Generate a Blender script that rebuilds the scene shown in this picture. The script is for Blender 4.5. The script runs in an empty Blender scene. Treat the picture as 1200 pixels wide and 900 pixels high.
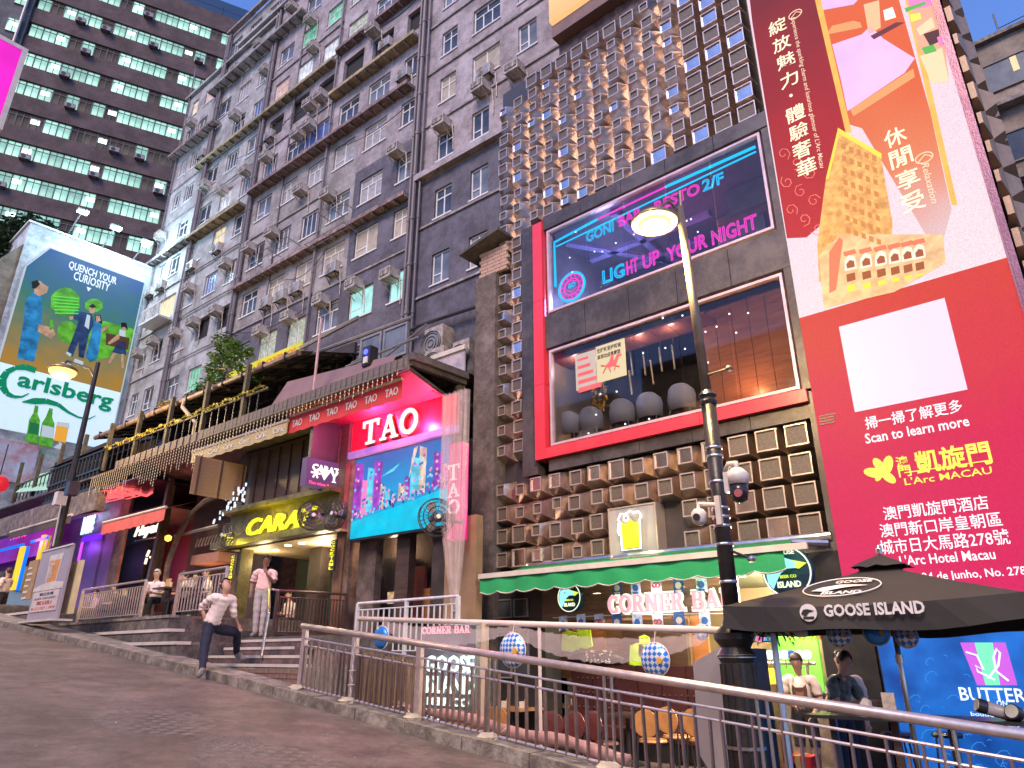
import bpy, bmesh, math, random
from mathutils import Vector, Matrix
from math import sin, cos, pi, radians, atan2, hypot
random.seed(11)
SC = bpy.context.scene; COL = SC.collection
# ------------------------------------------------------------------ camera, world, sun, exposure
PITCH = radians(21.3); AZ = radians(49.26); FPX = 823.0; CZ = 1.6
cam = bpy.data.cameras.new('camera'); camo = bpy.data.objects.new('camera', cam); COL.objects.link(camo)
cam.sensor_width = 36; cam.lens = 36 * FPX / 1200; cam.clip_start = .05; cam.clip_end = 2000
camo.location = (0, 0, CZ); camo.rotation_euler = (pi / 2 + PITCH, 0, pi / 2 - AZ)
SC.camera = camo
SUN_DIR = Vector((-.35, 1, 0)).normalized()      # light travels this way, from the street onto the facades
world = bpy.data.worlds.new('World'); SC.world = world; world.use_nodes = True
wn = world.node_tree; bg = wn.nodes['Background']
sky = wn.nodes.new('ShaderNodeTexSky'); sky.sky_type = 'NISHITA'; sky.sun_disc = False
sky.sun_elevation = radians(42); sky.sun_rotation = atan2(-SUN_DIR.x, -SUN_DIR.y); sky.altitude = 50; sky.air_density = 1.2; sky.dust_density = .6; sky.ozone_density = 5.0
tint = wn.nodes.new('ShaderNodeMix'); tint.data_type = 'RGBA'; tint.blend_type = 'MULTIPLY'; tint.inputs[0].default_value = 1; tint.inputs[7].default_value = (.76, .86, 1.22, 1)
wn.links.new(sky.outputs[0], tint.inputs[6]); wn.links.new(tint.outputs[2], bg.inputs[0]); bg.inputs[1].default_value = .07
sl = bpy.data.lights.new('sun', 'SUN'); sl.energy = 1.1; sl.angle = radians(24); sl.color = (1, .74, .54)
so = bpy.data.objects.new('sun', sl); COL.objects.link(so)
so.rotation_euler = Vector((SUN_DIR.x, SUN_DIR.y, -.95)).to_track_quat('-Z', 'Y').to_euler()
SC.view_settings.view_transform = 'Standard'; SC.view_settings.look = 'None'
EXPO = 1.8; EF = 2 ** EXPO
SC.view_settings.exposure = EXPO; SC.view_settings.gamma = 1
SC.cycles.use_denoising = True; SC.cycles.max_bounces = 6; SC.cycles.transparent_max_bounces = 12
SC.cycles.sample_clamp_indirect = 4; SC.cycles.blur_glossy = 1.0; SC.cycles.caustics_reflective = False; SC.cycles.caustics_refractive = False
# ------------------------------------------------------------------ frames: u along the facade, d away from the street, z up
class Fr:
 def __init__(s, x, y, deg):
  s.o = Vector((x, y, 0)); s.a = radians(deg); s.x = Vector((cos(s.a), sin(s.a), 0)); s.n = Vector((-sin(s.a), cos(s.a), 0))
 def w(s, p): return s.o + s.x * p[0] + s.n * p[1] + Vector((0, 0, p[2]))
W = Fr(0, 0, 0); A = Fr(-10, 0, 2); TW = Fr(-78.02, 17.68, 68.2); BB = Fr(-40.5, 14, 90)
_h = Vector((-cos(AZ), sin(AZ), 0)); _fw = _h * cos(PITCH) + Vector((0, 0, sin(PITCH)))
_rt = Vector((sin(AZ), cos(AZ), 0)); _up = _rt.cross(_fw); CAMP = Vector((0, 0, CZ))
def at(px, py, d, f=W):
 """where the sight line through a point of the photograph meets the plane at depth d of frame f"""
 r = _fw + _rt * ((px - 600) / FPX) - _up * ((py - 450) / FPX)
 t = (f.o + f.n * d - CAMP).dot(f.n) / r.dot(f.n); p = CAMP + r * t
 return (p - f.o).dot(f.x), p.z
def atz(px, py, z):
 r = _fw + _rt * ((px - 600) / FPX) - _up * ((py - 450) / FPX)
 p = CAMP + r * ((z - CZ) / r.z); return p.x, p.y
def road_z(x): return -.107 * x
# ------------------------------------------------------------------ materials
MATS = {}
def _nodes(key):
 m = bpy.data.materials.new(key); m.use_nodes = True; return m, m.node_tree, m.node_tree.nodes['Principled BSDF']
def pm(key, col=(.5, .5, .5), rough=.6, metal=0, var=.18, scale=3, bump=.15, bscale=40, streak=0, col2=None, alpha=None, trans=0, spots=0, coat=0):
 if key in MATS: return MATS[key]
 m, nt, b = _nodes(key); N = nt.nodes.new; L = nt.links.new
 tc = N('ShaderNodeTexCoord'); no = N('ShaderNodeTexNoise'); no.inputs['Scale'].default_value = scale; no.inputs['Detail'].default_value = 6; no.inputs['Roughness'].default_value = .65
 src = tc.outputs['Object']
 if streak:
  mp = N('ShaderNodeMapping'); mp.inputs['Scale'].default_value = (1, 1, 1 / streak); L(src, mp.inputs[0]); L(mp.outputs[0], no.inputs['Vector'])
 else: L(src, no.inputs['Vector'])
 cr = N('ShaderNodeValToRGB'); cr.color_ramp.elements[0].position = .3; cr.color_ramp.elements[1].position = .7
 c2 = col2 or tuple(min(1, c * (1 + var)) for c in col)
 cr.color_ramp.elements[0].color = (*[c * (1 - var) for c in col], 1); cr.color_ramp.elements[1].color = (*c2, 1)
 L(no.outputs['Fac'], cr.inputs[0]); out = cr.outputs[0]
 if spots:
  n3 = N('ShaderNodeTexNoise'); n3.inputs['Scale'].default_value = spots; n3.inputs['Detail'].default_value = 8; n3.inputs['Roughness'].default_value = .8; L(src, n3.inputs['Vector'])
  r3 = N('ShaderNodeValToRGB'); r3.color_ramp.elements[0].position = .42; r3.color_ramp.elements[1].position = .6
  r3.color_ramp.elements[0].color = (.42, .39, .37, 1); r3.color_ramp.elements[1].color = (1.1, 1.1, 1.1, 1); L(n3.outputs['Fac'], r3.inputs[0])
  mx = N('ShaderNodeMix'); mx.data_type = 'RGBA'; mx.blend_type = 'MULTIPLY'; mx.inputs[0].default_value = .8; L(out, mx.inputs[6]); L(r3.outputs[0], mx.inputs[7]); out = mx.outputs[2]
 L(out, b.inputs['Base Color'])
 b.inputs['Metallic'].default_value = metal
 if rough > .15:
  mr = N('ShaderNodeMapRange'); mr.inputs[3].default_value = rough * .85; mr.inputs[4].default_value = min(1, rough * 1.15); L(no.outputs['Fac'], mr.inputs[0]); L(mr.outputs[0], b.inputs['Roughness'])
 else: b.inputs['Roughness'].default_value = rough
 if coat: b.inputs['Coat Weight'].default_value = coat
 if bump:
  n2 = N('ShaderNodeTexNoise'); n2.inputs['Scale'].default_value = bscale; n2.inputs['Detail'].default_value = 4; L(src, n2.inputs['Vector'])
  bp = N('ShaderNodeBump'); bp.inputs['Strength'].default_value = bump; bp.inputs['Distance'].default_value = .02; L(n2.outputs['Fac'], bp.inputs['Height']); L(bp.outputs[0], b.inputs['Normal'])
 if trans: b.inputs['Transmission Weight'].default_value = trans
 if alpha is not None: b.inputs['Alpha'].default_value = alpha
 MATS[key] = m; return m
def em(key, col, s=1.0, var=0, scale=4, col2=None, rnd=0, base=None):
 """something that gives off light"""
 if key in MATS: return MATS[key]
 s = s / EF; m, nt, b = _nodes(key); N = nt.nodes.new; L = nt.links.new
 b.inputs['Base Color'].default_value = (*(base or tuple(.15 * c for c in col)), 1); b.inputs['Roughness'].default_value = .5; b.inputs['Specular IOR Level'].default_value = .2
 b.inputs['Emission Color'].default_value = (*col, 1); b.inputs['Emission Strength'].default_value = s
 if var or col2:
  tc = N('ShaderNodeTexCoord'); no = N('ShaderNodeTexNoise'); no.inputs['Scale'].default_value = scale; no.inputs['Detail'].default_value = 5
  L(tc.outputs['Object'], no.inputs['Vector']); cr = N('ShaderNodeValToRGB'); cr.color_ramp.elements[0].position = .35; cr.color_ramp.elements[1].position = .65
  cr.color_ramp.elements[0].color = (*[c * (1 - var) for c in col], 1); cr.color_ramp.elements[1].color = (*(col2 or tuple(c * (1 + var) for c in col)), 1)
  L(no.outputs['Fac'], cr.inputs[0]); L(cr.outputs[0], b.inputs['Emission Color'])
 if rnd:
  oi = N('ShaderNodeObjectInfo'); mr = N('ShaderNodeMapRange'); mr.inputs[3].default_value = s * (1 - rnd); mr.inputs[4].default_value = s * (1 + rnd)
  L(oi.outputs['Random'], mr.inputs[0]); L(mr.outputs[0], b.inputs['Emission Strength'])
 MATS[key] = m; return m
def led(key, c0, c1, z0, z1, s=1.0, c2=None, axis='Z'):
 """LED picture: colour runs over the height of the printed area, with the dot grid of the panel"""
 if key in MATS: return MATS[key]
 s = s / EF; m, nt, b = _nodes(key); N = nt.nodes.new; L = nt.links.new
 tc = N('ShaderNodeTexCoord'); sp = N('ShaderNodeSeparateXYZ'); L(tc.outputs['Object'], sp.inputs[0])
 no = N('ShaderNodeTexNoise'); no.inputs['Scale'].default_value = .8; L(tc.outputs['Object'], no.inputs['Vector'])
 ad = N('ShaderNodeMath'); ad.operation = 'MULTIPLY_ADD'; ad.inputs[1].default_value = (z1 - z0) * .5; L(no.outputs['Fac'], ad.inputs[0]); L(sp.outputs[axis], ad.inputs[2])
 mr = N('ShaderNodeMapRange'); mr.inputs[1].default_value = z0 + (z1 - z0) * .25; mr.inputs[2].default_value = z1 + (z1 - z0) * .25; L(ad.outputs[0], mr.inputs[0])
 cr = N('ShaderNodeValToRGB'); cr.color_ramp.elements[0].color = (*c0, 1); cr.color_ramp.elements[1].color = (*c1, 1)
 if c2: e = cr.color_ramp.elements.new(.5); e.color = (*c2, 1)
 L(mr.outputs[0], cr.inputs[0])
 wv = N('ShaderNodeTexNoise'); wv.inputs['Scale'].default_value = 55; wv.inputs['Detail'].default_value = 2; L(tc.outputs['Object'], wv.inputs['Vector'])
 m2 = N('ShaderNodeMapRange'); m2.inputs[1].default_value = .3; m2.inputs[2].default_value = .7; m2.inputs[3].default_value = s * .82; m2.inputs[4].default_value = s * 1.12; L(wv.outputs['Fac'], m2.inputs[0])
 L(cr.outputs[0], b.inputs['Emission Color']); L(m2.outputs[0], b.inputs['Emission Strength'])
 b.inputs['Base Color'].default_value = (.02, .02, .02, 1); b.inputs['Roughness'].default_value = .6; b.inputs['Specular IOR Level'].default_value = .1
 MATS[key] = m; return m
def glass(key, tint=(.8, .85, .9), refl=.12, dark=0.0):
 if key in MATS: return MATS[key]
 m = bpy.data.materials.new(key); m.use_nodes = True; nt = m.node_tree; nt.nodes.clear(); N = nt.nodes.new; L = nt.links.new
 o = N('ShaderNodeOutputMaterial'); t = N('ShaderNodeBsdfTransparent'); t.inputs[0].default_value = (*[c * (1 - dark) for c in tint], 1)
 g = N('ShaderNodeBsdfGlossy'); g.inputs['Roughness'].default_value = .03; g.inputs[0].default_value = (.62, .5, .5, 1)
 lw = N('ShaderNodeLayerWeight'); lw.inputs[0].default_value = .25; mr = N('ShaderNodeMapRange'); mr.inputs[3].default_value = refl; mr.inputs[4].default_value = min(1, refl + .5)
 L(lw.outputs['Fresnel'], mr.inputs[0]); mx = N('ShaderNodeMixShader'); L(mr.outputs[0], mx.inputs[0]); L(t.outputs[0], mx.inputs[1]); L(g.outputs[0], mx.inputs[2]); L(mx.outputs[0], o.inputs[0])
 MATS[key] = m; return m
def planks(key, col, col2, w=.12, rough=.5, axis=0):
 if key in MATS: return MATS[key]
 m, nt, b = _nodes(key); N = nt.nodes.new; L = nt.links.new
 tc = N('ShaderNodeTexCoord'); mp = N('ShaderNodeMapping'); sc = [6, 6, 6]; sc[axis] = .8; mp.inputs['Scale'].default_value = sc; L(tc.outputs['Object'], mp.inputs[0])
 no = N('ShaderNodeTexNoise'); no.inputs['Scale'].default_value = 2.5; no.inputs['Detail'].default_value = 7; no.inputs['Distortion'].default_value = .6; L(mp.outputs[0], no.inputs['Vector'])
 cr = N('ShaderNodeValToRGB'); cr.color_ramp.elements[0].position = .3; cr.color_ramp.elements[1].position = .7; cr.color_ramp.elements[0].color = (*col, 1); cr.color_ramp.elements[1].color = (*col2, 1)
 L(no.outputs['Fac'], cr.inputs[0]); L(cr.outputs[0], b.inputs['Base Color']); b.inputs['Roughness'].default_value = rough
 bp = N('ShaderNodeBump'); bp.inputs['Strength'].default_value = .2; bp.inputs['Distance'].default_value = .01; L(no.outputs['Fac'], bp.inputs['Height']); L(bp.outputs[0], b.inputs['Normal'])
 MATS[key] = m; return m
# ------------------------------------------------------------------ mesh collecting
class M:
 def __init__(s): s.v = []; s.f = []; s.m = []
 def add(s, vs, fs, mi=0):
  k = len(s.v); s.v.extend([tuple(p) for p in vs]); s.f.extend([tuple(i + k for i in f) for f in fs]); s.m.extend([mi] * len(fs)); return s
 def box(s, u0, u1, d0, d1, z0, z1, mi=0):
  if u0 > u1: u0, u1 = u1, u0
  if d0 > d1: d0, d1 = d1, d0
  if z0 > z1: z0, z1 = z1, z0
  v = [(u0, d0, z0), (u1, d0, z0), (u1, d1, z0), (u0, d1, z0), (u0, d0, z1), (u1, d0, z1), (u1, d1, z1), (u0, d1, z1)]
  return s.add(v, [(0, 3, 2, 1), (4, 5, 6, 7), (0, 1, 5, 4), (1, 2, 6, 5), (2, 3, 7, 6), (3, 0, 4, 7)], mi)
 def quad(s, a, b, c, d, mi=0): return s.add([a, b, c, d], [(0, 1, 2, 3)], mi)
 def beam(s, a, b, w, h, mi=0, up=(0, 0, 1)):
  a = Vector(a); b = Vector(b); t = (b - a).normalized(); up = Vector(up)
  if abs(t.dot(up)) > .99: up = Vector((1, 0, 0))
  x = t.cross(up).normalized() * w / 2; y = x.cross(t).normalized() * h / 2
  v = [a - x - y, a + x - y, a + x + y, a - x + y, b - x - y, b + x - y, b + x + y, b - x + y]
  return s.add(v, [(3, 2, 1, 0), (4, 5, 6, 7), (0, 1, 5, 4), (1, 2, 6, 5), (2, 3, 7, 6), (3, 0, 4, 7)], mi)
 def tube(s, pts, r, n=8, mi=0, r2=None, cap=True, closed=False):
  pts = [Vector(p) for p in pts]; k = len(s.v); L = len(pts); ref = None
  for i, p in enumerate(pts):
   if closed: t = pts[(i + 1) % L] - pts[i - 1]
   else: t = pts[min(i + 1, L - 1)] - pts[max(i - 1, 0)]
   t.normalize()
   if ref is None: ref = Vector((0, 0, 1)) if abs(t.z) < .9 else Vector((1, 0, 0))
   x = t.cross(ref).normalized(); y = x.cross(t).normalized(); ref = y
   rr = r if r2 is None else r + (r2 - r) * i / max(1, L - 1)
   if isinstance(r, (list, tuple)): rr = r[i]
   for j in range(n):
    a = 2 * pi * j / n; s.v.append(tuple(p + x * cos(a) * rr + y * sin(a) * rr))
  rings = L if closed else L - 1
  for i in range(rings):
   for j in range(n):
    a = k + i * n + j; b = k + i * n + (j + 1) % n; i2 = (i + 1) % L; c = k + i2 * n + (j + 1) % n; d = k + i2 * n + j
    s.f.append((a, b, c, d)); s.m.append(mi)
  if cap and not closed: s.f.append(tuple(k + j for j in reversed(range(n)))); s.m.append(mi); s.f.append(tuple(k + (L - 1) * n + j for j in range(n))); s.m.append(mi)
  return s
 def lathe(s, prof, c=(0, 0, 0), n=16, mi=0, axis='z'):
  k = len(s.v)
  for r, z in prof:
   for j in range(n):
    a = 2 * pi * j / n; x = r * cos(a); y = r * sin(a)
    p = (x, y, z) if axis == 'z' else ((x, -z, y) if axis == 'y' else (z, x, y))
    s.v.append((c[0] + p[0], c[1] + p[1], c[2] + p[2]))
  for i in range(len(prof) - 1):
   for j in range(n): s.f.append((k + i * n + j, k + i * n + (j + 1) % n, k + (i + 1) * n + (j + 1) % n, k + (i + 1) * n + j)); s.m.append(mi)
  s.f.append(tuple(k + j for j in reversed(range(n)))); s.m.append(mi); e = k + (len(prof) - 1) * n; s.f.append(tuple(e + j for j in range(n))); s.m.append(mi)
  return s
 def prism(s, pts, d0, d1, mi=0):
  """outline in (u, z), from depth d0 (front) to d1"""
  n = len(pts); v = [(p[0], d0, p[1]) for p in pts] + [(p[0], d1, p[1]) for p in pts]
  ar = sum(pts[i][0] * pts[(i + 1) % n][1] - pts[(i + 1) % n][0] * pts[i][1] for i in range(n))
  if ar < 0: pts = pts[::-1]; v = [(p[0], d0, p[1]) for p in pts] + [(p[0], d1, p[1]) for p in pts]
  fs = [tuple(range(n)), tuple(range(2 * n - 1, n - 1, -1))] + [((i + 1) % n, i, i + n, (i + 1) % n + n) for i in range(n)]
  return s.add(v, fs, mi)
 def frame(s, u0, u1, z0, z1, t, d0, d1, mi=0):
  s.box(u0, u0 + t, d0, d1, z0, z1, mi); s.box(u1 - t, u1, d0, d1, z0, z1, mi)
  s.box(u0 + t, u1 - t, d0, d1, z0, z0 + t, mi); return s.box(u0 + t, u1 - t, d0, d1, z1 - t, z1, mi)
 def disc(s, c, r, d0, d1, n=24, mi=0, rz=None):
  rz = rz or r; return s.prism([(c[0] + r * cos(2 * pi * i / n), c[1] + rz * sin(2 * pi * i / n)) for i in range(n)], d0, d1, mi)
 def ring(s, c, r, tr, d, n=28, mi=0, rz=None):
  rz = rz or r; return s.tube([(c[0] + r * cos(2 * pi * i / n), d, c[1] + rz * sin(2 * pi * i / n)) for i in range(n)], tr, 6, mi, closed=True)
 def merge(s, o, off=(0, 0, 0), mi=None, sc=1):
  k = len(s.v); s.v.extend([(p[0] * sc + off[0], p[1] * sc + off[1], p[2] * sc + off[2]) for p in o.v]); s.f.extend([tuple(i + k for i in f) for f in o.f]); s.m.extend(o.m if mi is None else [mi] * len(o.f)); return s
 def mesh(s, name, mats, org=(0, 0, 0), smooth=False):
  me = bpy.data.meshes.new(name); me.from_pydata([(p[0] - org[0], p[1] - org[1], p[2] - org[2]) for p in s.v], [], s.f)
  mats = mats if isinstance(mats, (list, tuple)) else [mats]
  for m in mats: me.materials.append(m)
  if len(mats) > 1: me.polygons.foreach_set('material_index', s.m)
  if smooth: me.polygons.foreach_set('use_smooth', [True] * len(me.polygons))
  me.update(); return me
FO = {}
def root(name, label, cat, org, f=W, group=None):
 o = bpy.data.objects.new(name, None); o.empty_display_size = .1; COL.objects.link(o); o.location = f.w(org); o.rotation_euler = (0, 0, f.a)
 o['label'] = label; o['category'] = cat
 if group: o['group'] = group
 FO[o.name] = (f, org); return o
def put(m, name, mats, parent, smooth=False, label=None, kind=None):
 org = FO[parent.name][1]; o = bpy.data.objects.new(name, m.mesh(name, mats, org, smooth)); COL.objects.link(o); o.parent = parent; FO[o.name] = FO[parent.name]
 if label: o['label'] = label
 if kind or name == 'ribs': o['kind'] = kind or 'stuff'
 return o
def putm(me, name, parent, loc=None, rz=0, scale=None):
 """a part that shares its mesh data; loc in frame coordinates"""
 o = bpy.data.objects.new(name, me); COL.objects.link(o); o.parent = parent; FO[o.name] = FO[parent.name]; g = FO[parent.name][1]
 if loc is not None: o.location = (loc[0] - g[0], loc[1] - g[1], loc[2] - g[2])
 if rz: o.rotation_euler = (0, 0, rz)
 if scale: o.scale = scale
 return o
def top(m, name, mats, label, cat, org, f=W, group=None, smooth=False, kind=None):
 o = bpy.data.objects.new(name, m.mesh(name, mats, org, smooth)); COL.objects.link(o); o.location = f.w(org); o.rotation_euler = (0, 0, f.a)
 if kind: o['kind'] = kind
 if kind != 'structure': o['label'] = label; o['category'] = cat
 if group: o['group'] = group
 FO[o.name] = (f, org); return o
def struct(m, name, mats, f=W, org=(0, 0, 0), smooth=False): return top(m, name, mats, None, None, org, f, smooth=smooth, kind='structure')
def kids(o): return [c for c in bpy.data.objects if c.parent == o]
def copy_thing(src, label, loc, rz=None, group=None, f=None):
 """a copy of a whole thing with its parts and their sub-parts"""
 t = src.copy(); COL.objects.link(t); t.location = loc
 if rz is not None: t.rotation_euler = (0, 0, rz)
 t['label'] = label
 if group: t['group'] = group
 for c in CH[src.name]:
  k = c.copy(); COL.objects.link(k); k.parent = t
  for g in CH.get(c.name, []):
   h = g.copy(); COL.objects.link(h); h.parent = k
 return t
CH = {}
def index_children(*roots):
 for r in roots:
  CH[r.name] = [c for c in COL.objects if c.parent == r]
  for c in CH[r.name]: CH[c.name] = [g for g in COL.objects if g.parent == c]
# ------------------------------------------------------------------ lettering
_TX = {}
def _text(s, off, bev, shear):
 key = (s, off, bev, shear)
 if key not in _TX:
  c = bpy.data.curves.new('t', 'FONT'); c.body = s; c.offset = off; c.resolution_u = 2 if bev == 0 else 3; c.shear = shear
  if bev: c.fill_mode = 'NONE'; c.bevel_depth = bev; c.bevel_resolution = 0
  o = bpy.data.objects.new('t', c); COL.objects.link(o); dg = bpy.context.evaluated_depsgraph_get(); dg.update()
  me = bpy.data.meshes.new_from_object(o.evaluated_get(dg)); vs = [tuple(v.co) for v in me.vertices]; fs = [tuple(p.vertices) for p in me.polygons]
  bpy.data.objects.remove(o); bpy.data.curves.remove(c); bpy.data.meshes.remove(me); _TX[key] = (vs, fs)
 return _TX[key]
def txt(m, s, u0, u1, z0, z1, d, depth=.02, mi=0, off=.0, bev=0, shear=0, fit=True, vert=False):
 vs, fs = _text(s, off, bev, shear)
 if not vs: return m
 x0 = min(v[0] for v in vs); x1 = max(v[0] for v in vs); y0 = min(v[1] for v in vs); y1 = max(v[1] for v in vs)
 sx = (u1 - u0) / max(1e-6, x1 - x0); sy = (z1 - z0) / max(1e-6, y1 - y0)
 if not fit: sx = sy
 k = len(m.v); n = len(vs)
 if bev: m.v.extend([(u0 + (v[0] - x0) * sx, d + v[2] * sy, z0 + (v[1] - y0) * sy) for v in vs]); m.f.extend([tuple(k + i for i in f) for f in fs]); m.m.extend([mi] * len(fs)); return m
 m.v.extend([(u0 + (v[0] - x0) * sx, d, z0 + (v[1] - y0) * sy) for v in vs]); m.f.extend([tuple(k + i for i in f) for f in fs]); m.m.extend([mi] * len(fs))
 if depth:
  ed = {}
  for f in fs:
   for i in range(len(f)):
    a, b = f[i], f[(i + 1) % len(f)]; ed[(a, b)] = 1
  k2 = len(m.v); m.v.extend([(p[0], d + depth, p[2]) for p in m.v[k:k + n]])
  for a, b in ed:
   if (b, a) not in ed: m.f.append((k + b, k + a, k2 + a, k2 + b)); m.m.append(mi)
 return m
# slab-serif capitals drawn as strokes: (polyline, thickness) plus serif bars, in a cell 1 high
def _arc(cx, cy, rx, ry, a0, a1, n=10): return [(cx + rx * cos(radians(a0 + (a1 - a0) * i / n)), cy + ry * sin(radians(a0 + (a1 - a0) * i / n))) for i in range(n + 1)]
SLAB = {
 'T': (.80, [([(.4, 0), (.4, 1)], .17), ([(.02, .95), (.78, .95)], .1), ([(.06, .72), (.06, 1)], .09), ([(.74, .72), (.74, 1)], .09), ([(.2, .045), (.6, .045)], .09)]),
 'A': (.90, [([(.14, .05), (.43, .98)], .09), ([(.41, .98), (.74, .05)], .18), ([(.22, .33), (.66, .33)], .09), ([(0, .045), (.3, .045)], .09), ([(.56, .045), (.9, .045)], .09)]),
 'O': (.90, [(_arc(.45, .5, .36, .44, 0, 360, 24), .16)]),
 'C': (.80, [(_arc(.43, .5, .34, .44, 50, 310, 16), .16), ([(.68, .66), (.68, .98)], .09), ([(.66, .2), (.66, .33)], .05)]),
 'R': (.88, [([(.2, 0), (.2, 1)], .17), ([(.02, .045), (.42, .045)], .09), ([(.02, .955), (.5, .955)], .09), (_arc(.46, .74, .2, .215, 90, -90, 8), .14), ([(.2, .52), (.5, .52)], .09), ([(.46, .5), (.7, .05)], .16), ([(.6, .045), (.88, .045)], .09)]),
 'N': (.92, [([(.17, 0), (.17, 1)], .11), ([(.17, .95), (.74, .05)], .18), ([(.76, 0), (.76, 1)], .11), ([(.0, .045), (.34, .045)], .09), ([(0, .955), (.26, .955)], .09), ([(.6, .955), (.92, .955)], .09)]),
 'E': (.78, [([(.2, 0), (.2, 1)], .17), ([(.02, .045), (.72, .045)], .09), ([(.02, .955), (.72, .955)], .09), ([(.2, .5), (.55, .5)], .09), ([(.7, .02), (.7, .3)], .08), ([(.7, .7), (.7, .98)], .08), ([(.54, .38), (.54, .62)], .07)]),
 'B': (.84, [([(.2, 0), (.2, 1)], .17), ([(.02, .045), (.5, .045)], .09), ([(.02, .955), (.48, .955)], .09), (_arc(.46, .74, .2, .215, 90, -90, 8), .14), (_arc(.48, .28, .25, .235, 90, -90, 8), .15), ([(.2, .52), (.5, .52)], .09)]),
 ' ': (.4, [])}
def slab(m, s, u0, u1, z0, z1, d, depth, mi=0, grow=0, gap=.08):
 tw = sum(SLAB[c][0] + gap for c in s) - gap; sx = (u1 - u0) / tw; sz = z1 - z0; x = 0
 for c in s:
  w, st = SLAB[c]
  for pl, t in st:
   for i in range(len(pl) - 1):
    (ax, ay), (bx, by) = pl[i], pl[i + 1]; dx, dy = (bx - ax) * sx, (by - ay) * sz; L = hypot(dx, dy) or 1; e = t * .28 * min(sx, sz) if len(pl) > 2 else grow
    tx, ty = dx / L * (e), dy / L * (e); nx, ny = -dy / L * (t * min(sx, sz) / 2 + grow), dx / L * (t * min(sx, sz) / 2 + grow)
    a = (u0 + (x + ax) * sx - tx, z0 + ay * sz - ty); b = (u0 + (x + bx) * sx + tx, z0 + by * sz + ty)
    dd = d + (i % 3) * .0012 + (st.index((pl, t)) % 5) * .0003
    m.prism([(a[0] + nx, a[1] + ny), (a[0] - nx, a[1] - ny), (b[0] - nx, b[1] - ny), (b[0] + nx, b[1] + ny)], dd, d + depth, mi)
  x += w + gap
 return m
def point(name, loc, energy, col, size=.1, f=W, kind='POINT', rot=None, spot=None):
 l = bpy.data.lights.new(name, kind); l.energy = 1.5 * energy / EF; l.color = col
 if kind in ('POINT', 'SPOT'): l.shadow_soft_size = size
 if kind == 'SPOT': l.spot_size = radians(spot or 90); l.spot_blend = .6
 if kind == 'AREA': l.shape = 'RECTANGLE'; l.size = size[0]; l.size_y = size[1]
 o = bpy.data.objects.new(name, l); COL.objects.link(o); o.location = f.w(loc)
 if rot is not None: o.rotation_euler = (f.w(rot) - f.w(loc)).to_track_quat('-Z', 'Y').to_euler()
 return o
# ------------------------------------------------------------------ shared materials
concrete = pm('concrete', (.24, .22, .20), .85, var=.25, scale=1.5, bump=.4, spots=3); concrete_dark = pm('dark concrete', (.13, .115, .11), .85, var=.3, scale=2, bump=.4, spots=4)
white_frame = pm('white window frame', (.62, .60, .60), .5, var=.1); black_metal = pm('black metal', (.03, .03, .035), .4, metal=.3, var=.3); steel = pm('brushed steel', (.55, .52, .50), .3, metal=1, var=.12, scale=8, bump=.05)
rail_steel = pm('brown steel rail', (.62, .50, .46), .36, metal=.7, var=.2, scale=10, bump=.05); grey_metal = pm('grey metal', (.28, .27, .27), .5, metal=.5, var=.2)
dark_wood = planks('dark wood', (.035, .02, .015), (.075, .04, .03)); brown_wood = planks('brown wood', (.14, .075, .045), (.24, .13, .075), rough=.45); orange_wood = planks('orange wood', (.30, .12, .045), (.42, .18, .07), rough=.4)
beige_plastic = pm('beige plastic', (.50, .44, .40), .5, var=.12, scale=4, spots=5); dark_void = pm('dark opening', (.018, .016, .018), .9, var=.3); cable = pm('black cable', (.03, .028, .03), .6)
pane_dark = pm('dark glass pane', (.045, .05, .06), .08, var=.6, scale=1.2, bump=.03, bscale=2); pane_mid = pm('grey glass pane', (.13, .14, .16), .12, var=.5, scale=1.0, bump=.03, bscale=2)
pane_curtain = pm('curtained pane', (.30, .28, .27), .35, var=.3, scale=5, bump=0); pane_beige = pm('beige blind pane', (.36, .30, .22), .4, var=.25, scale=4, bump=0)
lit_mint = em('mint lit pane', (.42, .85, .80), .95, var=.25, scale=2); lit_white = em('white lit pane', (.75, .80, .90), .9, var=.35, scale=3); lit_yellow = em('warm yellow lit pane', (.95, .75, .42), .95, var=.15, scale=2)
lit_green = em('green lit pane', (.18, .62, .38), .8, var=.4, scale=2.5); lit_pink = em('pink curtain lit pane', (.75, .45, .38), .8, var=.3, scale=4); pane_blue = pm('blue sheet pane', (.06, .10, .28), .3, var=.3, scale=2); lit_curtain = em('pale curtain lit pane', (.55, .60, .48), .7, var=.35, scale=6)
tile = pm('grey floor tiles', (.16, .13, .12), .35, var=.25, scale=2, spots=3)
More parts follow.
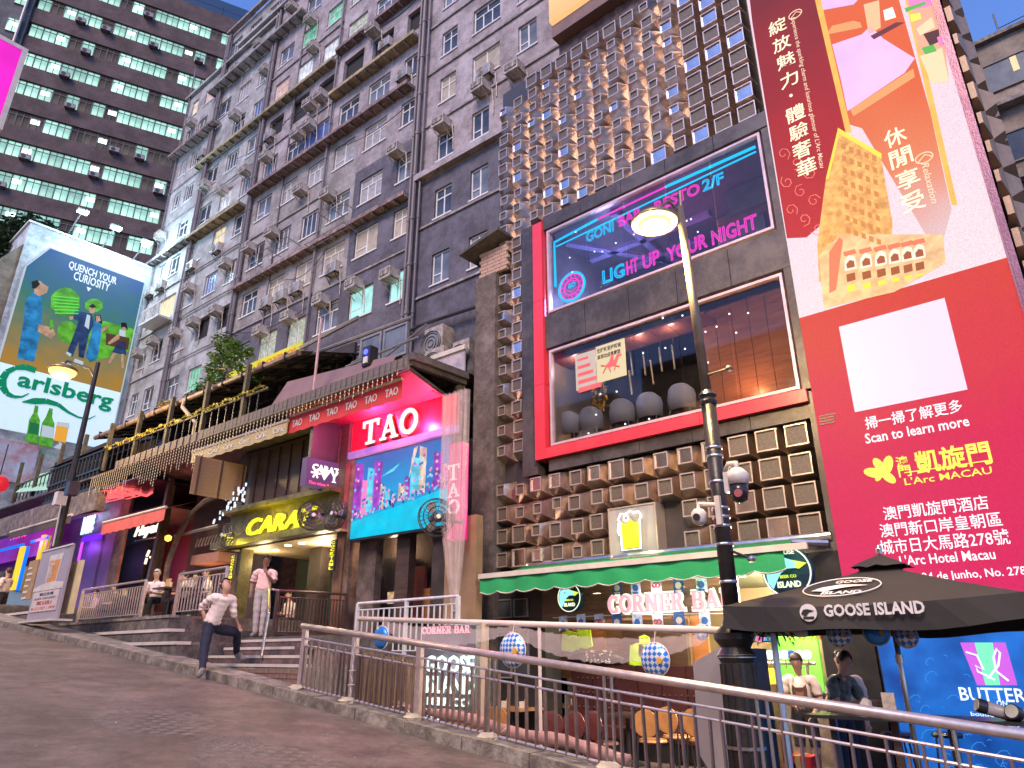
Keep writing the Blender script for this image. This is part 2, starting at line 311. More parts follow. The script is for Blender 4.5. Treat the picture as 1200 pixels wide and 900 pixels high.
# ------------------------------------------------------------------ ground, road, kerb
m = M(); m.quad((-900, -900, -6), (900, -900, -6), (900, 900, -6), (-900, 900, -6)); struct(m, 'ground', concrete_dark)
asphalt = pm('asphalt', (.15, .116, .108), .62, var=.28, scale=1.1, bump=.9, bscale=90, spots=1.2, col2=(.225, .175, .162))
nt = asphalt.node_tree; N_ = nt.nodes.new; L_ = nt.links.new; bs_ = nt.nodes['Principled BSDF']; src_ = bs_.inputs['Base Color'].links[0].from_socket; tc_ = N_('ShaderNodeTexCoord')
vo = N_('ShaderNodeTexVoronoi'); vo.feature = 'DISTANCE_TO_EDGE'; vo.inputs['Scale'].default_value = .55; wn_ = N_('ShaderNodeTexNoise'); wn_.inputs['Scale'].default_value = 2.2; wn_.inputs['Detail'].default_value = 6; mxv = N_('ShaderNodeMix'); mxv.data_type = 'VECTOR'; mxv.inputs[0].default_value = .25; L_(tc_.outputs['Object'], wn_.inputs['Vector']); L_(tc_.outputs['Object'], mxv.inputs[4]); L_(wn_.outputs['Color'], mxv.inputs[5]); L_(mxv.outputs[1], vo.inputs['Vector'])
cr_ = N_('ShaderNodeValToRGB'); cr_.color_ramp.elements[0].color = (.72, .72, .72, 1); cr_.color_ramp.elements[1].position = .012; L_(vo.outputs['Distance'], cr_.inputs[0])
sn = N_('ShaderNodeTexNoise'); sn.inputs['Scale'].default_value = 150; sn.inputs['Detail'].default_value = 3; L_(tc_.outputs['Object'], sn.inputs['Vector']); cs = N_('ShaderNodeValToRGB'); cs.color_ramp.elements[0].position = .3; cs.color_ramp.elements[0].color = (.45, .45, .45, 1); cs.color_ramp.elements[1].position = .72; cs.color_ramp.elements[1].color = (1.7, 1.65, 1.6, 1); L_(sn.outputs['Fac'], cs.inputs[0])
for c_ in (cr_, cs): mm = N_('ShaderNodeMix'); mm.data_type = 'RGBA'; mm.blend_type = 'MULTIPLY'; mm.inputs[0].default_value = .85; L_(src_, mm.inputs[6]); L_(c_.outputs[0], mm.inputs[7]); src_ = mm.outputs[2]
L_(src_, bs_.inputs['Base Color'])
KL = [(-60, 2.6), (-35, 4.75), (-25, 5.45), (-21, 5.75), (-17, 6.02), (-13, 6.22), (-9, 6.3), (0, 6.3), (26, 6.3)]
def kerb_y(x):
 for (a, b), (c, d) in zip(KL, KL[1:]):
  if a <= x <= c: return b + (d - b) * (x - a) / (c - a)
 return 6.3
m = M(); xs = [-60 + i * 1.0 for i in range(87)]; ys = [-26, -18, -12, -8, -5, -2.5, 0, 1.5, 3, 4, 5, 6]
rg = random.Random(3); g = []
for x in xs:
 for j, y in enumerate(ys + [None]):
  yy = kerb_y(x) + .02 if y is None else min(y, kerb_y(x) - .02 * (12 - j)); g.append((x, yy, road_z(x) + rg.uniform(-.008, .008) + (.0 if y is not None else -.02)))
n = len(ys) + 1; m.add(g, [(i * n + j, (i + 1) * n + j, (i + 1) * n + j + 1, i * n + j + 1) for i in range(len(xs) - 1) for j in range(n - 1)]); struct(m, 'road', asphalt, smooth=True)
kst = pm('kerb stone', (.25, .22, .185), .8, var=.3, scale=2.5, bump=.5, spots=5); ro = struct(M().box(-60, 26, 6.42, 6.46, -4, -3.9), 'kerb', kst)
x = -36.0; rg = random.Random(5)
while x < 8:
 L = .98 if x > -16 else 1.4; a, b = kerb_y(x), kerb_y(x + L); j = rg.uniform(-.006, .006); za, zb = road_z(x), road_z(x + L)
 v = [(x + .008, a + j, za - .2), (x + L - .008, b + j, zb - .2), (x + L - .008, b + .27 + j, zb - .2), (x + .008, a + .27 + j, za - .2), (x + .008, a + .012 + j, za + .12 + j), (x + L - .008, b + .012 + j, zb + .12 + j), (x + L - .008, b + .27 + j, zb + .125 + j), (x + .008, a + .27 + j, za + .125 + j)]
 put(M().add(v, [(0, 3, 2, 1), (4, 5, 6, 7), (0, 1, 5, 4), (1, 2, 6, 5), (2, 3, 7, 6), (3, 0, 4, 7)]), 'kerb_stone', kst, ro); x += L
m = M().add([(-60, 2.87, road_z(-60) + .1), (-35, 5.02, road_z(-35) + .1), (-17, 6.29, road_z(-17) + .1), (-9, 6.57, road_z(-9) + .1), (26, 6.57, road_z(26) + .1), (26, 6.85, road_z(26) + .1), (-9, 6.85, road_z(-9) + .1), (-17, 6.9, road_z(-17) + .1), (-35, 6.2, road_z(-35) + .1), (-60, 4.5, road_z(-60) + .1)], [(0, 1, 8, 9), (1, 2, 7, 8), (2, 3, 6, 7), (3, 4, 5, 6)])
struct(m, 'pavement', concrete)
rg = random.Random(41); m = M()
for k in range(70):
 x = rg.uniform(-22, 2); y = rg.uniform(1.0, kerb_y(x) - .1); a = rg.uniform(0, 3); L_ = rg.uniform(.01, .035); z = road_z(x) + .012; m.add([(x, y, z), (x + L_ * cos(a), y + L_ * sin(a), z + .004), (x + L_ * cos(a + 1), y + L_ * sin(a + 1), z), (x + L_ * .5 * cos(a + 1.6), y + L_ * .5 * sin(a + 1.6), z)], [(0, 1, 2, 3)])
top(m, 'litter', pm('pale litter', (.5, .46, .4), .8), 'scattered tiny pale scraps and leaves on the asphalt road', 'litter', (-6, 4, .6), kind='stuff')
# manhole covers and rough patches in the road
def on_road(px, py):
 r = _fw + _rt * ((px - 600) / FPX) - _up * ((py - 450) / FPX); t = -CZ / (r.z + .107 * r.x); return CAMP + r * t
for (px, py, r, lab, nm) in ((183, 845, .62, 'cobbled round patch in the middle of the asphalt road', 'cobble_patch'), (150, 827, .3, 'small worn patch beyond the round cobbled patch in the road', 'cobble_patch'), (270, 872, .33, 'small worn patch nearer than the round cobbled patch in the road', 'cobble_patch'), (312, 893, .6, 'rough cobbled patch at the bottom edge of the road', 'cobble_patch')):
 p = on_road(px, py); t = root(nm, lab, 'road patch', (p.x, p.y, p.z)); rr = random.Random(px); m = M(); q = r / 5.2
 cob = pm('worn cobble', (.165, .13, .12), .8, var=.2, scale=6, bump=.5)
 for i in range(-5, 6):
  for k in range(-5, 6):
   cx, cy = (i + (k % 2) * .5) * q * 2 * .62, k * q * 2 * .56
   if hypot(cx, cy) > r: continue
   s = q * .5; X = p.x + cx * 1.3; Y = p.y + cy; z = road_z(X)
   m.add([(X - s, Y - s * .8, z - .01), (X + s, Y - s * .8, z - .01), (X + s, Y + s * .8, z - .01), (X - s, Y + s * .8, z - .01), (X - s * .7, Y - s * .5, z + .007), (X + s * .7, Y - s * .5, z + .007), (X + s * .7, Y + s * .5, z + .007), (X - s * .7, Y + s * .5, z + .007)], [(4, 5, 6, 7), (0, 1, 5, 4), (1, 2, 6, 5), (2, 3, 7, 6), (3, 0, 4, 7)])
 put(m, 'cobbles', cob, t, kind='stuff')
# ------------------------------------------------------------------ terraces and steps
struct(M().box(-10.8, 6, 6.86, 15.2, -.25, 0), 'terrace_floor', tile)
m = M(); m.box(-10.8, 6, 6.6, 6.84, -3, -.02)
xx = [-10.8, -9, -7, -5, -3, -1, 1, 4]
for a, b in zip(xx, xx[1:]): m.add([(a, 6.62, -.6), (b, 6.62, -.6), (b, 6.82, -.6), (a, 6.82, -.6), (a, 6.62, max(.03, road_z(a) + .09)), (b, 6.62, max(.03, road_z(b) + .09)), (b, 6.82, max(.03, road_z(b) + .09)), (a, 6.82, max(.03, road_z(a) + .09))], [(0, 3, 2, 1), (4, 5, 6, 7), (0, 1, 5, 4), (1, 2, 6, 5), (2, 3, 7, 6), (3, 0, 4, 7)])
struct(m, 'retaining_wall', concrete_dark)
stepm = pm('purple brown step paint', (.17, .115, .12), .6, var=.25, scale=3, bump=.3, spots=4); nosing = pm('pale step nosing', (.55, .50, .46), .6, var=.15)
so2 = struct(M().box(-14.3, -10.9, 8.3, 11.4, .2, 1.93), 'carat_steps_base', concrete_dark); so2.name = 'stair_base'
st = root('stairs', 'x', 'stairs', (-13, 7.2, 1.2)); del st['label']; del st['category']; st['kind'] = 'structure'; st.name = 'steps'; FO['steps'] = (W, (-13, 7.2, 1.2))
for i, (z, y, x0, x1) in enumerate(((1.5, 7.0, -13.75, -10.3), (1.64, 7.35, -14.2, -10.9), (1.79, 7.7, -14.3, -11.9), (1.94, 8.05, -14.35, -11.9))):
 o = put(M().box(x0, x1, y, 8.35 + .002 * i, z - .5 if i else .4, z - .02), 'step', stepm if i else concrete, st); put(M().box(x0 - .01, x1 + .01, y - .015, y + .05, z - .045, z + .003), 'nosing', nosing, o)
 put(M().box(x0 + .02, x1 - .02, y + .05, 8.36, z - .02, z - .002), 'tread', stepm, o)
struct(M().box(-14.9, -11.9, 8.36, 13.4, 1.0, 2.0), 'landing', tile)
struct(M().box(-11.88, -9.95, 8.9, 13.4, -.2, 1.62), 'bar_floor', tile)
# brick face under the lowest step
brk = pm('brick', (.20, .12, .10), .85, var=.35, scale=9, bump=.4); br = struct(M().box(-10.95, -10.35, 7.04, 7.3, .3, 1.42), 'brick_wall', concrete_dark)
me = M().box(0, .21, -.02, .05, 0, .065).mesh('brick', brk)
for r in range(11):
 for c in range(15):
  x = -13.6 + c * .22 + (r % 2) * .11
  if x + .21 < -10.35: putm(me, 'brick', br, (x, 7.0 + rg.uniform(-.008, .006), .62 + r * .074))
tl = []
for i, (x0, x1, y, z) in enumerate(((-19.5, -14.37, 6.72, 1.9), (-23.5, -15.2, 6.95, 2.16), (-24.5, -16.2, 7.35, 2.48), (-37, -22.8, 6.6, 2.78), (-40, -26, 6.2, 3.1))):
 o = struct(M().box(x0, x1, y, 13.6 + i * .003, -1, z - .06), 'terrace_step', concrete_dark); put(M().box(x0 - .01, x1 + .01, y - .03, y + .3, z - .06, z), 'coping', nosing if i != 2 else concrete, o)
 put(M().box(x0, x1, y + .3, 13.6 + i * .003, z - .06, z - .005), 'paving', tile, o)
# ------------------------------------------------------------------ apartment block
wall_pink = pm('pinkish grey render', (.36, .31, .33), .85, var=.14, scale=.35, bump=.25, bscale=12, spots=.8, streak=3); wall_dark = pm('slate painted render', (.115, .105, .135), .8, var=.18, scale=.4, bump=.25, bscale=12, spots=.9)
wall_beige = pm('beige grey render', (.31, .28, .28), .85, var=.18, scale=.4, bump=.3, bscale=12, spots=.7, streak=4); wall_grey = pm('pale weathered concrete', (.37, .36, .365), .85, var=.2, scale=.5, bump=.35, bscale=10, spots=.6, streak=4)
ledge_m = pm('ledge concrete', (.30, .27, .27), .85, var=.3, scale=1, bump=.3, spots=3); ledge_rust = pm('rusty canopy sheet', (.25, .17, .165), .8, var=.4, scale=2, bump=.3, spots=4)
pipe_m = pm('drain pipe', (.13, .105, .115), .5, var=.3, scale=3, streak=5)
apt = root('apartment_block', 'long weathered apartment block of ten storeys with air conditioners and ledges, behind the bars', 'building', (-15, 15, 8), A)
RZ = [14.55, 17.35, 19.95, 22.75, 25.2, 27.85, 30.4, 32.85, 35.25, 37.8]
CU = [-1.6, -3.6, -5.6, -7.85, -9.9, -12.0, -14.1, -16.3, -18.4, -20.6, -22.7, -24.95, -27.3, -28.95]
CWD = [.85, 1.38, .86, .86, 1.44, 1.44, 1.35, 1.35, 1.3, 1.25, 1.25, 1.3, 1.1, .8]
KIND = {}
for r, c, k in ((0, 4, lit_mint), (0, 3, lit_mint), (0, 5, pane_mid), (0, 6, lit_curtain), (0, 7, lit_curtain), (0, 9, pane_mid), (0, 10, lit_green), (0, 8, pane_mid), (0, 11, pane_mid), (0, 2, pane_mid), (1, 2, pane_dark), (1, 1, pane_mid), (1, 4, pane_beige), (1, 5, pane_beige), (1, 3, pane_beige), (1, 6, pane_beige), (1, 7, pane_beige), (1, 11, lit_green), (1, 10, dark_void), (1, 9, dark_void),
    (2, 10, pane_blue), (2, 9, pane_curtain), (2, 12, lit_yellow), (2, 4, pane_curtain), (2, 3, pane_mid), (3, 10, lit_yellow), (3, 11, lit_yellow), (3, 9, pane_dark), (3, 4, pane_curtain), (3, 5, pane_curtain), (3, 1, pane_beige), (3, 2, pane_beige), (4, 10, lit_white), (4, 6, pane_blue), (3, 6, pane_curtain),
    (6, 6, lit_white), (6, 7, lit_white), (6, 8, lit_pink), (6, 9, pane_blue), (5, 6, dark_void), (5, 7, dark_void), (5, 8, dark_void), (5, 5, dark_void), (5, 4, dark_void), (5, 3, dark_void), (7, 6, lit_green), (7, 7, lit_green), (7, 5, lit_curtain), (7, 4, lit_mint), (8, 11, lit_white), (7, 11, pane_dark), (8, 12, lit_pink), (8, 13, lit_yellow), (6, 5, lit_curtain)): KIND[(r, c)] = k
BAY = {0: 'right end'}
holes = []
for r, z in enumerate(RZ):
 for c, u in enumerate(CU):
  if c >= 12 and r >= 9: continue
  w = CWD[c]; h = 1.28
  if c == 1 and r < 3: u, w = -3.82, .84
  if (r, c) == (2, 12): w, h = 1.9, 1.5
  if (r, c) in ((5, 5), (5, 7)): w, h = 1.5, 1.55
  if r == 4 and c == 6: w, u = 2.2, u - .5
  if c > 10: u += random.Random(c * 31 + r).uniform(-.12, .12)
  holes.append((u - w / 2, u + w / 2, z - h / 2, z + h / 2, r, c))
def wall(u0, u1, z0, z1, d, mt):
 hs = [h for h in holes if h[0] >= u0 - .01 and h[1] <= u1 + .01 and h[2] >= z0 and h[3] <= z1]
 us = sorted({u0, u1, *[h[0] for h in hs], *[h[1] for h in hs]}); zs = sorted({z0, z1, *[h[2] for h in hs], *[h[3] for h in hs]}); m = M()
 for a, b in zip(us, us[1:]):
  for e, f in zip(zs, zs[1:]):
   cu, cz = (a + b) / 2, (e + f) / 2
   if any(h[0] < cu < h[1] and h[2] < cz < h[3] for h in hs): continue
   m.quad((a, d, e), (b, d, e), (b, d, f), (a, d, f))
 for h in hs:
  a, b, e, f = h[:4]; k = d + .24
  m.quad((a, d, e), (a, d, f), (a, k, f), (a, k, e)); m.quad((b, d, e), (b, k, e), (b, k, f), (b, d, f)); m.quad((a, d, e), (a, k, e), (b, k, e), (b, d, e)); m.quad((a, d, f), (b, d, f), (b, k, f), (a, k, f))
 m.quad((u0, d, z0), (u0, d, z1), (u0, d + .4, z1), (u0, d + .4, z0)); m.quad((u1, d, z0), (u1, d + .4, z0), (u1, d + .4, z1), (u1, d, z1)); m.quad((u0, d, z1), (u1, d, z1), (u1, d + .4, z1), (u0, d + .4, z1)); m.quad((u0, d, z0), (u0, d + .4, z0), (u1, d + .4, z0), (u1, d, z0))
 return put(m, 'wall', mt, apt)
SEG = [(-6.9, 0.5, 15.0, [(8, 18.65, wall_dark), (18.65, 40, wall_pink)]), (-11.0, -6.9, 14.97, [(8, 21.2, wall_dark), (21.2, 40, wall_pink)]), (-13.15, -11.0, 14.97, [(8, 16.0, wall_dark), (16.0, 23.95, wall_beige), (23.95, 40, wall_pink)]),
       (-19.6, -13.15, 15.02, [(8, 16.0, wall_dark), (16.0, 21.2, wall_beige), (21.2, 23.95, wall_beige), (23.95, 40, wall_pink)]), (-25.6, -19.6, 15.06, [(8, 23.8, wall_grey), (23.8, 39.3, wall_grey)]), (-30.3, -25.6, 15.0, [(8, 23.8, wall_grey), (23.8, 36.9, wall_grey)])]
def seg_d(u):
 for a, b, d, _ in SEG:
  if a <= u < b: return d
 return 15
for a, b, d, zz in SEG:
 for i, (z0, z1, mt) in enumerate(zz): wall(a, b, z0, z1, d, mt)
m = M().box(-30.3, 0.5, 15.42, 24, 8, 36.7); m.box(-25.5, .5, 15.43, 24, 36.7, 39.2); put(m, 'core', dark_void, apt); put(M().box(-32, 0, 13.7, 15.0, -3, 8), 'podium', concrete_dark, apt)
# one window mesh per width and glazing; every window an own part with its pane
_wm = {}
def win_mesh(w, h, style):
 k = (round(w, 2), round(h, 2), style)
 if k in _wm: return _wm[k]
 m = M(); t = .055; a, b, e, f = -w / 2, w / 2, -h / 2, h / 2; m.frame(a, b, e, f, t, .08, .15)
 if style == 0:
  nm = 3 if w > 1.2 else 2; tz = e + h * .68; m.box(a + t, b - t, .085, .145, tz - .025, tz + .025)
  for i in range(1, nm): x = a + w * i / nm; m.box(x - .025, x + .025, .085, .145, e + t, tz - .025)
  m.box(a + w / 2 - .022, a + w / 2 + .022, .085, .145, tz + .025, f - t)
 elif style == 1:
  m.box(-.03, .03, .085, .145, e + t, f - t); m.box(a + t, -.03, .085, .145, e + h * .32, e + h * .32 + .045)
 elif style == 2:
  for i in range(1, 4): x = a + w * i / 4; m.box(x - .018, x + .018, .085, .145, e + t, f - t)
 m.box(a - .05, b + .05, -.05, .12, e - .06, e)
 _wm[k] = m.mesh('window', white_frame); return _wm[k]
_pmz = {}
def pane_mesh(w, h, mt):
 k = (round(w, 2), round(h, 2), mt.name)
 if k not in _pmz: _pmz[k] = M().box(-w / 2 + .05, w / 2 - .05, .11, .13, -h / 2 + .05, h / 2 - .05).mesh('pane', mt)
 return _pmz[k]
dark_frame = pm('dark window frame', (.10, .085, .085), .5)
rw = random.Random(21)
for (a, b, e, f, r, c) in holes:
 u, z, w, h = (a + b) / 2, (e + f) / 2, b - a, f - e; d = seg_d(u)
 k = KIND.get((r, c)) or rw.choice([pane_dark, pane_dark, pane_mid, pane_curtain, pane_mid])
 st_ = 2 if k is lit_white else (rw.choice([0, 0, 0, 1]) if c < 6 else rw.choice([0, 1, 1, 2]))
 if k is dark_void:
  o = put(M().frame(a, b, e, f, .05, d + .14, d + .18), 'window', dark_frame, apt); put(M().box(a, b, d + .2, d + .23, e, f), 'pane', dark_void, o); continue  # near-black sheet stands in for the shade inside the open window
 o = putm(win_mesh(w, h, st_), 'window', apt, (u, d, z)); pp = putm(pane_mesh(w, h, k), 'pane', o); pp.location = (0, 0, 0)
# ledges, canopies, pipes, string courses
def ledge(u0, u1, z, dep, mt, ribs=True, thick=.07, drop=.12, nm='ledge'):
 d = seg_d((u0 + u1) / 2); m = M(); dep *= .68; m.box(u0, u1, d - dep, d - .005, z, z + thick); m.box(u0, u1, d - dep - .04, d - dep, z - .05, z + thick + .06); o = put(m, nm, mt, apt)
 if ribs:
  n = int((u1 - u0) / .62); r = M()
  for i in range(n + 1): x = u0 + (u1 - u0) * i / n; r.box(x - .025, x + .025, d - dep + .01, d - .01, z - drop, z - .003)
  put(r, 'ribs', grey_metal if mt is ledge_rust else ledge_m, o)
 return o
led_y = pm('yellowed ledge', (.36, .29, .17), .8, var=.25, scale=1, spots=3)
ledge(-19.5, -7.35, 18.3, .55, ledge_rust); ledge(-19.4, -7.5, 23.85, .7, ledge_rust, drop=.1); ledge(-30.4, -25.7, 23.7, .6, ledge_m); ledge(-25.6, -20.1, 23.6, .7, led_y); ledge(-26.4, -13.3, 29.0, .6, led_y); ledge(-13.1, -7.3, 26.45, .65, led_y)
ledge(-26.3, -16.6, 34.6, .8, ledge_m); ledge(-13.1, -7.3, 29.3, .5, ledge_rust); ledge(-7.1, -5.3, 29.2, .6, ledge_rust); ledge(-30.3, -24.8, 31.6, .7, ledge_rust); ledge(-24, -17, 37.0, .5, wall_grey, False); ledge(-7.0, .5, 18.75, .35, wall_pink, False, thick=.16, nm='ledge')
ledge(-30.4, -19.6, 36.6, .3, wall_grey, False) ; ledge(-25.7, .5, 39.2, .35, ledge_m, False)
m = M()
SC_ = lambda *a: put(M().box(*a), 'string_course', ledge_m, apt)
for z in (13.55, 16.5, 21.25, 23.95, 26.5, 29.1, 31.7): SC_(-6.85, .5, 14.93, 14.995, z, z + .09)
for z in (12.6, 15.9): SC_(-13.1, -7.1, 14.91, 14.965, z, z + .07)
for z in (16.0, 21.1, 26.5, 31.6): SC_(-19.5, -13.2, 14.95, 15.01, z, z + .07)
for z in (16.0, 18.7, 21.3, 26.3, 28.9): SC_(-30.2, -19.7, 14.93, 14.99, z, z + .06)
for u, r_, d in ((-6.72, .05, 14.85), (-6.98, .085, 14.8), (-7.22, .06, 14.82), (-13.18, .06, 14.85), (-19.5, .09, 14.88), (-19.75, .07, 14.86), (-25.4, .09, 14.86), (-25.65, .06, 14.84), (-29.9, .05, 14.9), (-16.8, .04, 14.95)):
 m = M(); m.tube([(u, d, 8), (u, d, 39)], r_, 8)
 for z in range(9, 39, 2): m.tube([(u, d, z), (u, d, z + .12)], r_ * 1.3, 8)
 put(m, 'drain_pipe', pipe_m, apt)
m = M(); m.tube([(-6.9, 14.7, 12.2), (-6.2, 14.7, 12.3), (-2, 14.72, 12.1)], .06, 6); m.tube([(-7.3, 14.7, 12.2), (-10, 14.75, 12.35), (-13, 14.8, 12.2)], .04, 6); put(m, 'cable', cable, apt)
rg = random.Random(50)
for k in range(9):
 u0 = rg.uniform(-28, -9); L_ = rg.uniform(2.5, 7); z = rg.uniform(14, 36); dz = rg.uniform(-.8, .8); put(M().tube([(u0 + L_ * f, 14.84, z + dz * f - .5 * 4 * f * (1 - f)) for f in (0, .17, .33, .5, .67, .83, 1)], .018, 4), 'cable', cable, apt)
for u0, u1, z in ((-13, -10.4, 17.9), (-17.5, -14.5, 18.9), (-12.3, -10.8, 19.2)):   # laundry rails
 m = M(); d = 14.95
 for k in range(3): uu = u0 + (u1 - u0) * k / 2; m.tube([(uu, d, z), (uu, d - .8, z + .12)], .02, 5)
 m.tube([(u0, d - .75, z + .12), (u1, d - .75, z + .12)], .018, 5); m.tube([(u0, d - .45, z + .08), (u1, d - .45, z + .08)], .015, 5); put(m, 'laundry_rail', grey_metal, apt)
# balcony on the left
m = M(); ub, zb = -27.3, 18.95; m.box(ub - 1.1, ub + 1.1, 14.2, 14.98, zb - .1, zb)
for i in range(12): x = ub - 1.08 + i * .195; m.box(x - .012, x + .012, 14.2, 14.23, zb, zb + .75)
m.box(ub - 1.1, ub + 1.1, 14.19, 14.24, zb + .75, zb + .8); put(m, 'balcony', white_frame, apt)
# air conditioners: casing, grille, bracket
def make_ac(style, w=.62, h=.38, dp=.52):
 t = root('air_conditioner', 'x', 'air conditioner', (0, 0, 0), W)
 put(M().box(-w / 2, w / 2, -dp, 0, 0, h), 'casing', beige_plastic, t); g = M(); g.box(-w / 2 + .05, w / 2 - .05, -dp - .012, -dp - .002, .05, h - .05); fb = put(g, 'grille', black_metal if style == 0 else grey_metal, t)
 s = M()
 if style == 0:
  for i in range(5): z = .08 + i * (h - .14) / 5; s.box(-w / 2 + .05, w / 2 - .05, -dp - .03, -dp - .013, z, z + .02)
  for x in (-.12, .12): s.box(x - .01, x + .01, -dp - .034, -dp - .013, .05, h - .05)
 else:
  for r_ in (.07, .13, .19): s.ring((-w * .14, h / 2), min(r_, h * .42), .008, -dp - .02, 16)
  for a in range(8): s.tube([(-w * .14, -dp - .02, h / 2), (-w * .14 + .18 * cos(a * pi / 4), -dp - .02, h / 2 + .18 * sin(a * pi / 4))], .006, 4)
 put(s, 'louvres' if style == 0 else 'fan_guard', beige_plastic, t); b = M()
 for x in (-w / 2 + .06, w / 2 - .06): b.beam((x, 0, -.03), (x, -dp, -.03), .035, .035); b.beam((x, 0, -.35), (x, -dp * .9, -.05), .025, .025)
 b.box(-w / 2, w / 2, -dp, -dp + .04, -.05, -.012); put(b, 'bracket', black_metal if style else beige_plastic, t); p = M(); p.tube([(w / 2 - .05, -.1, .1), (w / 2 + .12, -.12, .0), (w / 2 + .14, -.06, -.5), (w / 2 + .14, -.04, -1.1)], .022, 6); put(p, 'pipe', beige_plastic, t); return t
ac0, ac1 = make_ac(0), make_ac(1, .7, .48, .3); index_children(ac0, ac1)
ACS = [(-8.1, 20.75, 0), (-5.6, 20.75, 0), (-3.6, 21.3, 0), (-3.5, 22.0, 1), (-2.0, 21.15, 0), (-8.1, 24.75, 1), (-10.4, 28.9, 0), (-9.5, 27.4, 1), (-10.0, 15.25, 0), (-7.95, 14.95, 0), (-12.1, 15.25, 0), (-11.7, 16.6, 1), (-12.5, 20.65, 0), (-18.7, 20.4, 0), (-16.8, 20.5, 0), (-14.8, 22.0, 0), (-20.95, 20.4, 0), (-24.9, 21.7, 1), (-24.5, 20.2, 0), (-28.2, 21.6, 1), (-29.5, 21.6, 1), (-22.3, 21.8, 1), (-16.6, 16.65, 1), (-15.4, 16.6, 1), (-14.3, 16.6, 1),
       (-21.1, 17.75, 0), (-23.3, 17.8, 0), (-14.4, 15.25, 0), (-16.5, 15.2, 0), (-25.1, 17.7, 0), (-27.5, 17.9, 0), (-29.1, 17.6, 0), (-20.1, 32.7, 0), (-22.8, 31.0, 0), (-18.6, 27.2, 1), (-15.7, 25.75, 0), (-14.8, 25.8, 0), (-15.0, 27.2, 0), (-14.1, 27.2, 0), (-15.4, 31.2, 0), (-16.0, 33.6, 0), (-21.3, 35.4, 0), (-23.6, 35.0, 0), (-28.5, 33.6, 0), (-18.4, 25.75, 0), (-18.2, 36.1, 0), (-29.5, 25.5, 0), (-22.7, 25.7, 0), (-24.9, 27.1, 0), (-26.2, 29.9, 1), (-20.4, 25.9, 0)]
ordn = ['bottom', 'second', 'third', 'fourth', 'fifth', 'sixth', 'seventh', 'eighth', 'ninth', 'tenth']
PANEW = {lit_mint.name: 'mint lit', lit_white.name: 'white lit', lit_yellow.name: 'yellow lit', lit_green.name: 'green lit', lit_curtain.name: 'curtained lit', dark_void.name: 'black open', pane_blue.name: 'blue', lit_pink.name: 'pink lit'}
colw = ['first', 'second', 'third', 'fourth', 'fifth', 'sixth', 'seventh', 'eighth', 'ninth', 'tenth', 'eleventh', 'twelfth', 'thirteenth', 'last']
used0 = [False, False]
for u, z, s in ACS:
 src = (ac0, ac1)[s]; c = min(range(14), key=lambda i: abs(CU[i] - u)); r = min(range(10), key=lambda i: abs(RZ[i] - z)); pos = 'above' if z > RZ[r] + .1 else 'below'; side = ', left' if u < CU[c] - .3 else (', right' if u > CU[c] + .3 else '')
 k = PANEW.get(KIND[(r, c)].name) if (r, c) in KIND else None
 lab = f"{'boxy' if s == 0 else 'condenser'} air conditioner {pos} {(k + ' ') if k else ''}window, {ordn[r]} row, {colw[c]} bay from right{side}"
 t = copy_thing(src, lab, A.w((u, seg_d(u), z - .2)), A.a + random.Random(int(u * 10)).uniform(-.04, .04), 'air conditioners on the apartment block')
for src in (ac0, ac1):
 for c in CH[src.name]: bpy.data.objects.remove(c)
# ------------------------------------------------------------------ office tower, far left
brick_dark = pm('dark brown brick', (.095, .060, .062), .8, var=.2, scale=.3, bump=.2, bscale=8, spots=.4); tw = root('office_tower', 'dark brown office tower with rows of mint lit ribbon windows at top left', 'building', (0, 0, 0), TW)
TZ = [77.4, 73.1, 68.9, 64.75, 60.75, 56.6, 52.7, 48.7, 44.6, 40.6, 36.6, 32.6]
m = M()
mint = em('office mint pane', (.34, .76, .68), 1.15, var=.4, scale=.5, rnd=.3, col2=(.58, .98, .80)); office_dim = em('dim office pane', (.10, .08, .07), .5, var=.6, scale=.5, rnd=.5); office_spot = em('office ceiling light', (.75, .95, 1), 3)
fr = M(); fr.frame(-.64, .64, -.98, .98, .05, 0, .12); fr.box(-.03, .03, .01, .1, -.98, .98); fr.box(-.6, .6, .01, .1, .5, .56); fme = fr.mesh('window', dark_frame); pme = M().box(-.62, .62, .12, .14, -.96, .96).mesh('pane', mint); pmd = M().box(-.62, .62, .12, .14, -.96, .96).mesh('pane', office_dim); sme = M().box(-.42, .42, .085, .115, -.1, .62).mesh('ceiling_light', office_spot)
rt = random.Random(9); cond0 = pm('grey condenser casing', (.22, .20, .20), .6, var=.2)
for i, z in enumerate(TZ):
 top_ = 81.1 if i == 0 else TZ[i - 1] - 1.0; put(M().box(-9.0, 16, -.02 - .003 * i, 3, z + 1.0, top_), 'spandrel', brick_dark, tw)
 for k in range(19):
  u = -8.15 + k * 1.3
  dim = (i == 5 and rt.random() < .85) or rt.random() < .12
  o = putm(fme, 'window', tw, (u, .15, z)); p = putm(pmd if dim else pme, 'pane', o); p.location = (0, 0, 0)
  if k in (2, 7, 12, 17) and not (i == 5 and k == 12): q = putm(sme, 'ceiling_light', o); q.location = (rt.uniform(-.2, .2), 0, 0)
put(M().box(-9, 16, .4, 12, 20, 81), 'core', dark_void, tw); put(M().box(-30, -9.02, -.3, 10, 20, 86), 'end_wall', pm('grey end wall', (.12, .115, .13), .8, var=.2, scale=.3, spots=.5), tw)
put(M().box(2, 16, 1, 8, 81.1, 84.5), 'plant_room', em('blue glowing plant room', (.03, .09, .25), .5), tw); m = M(); m.tube([(10.2, 1, 81), (10.2, 1, 83.6)], .06, 5); m.tube([(2, 0, 82), (16, 0, 82)], .03, 4); put(m, 'roof_rail', black_metal, tw)  # plant room walls glow by their own emission
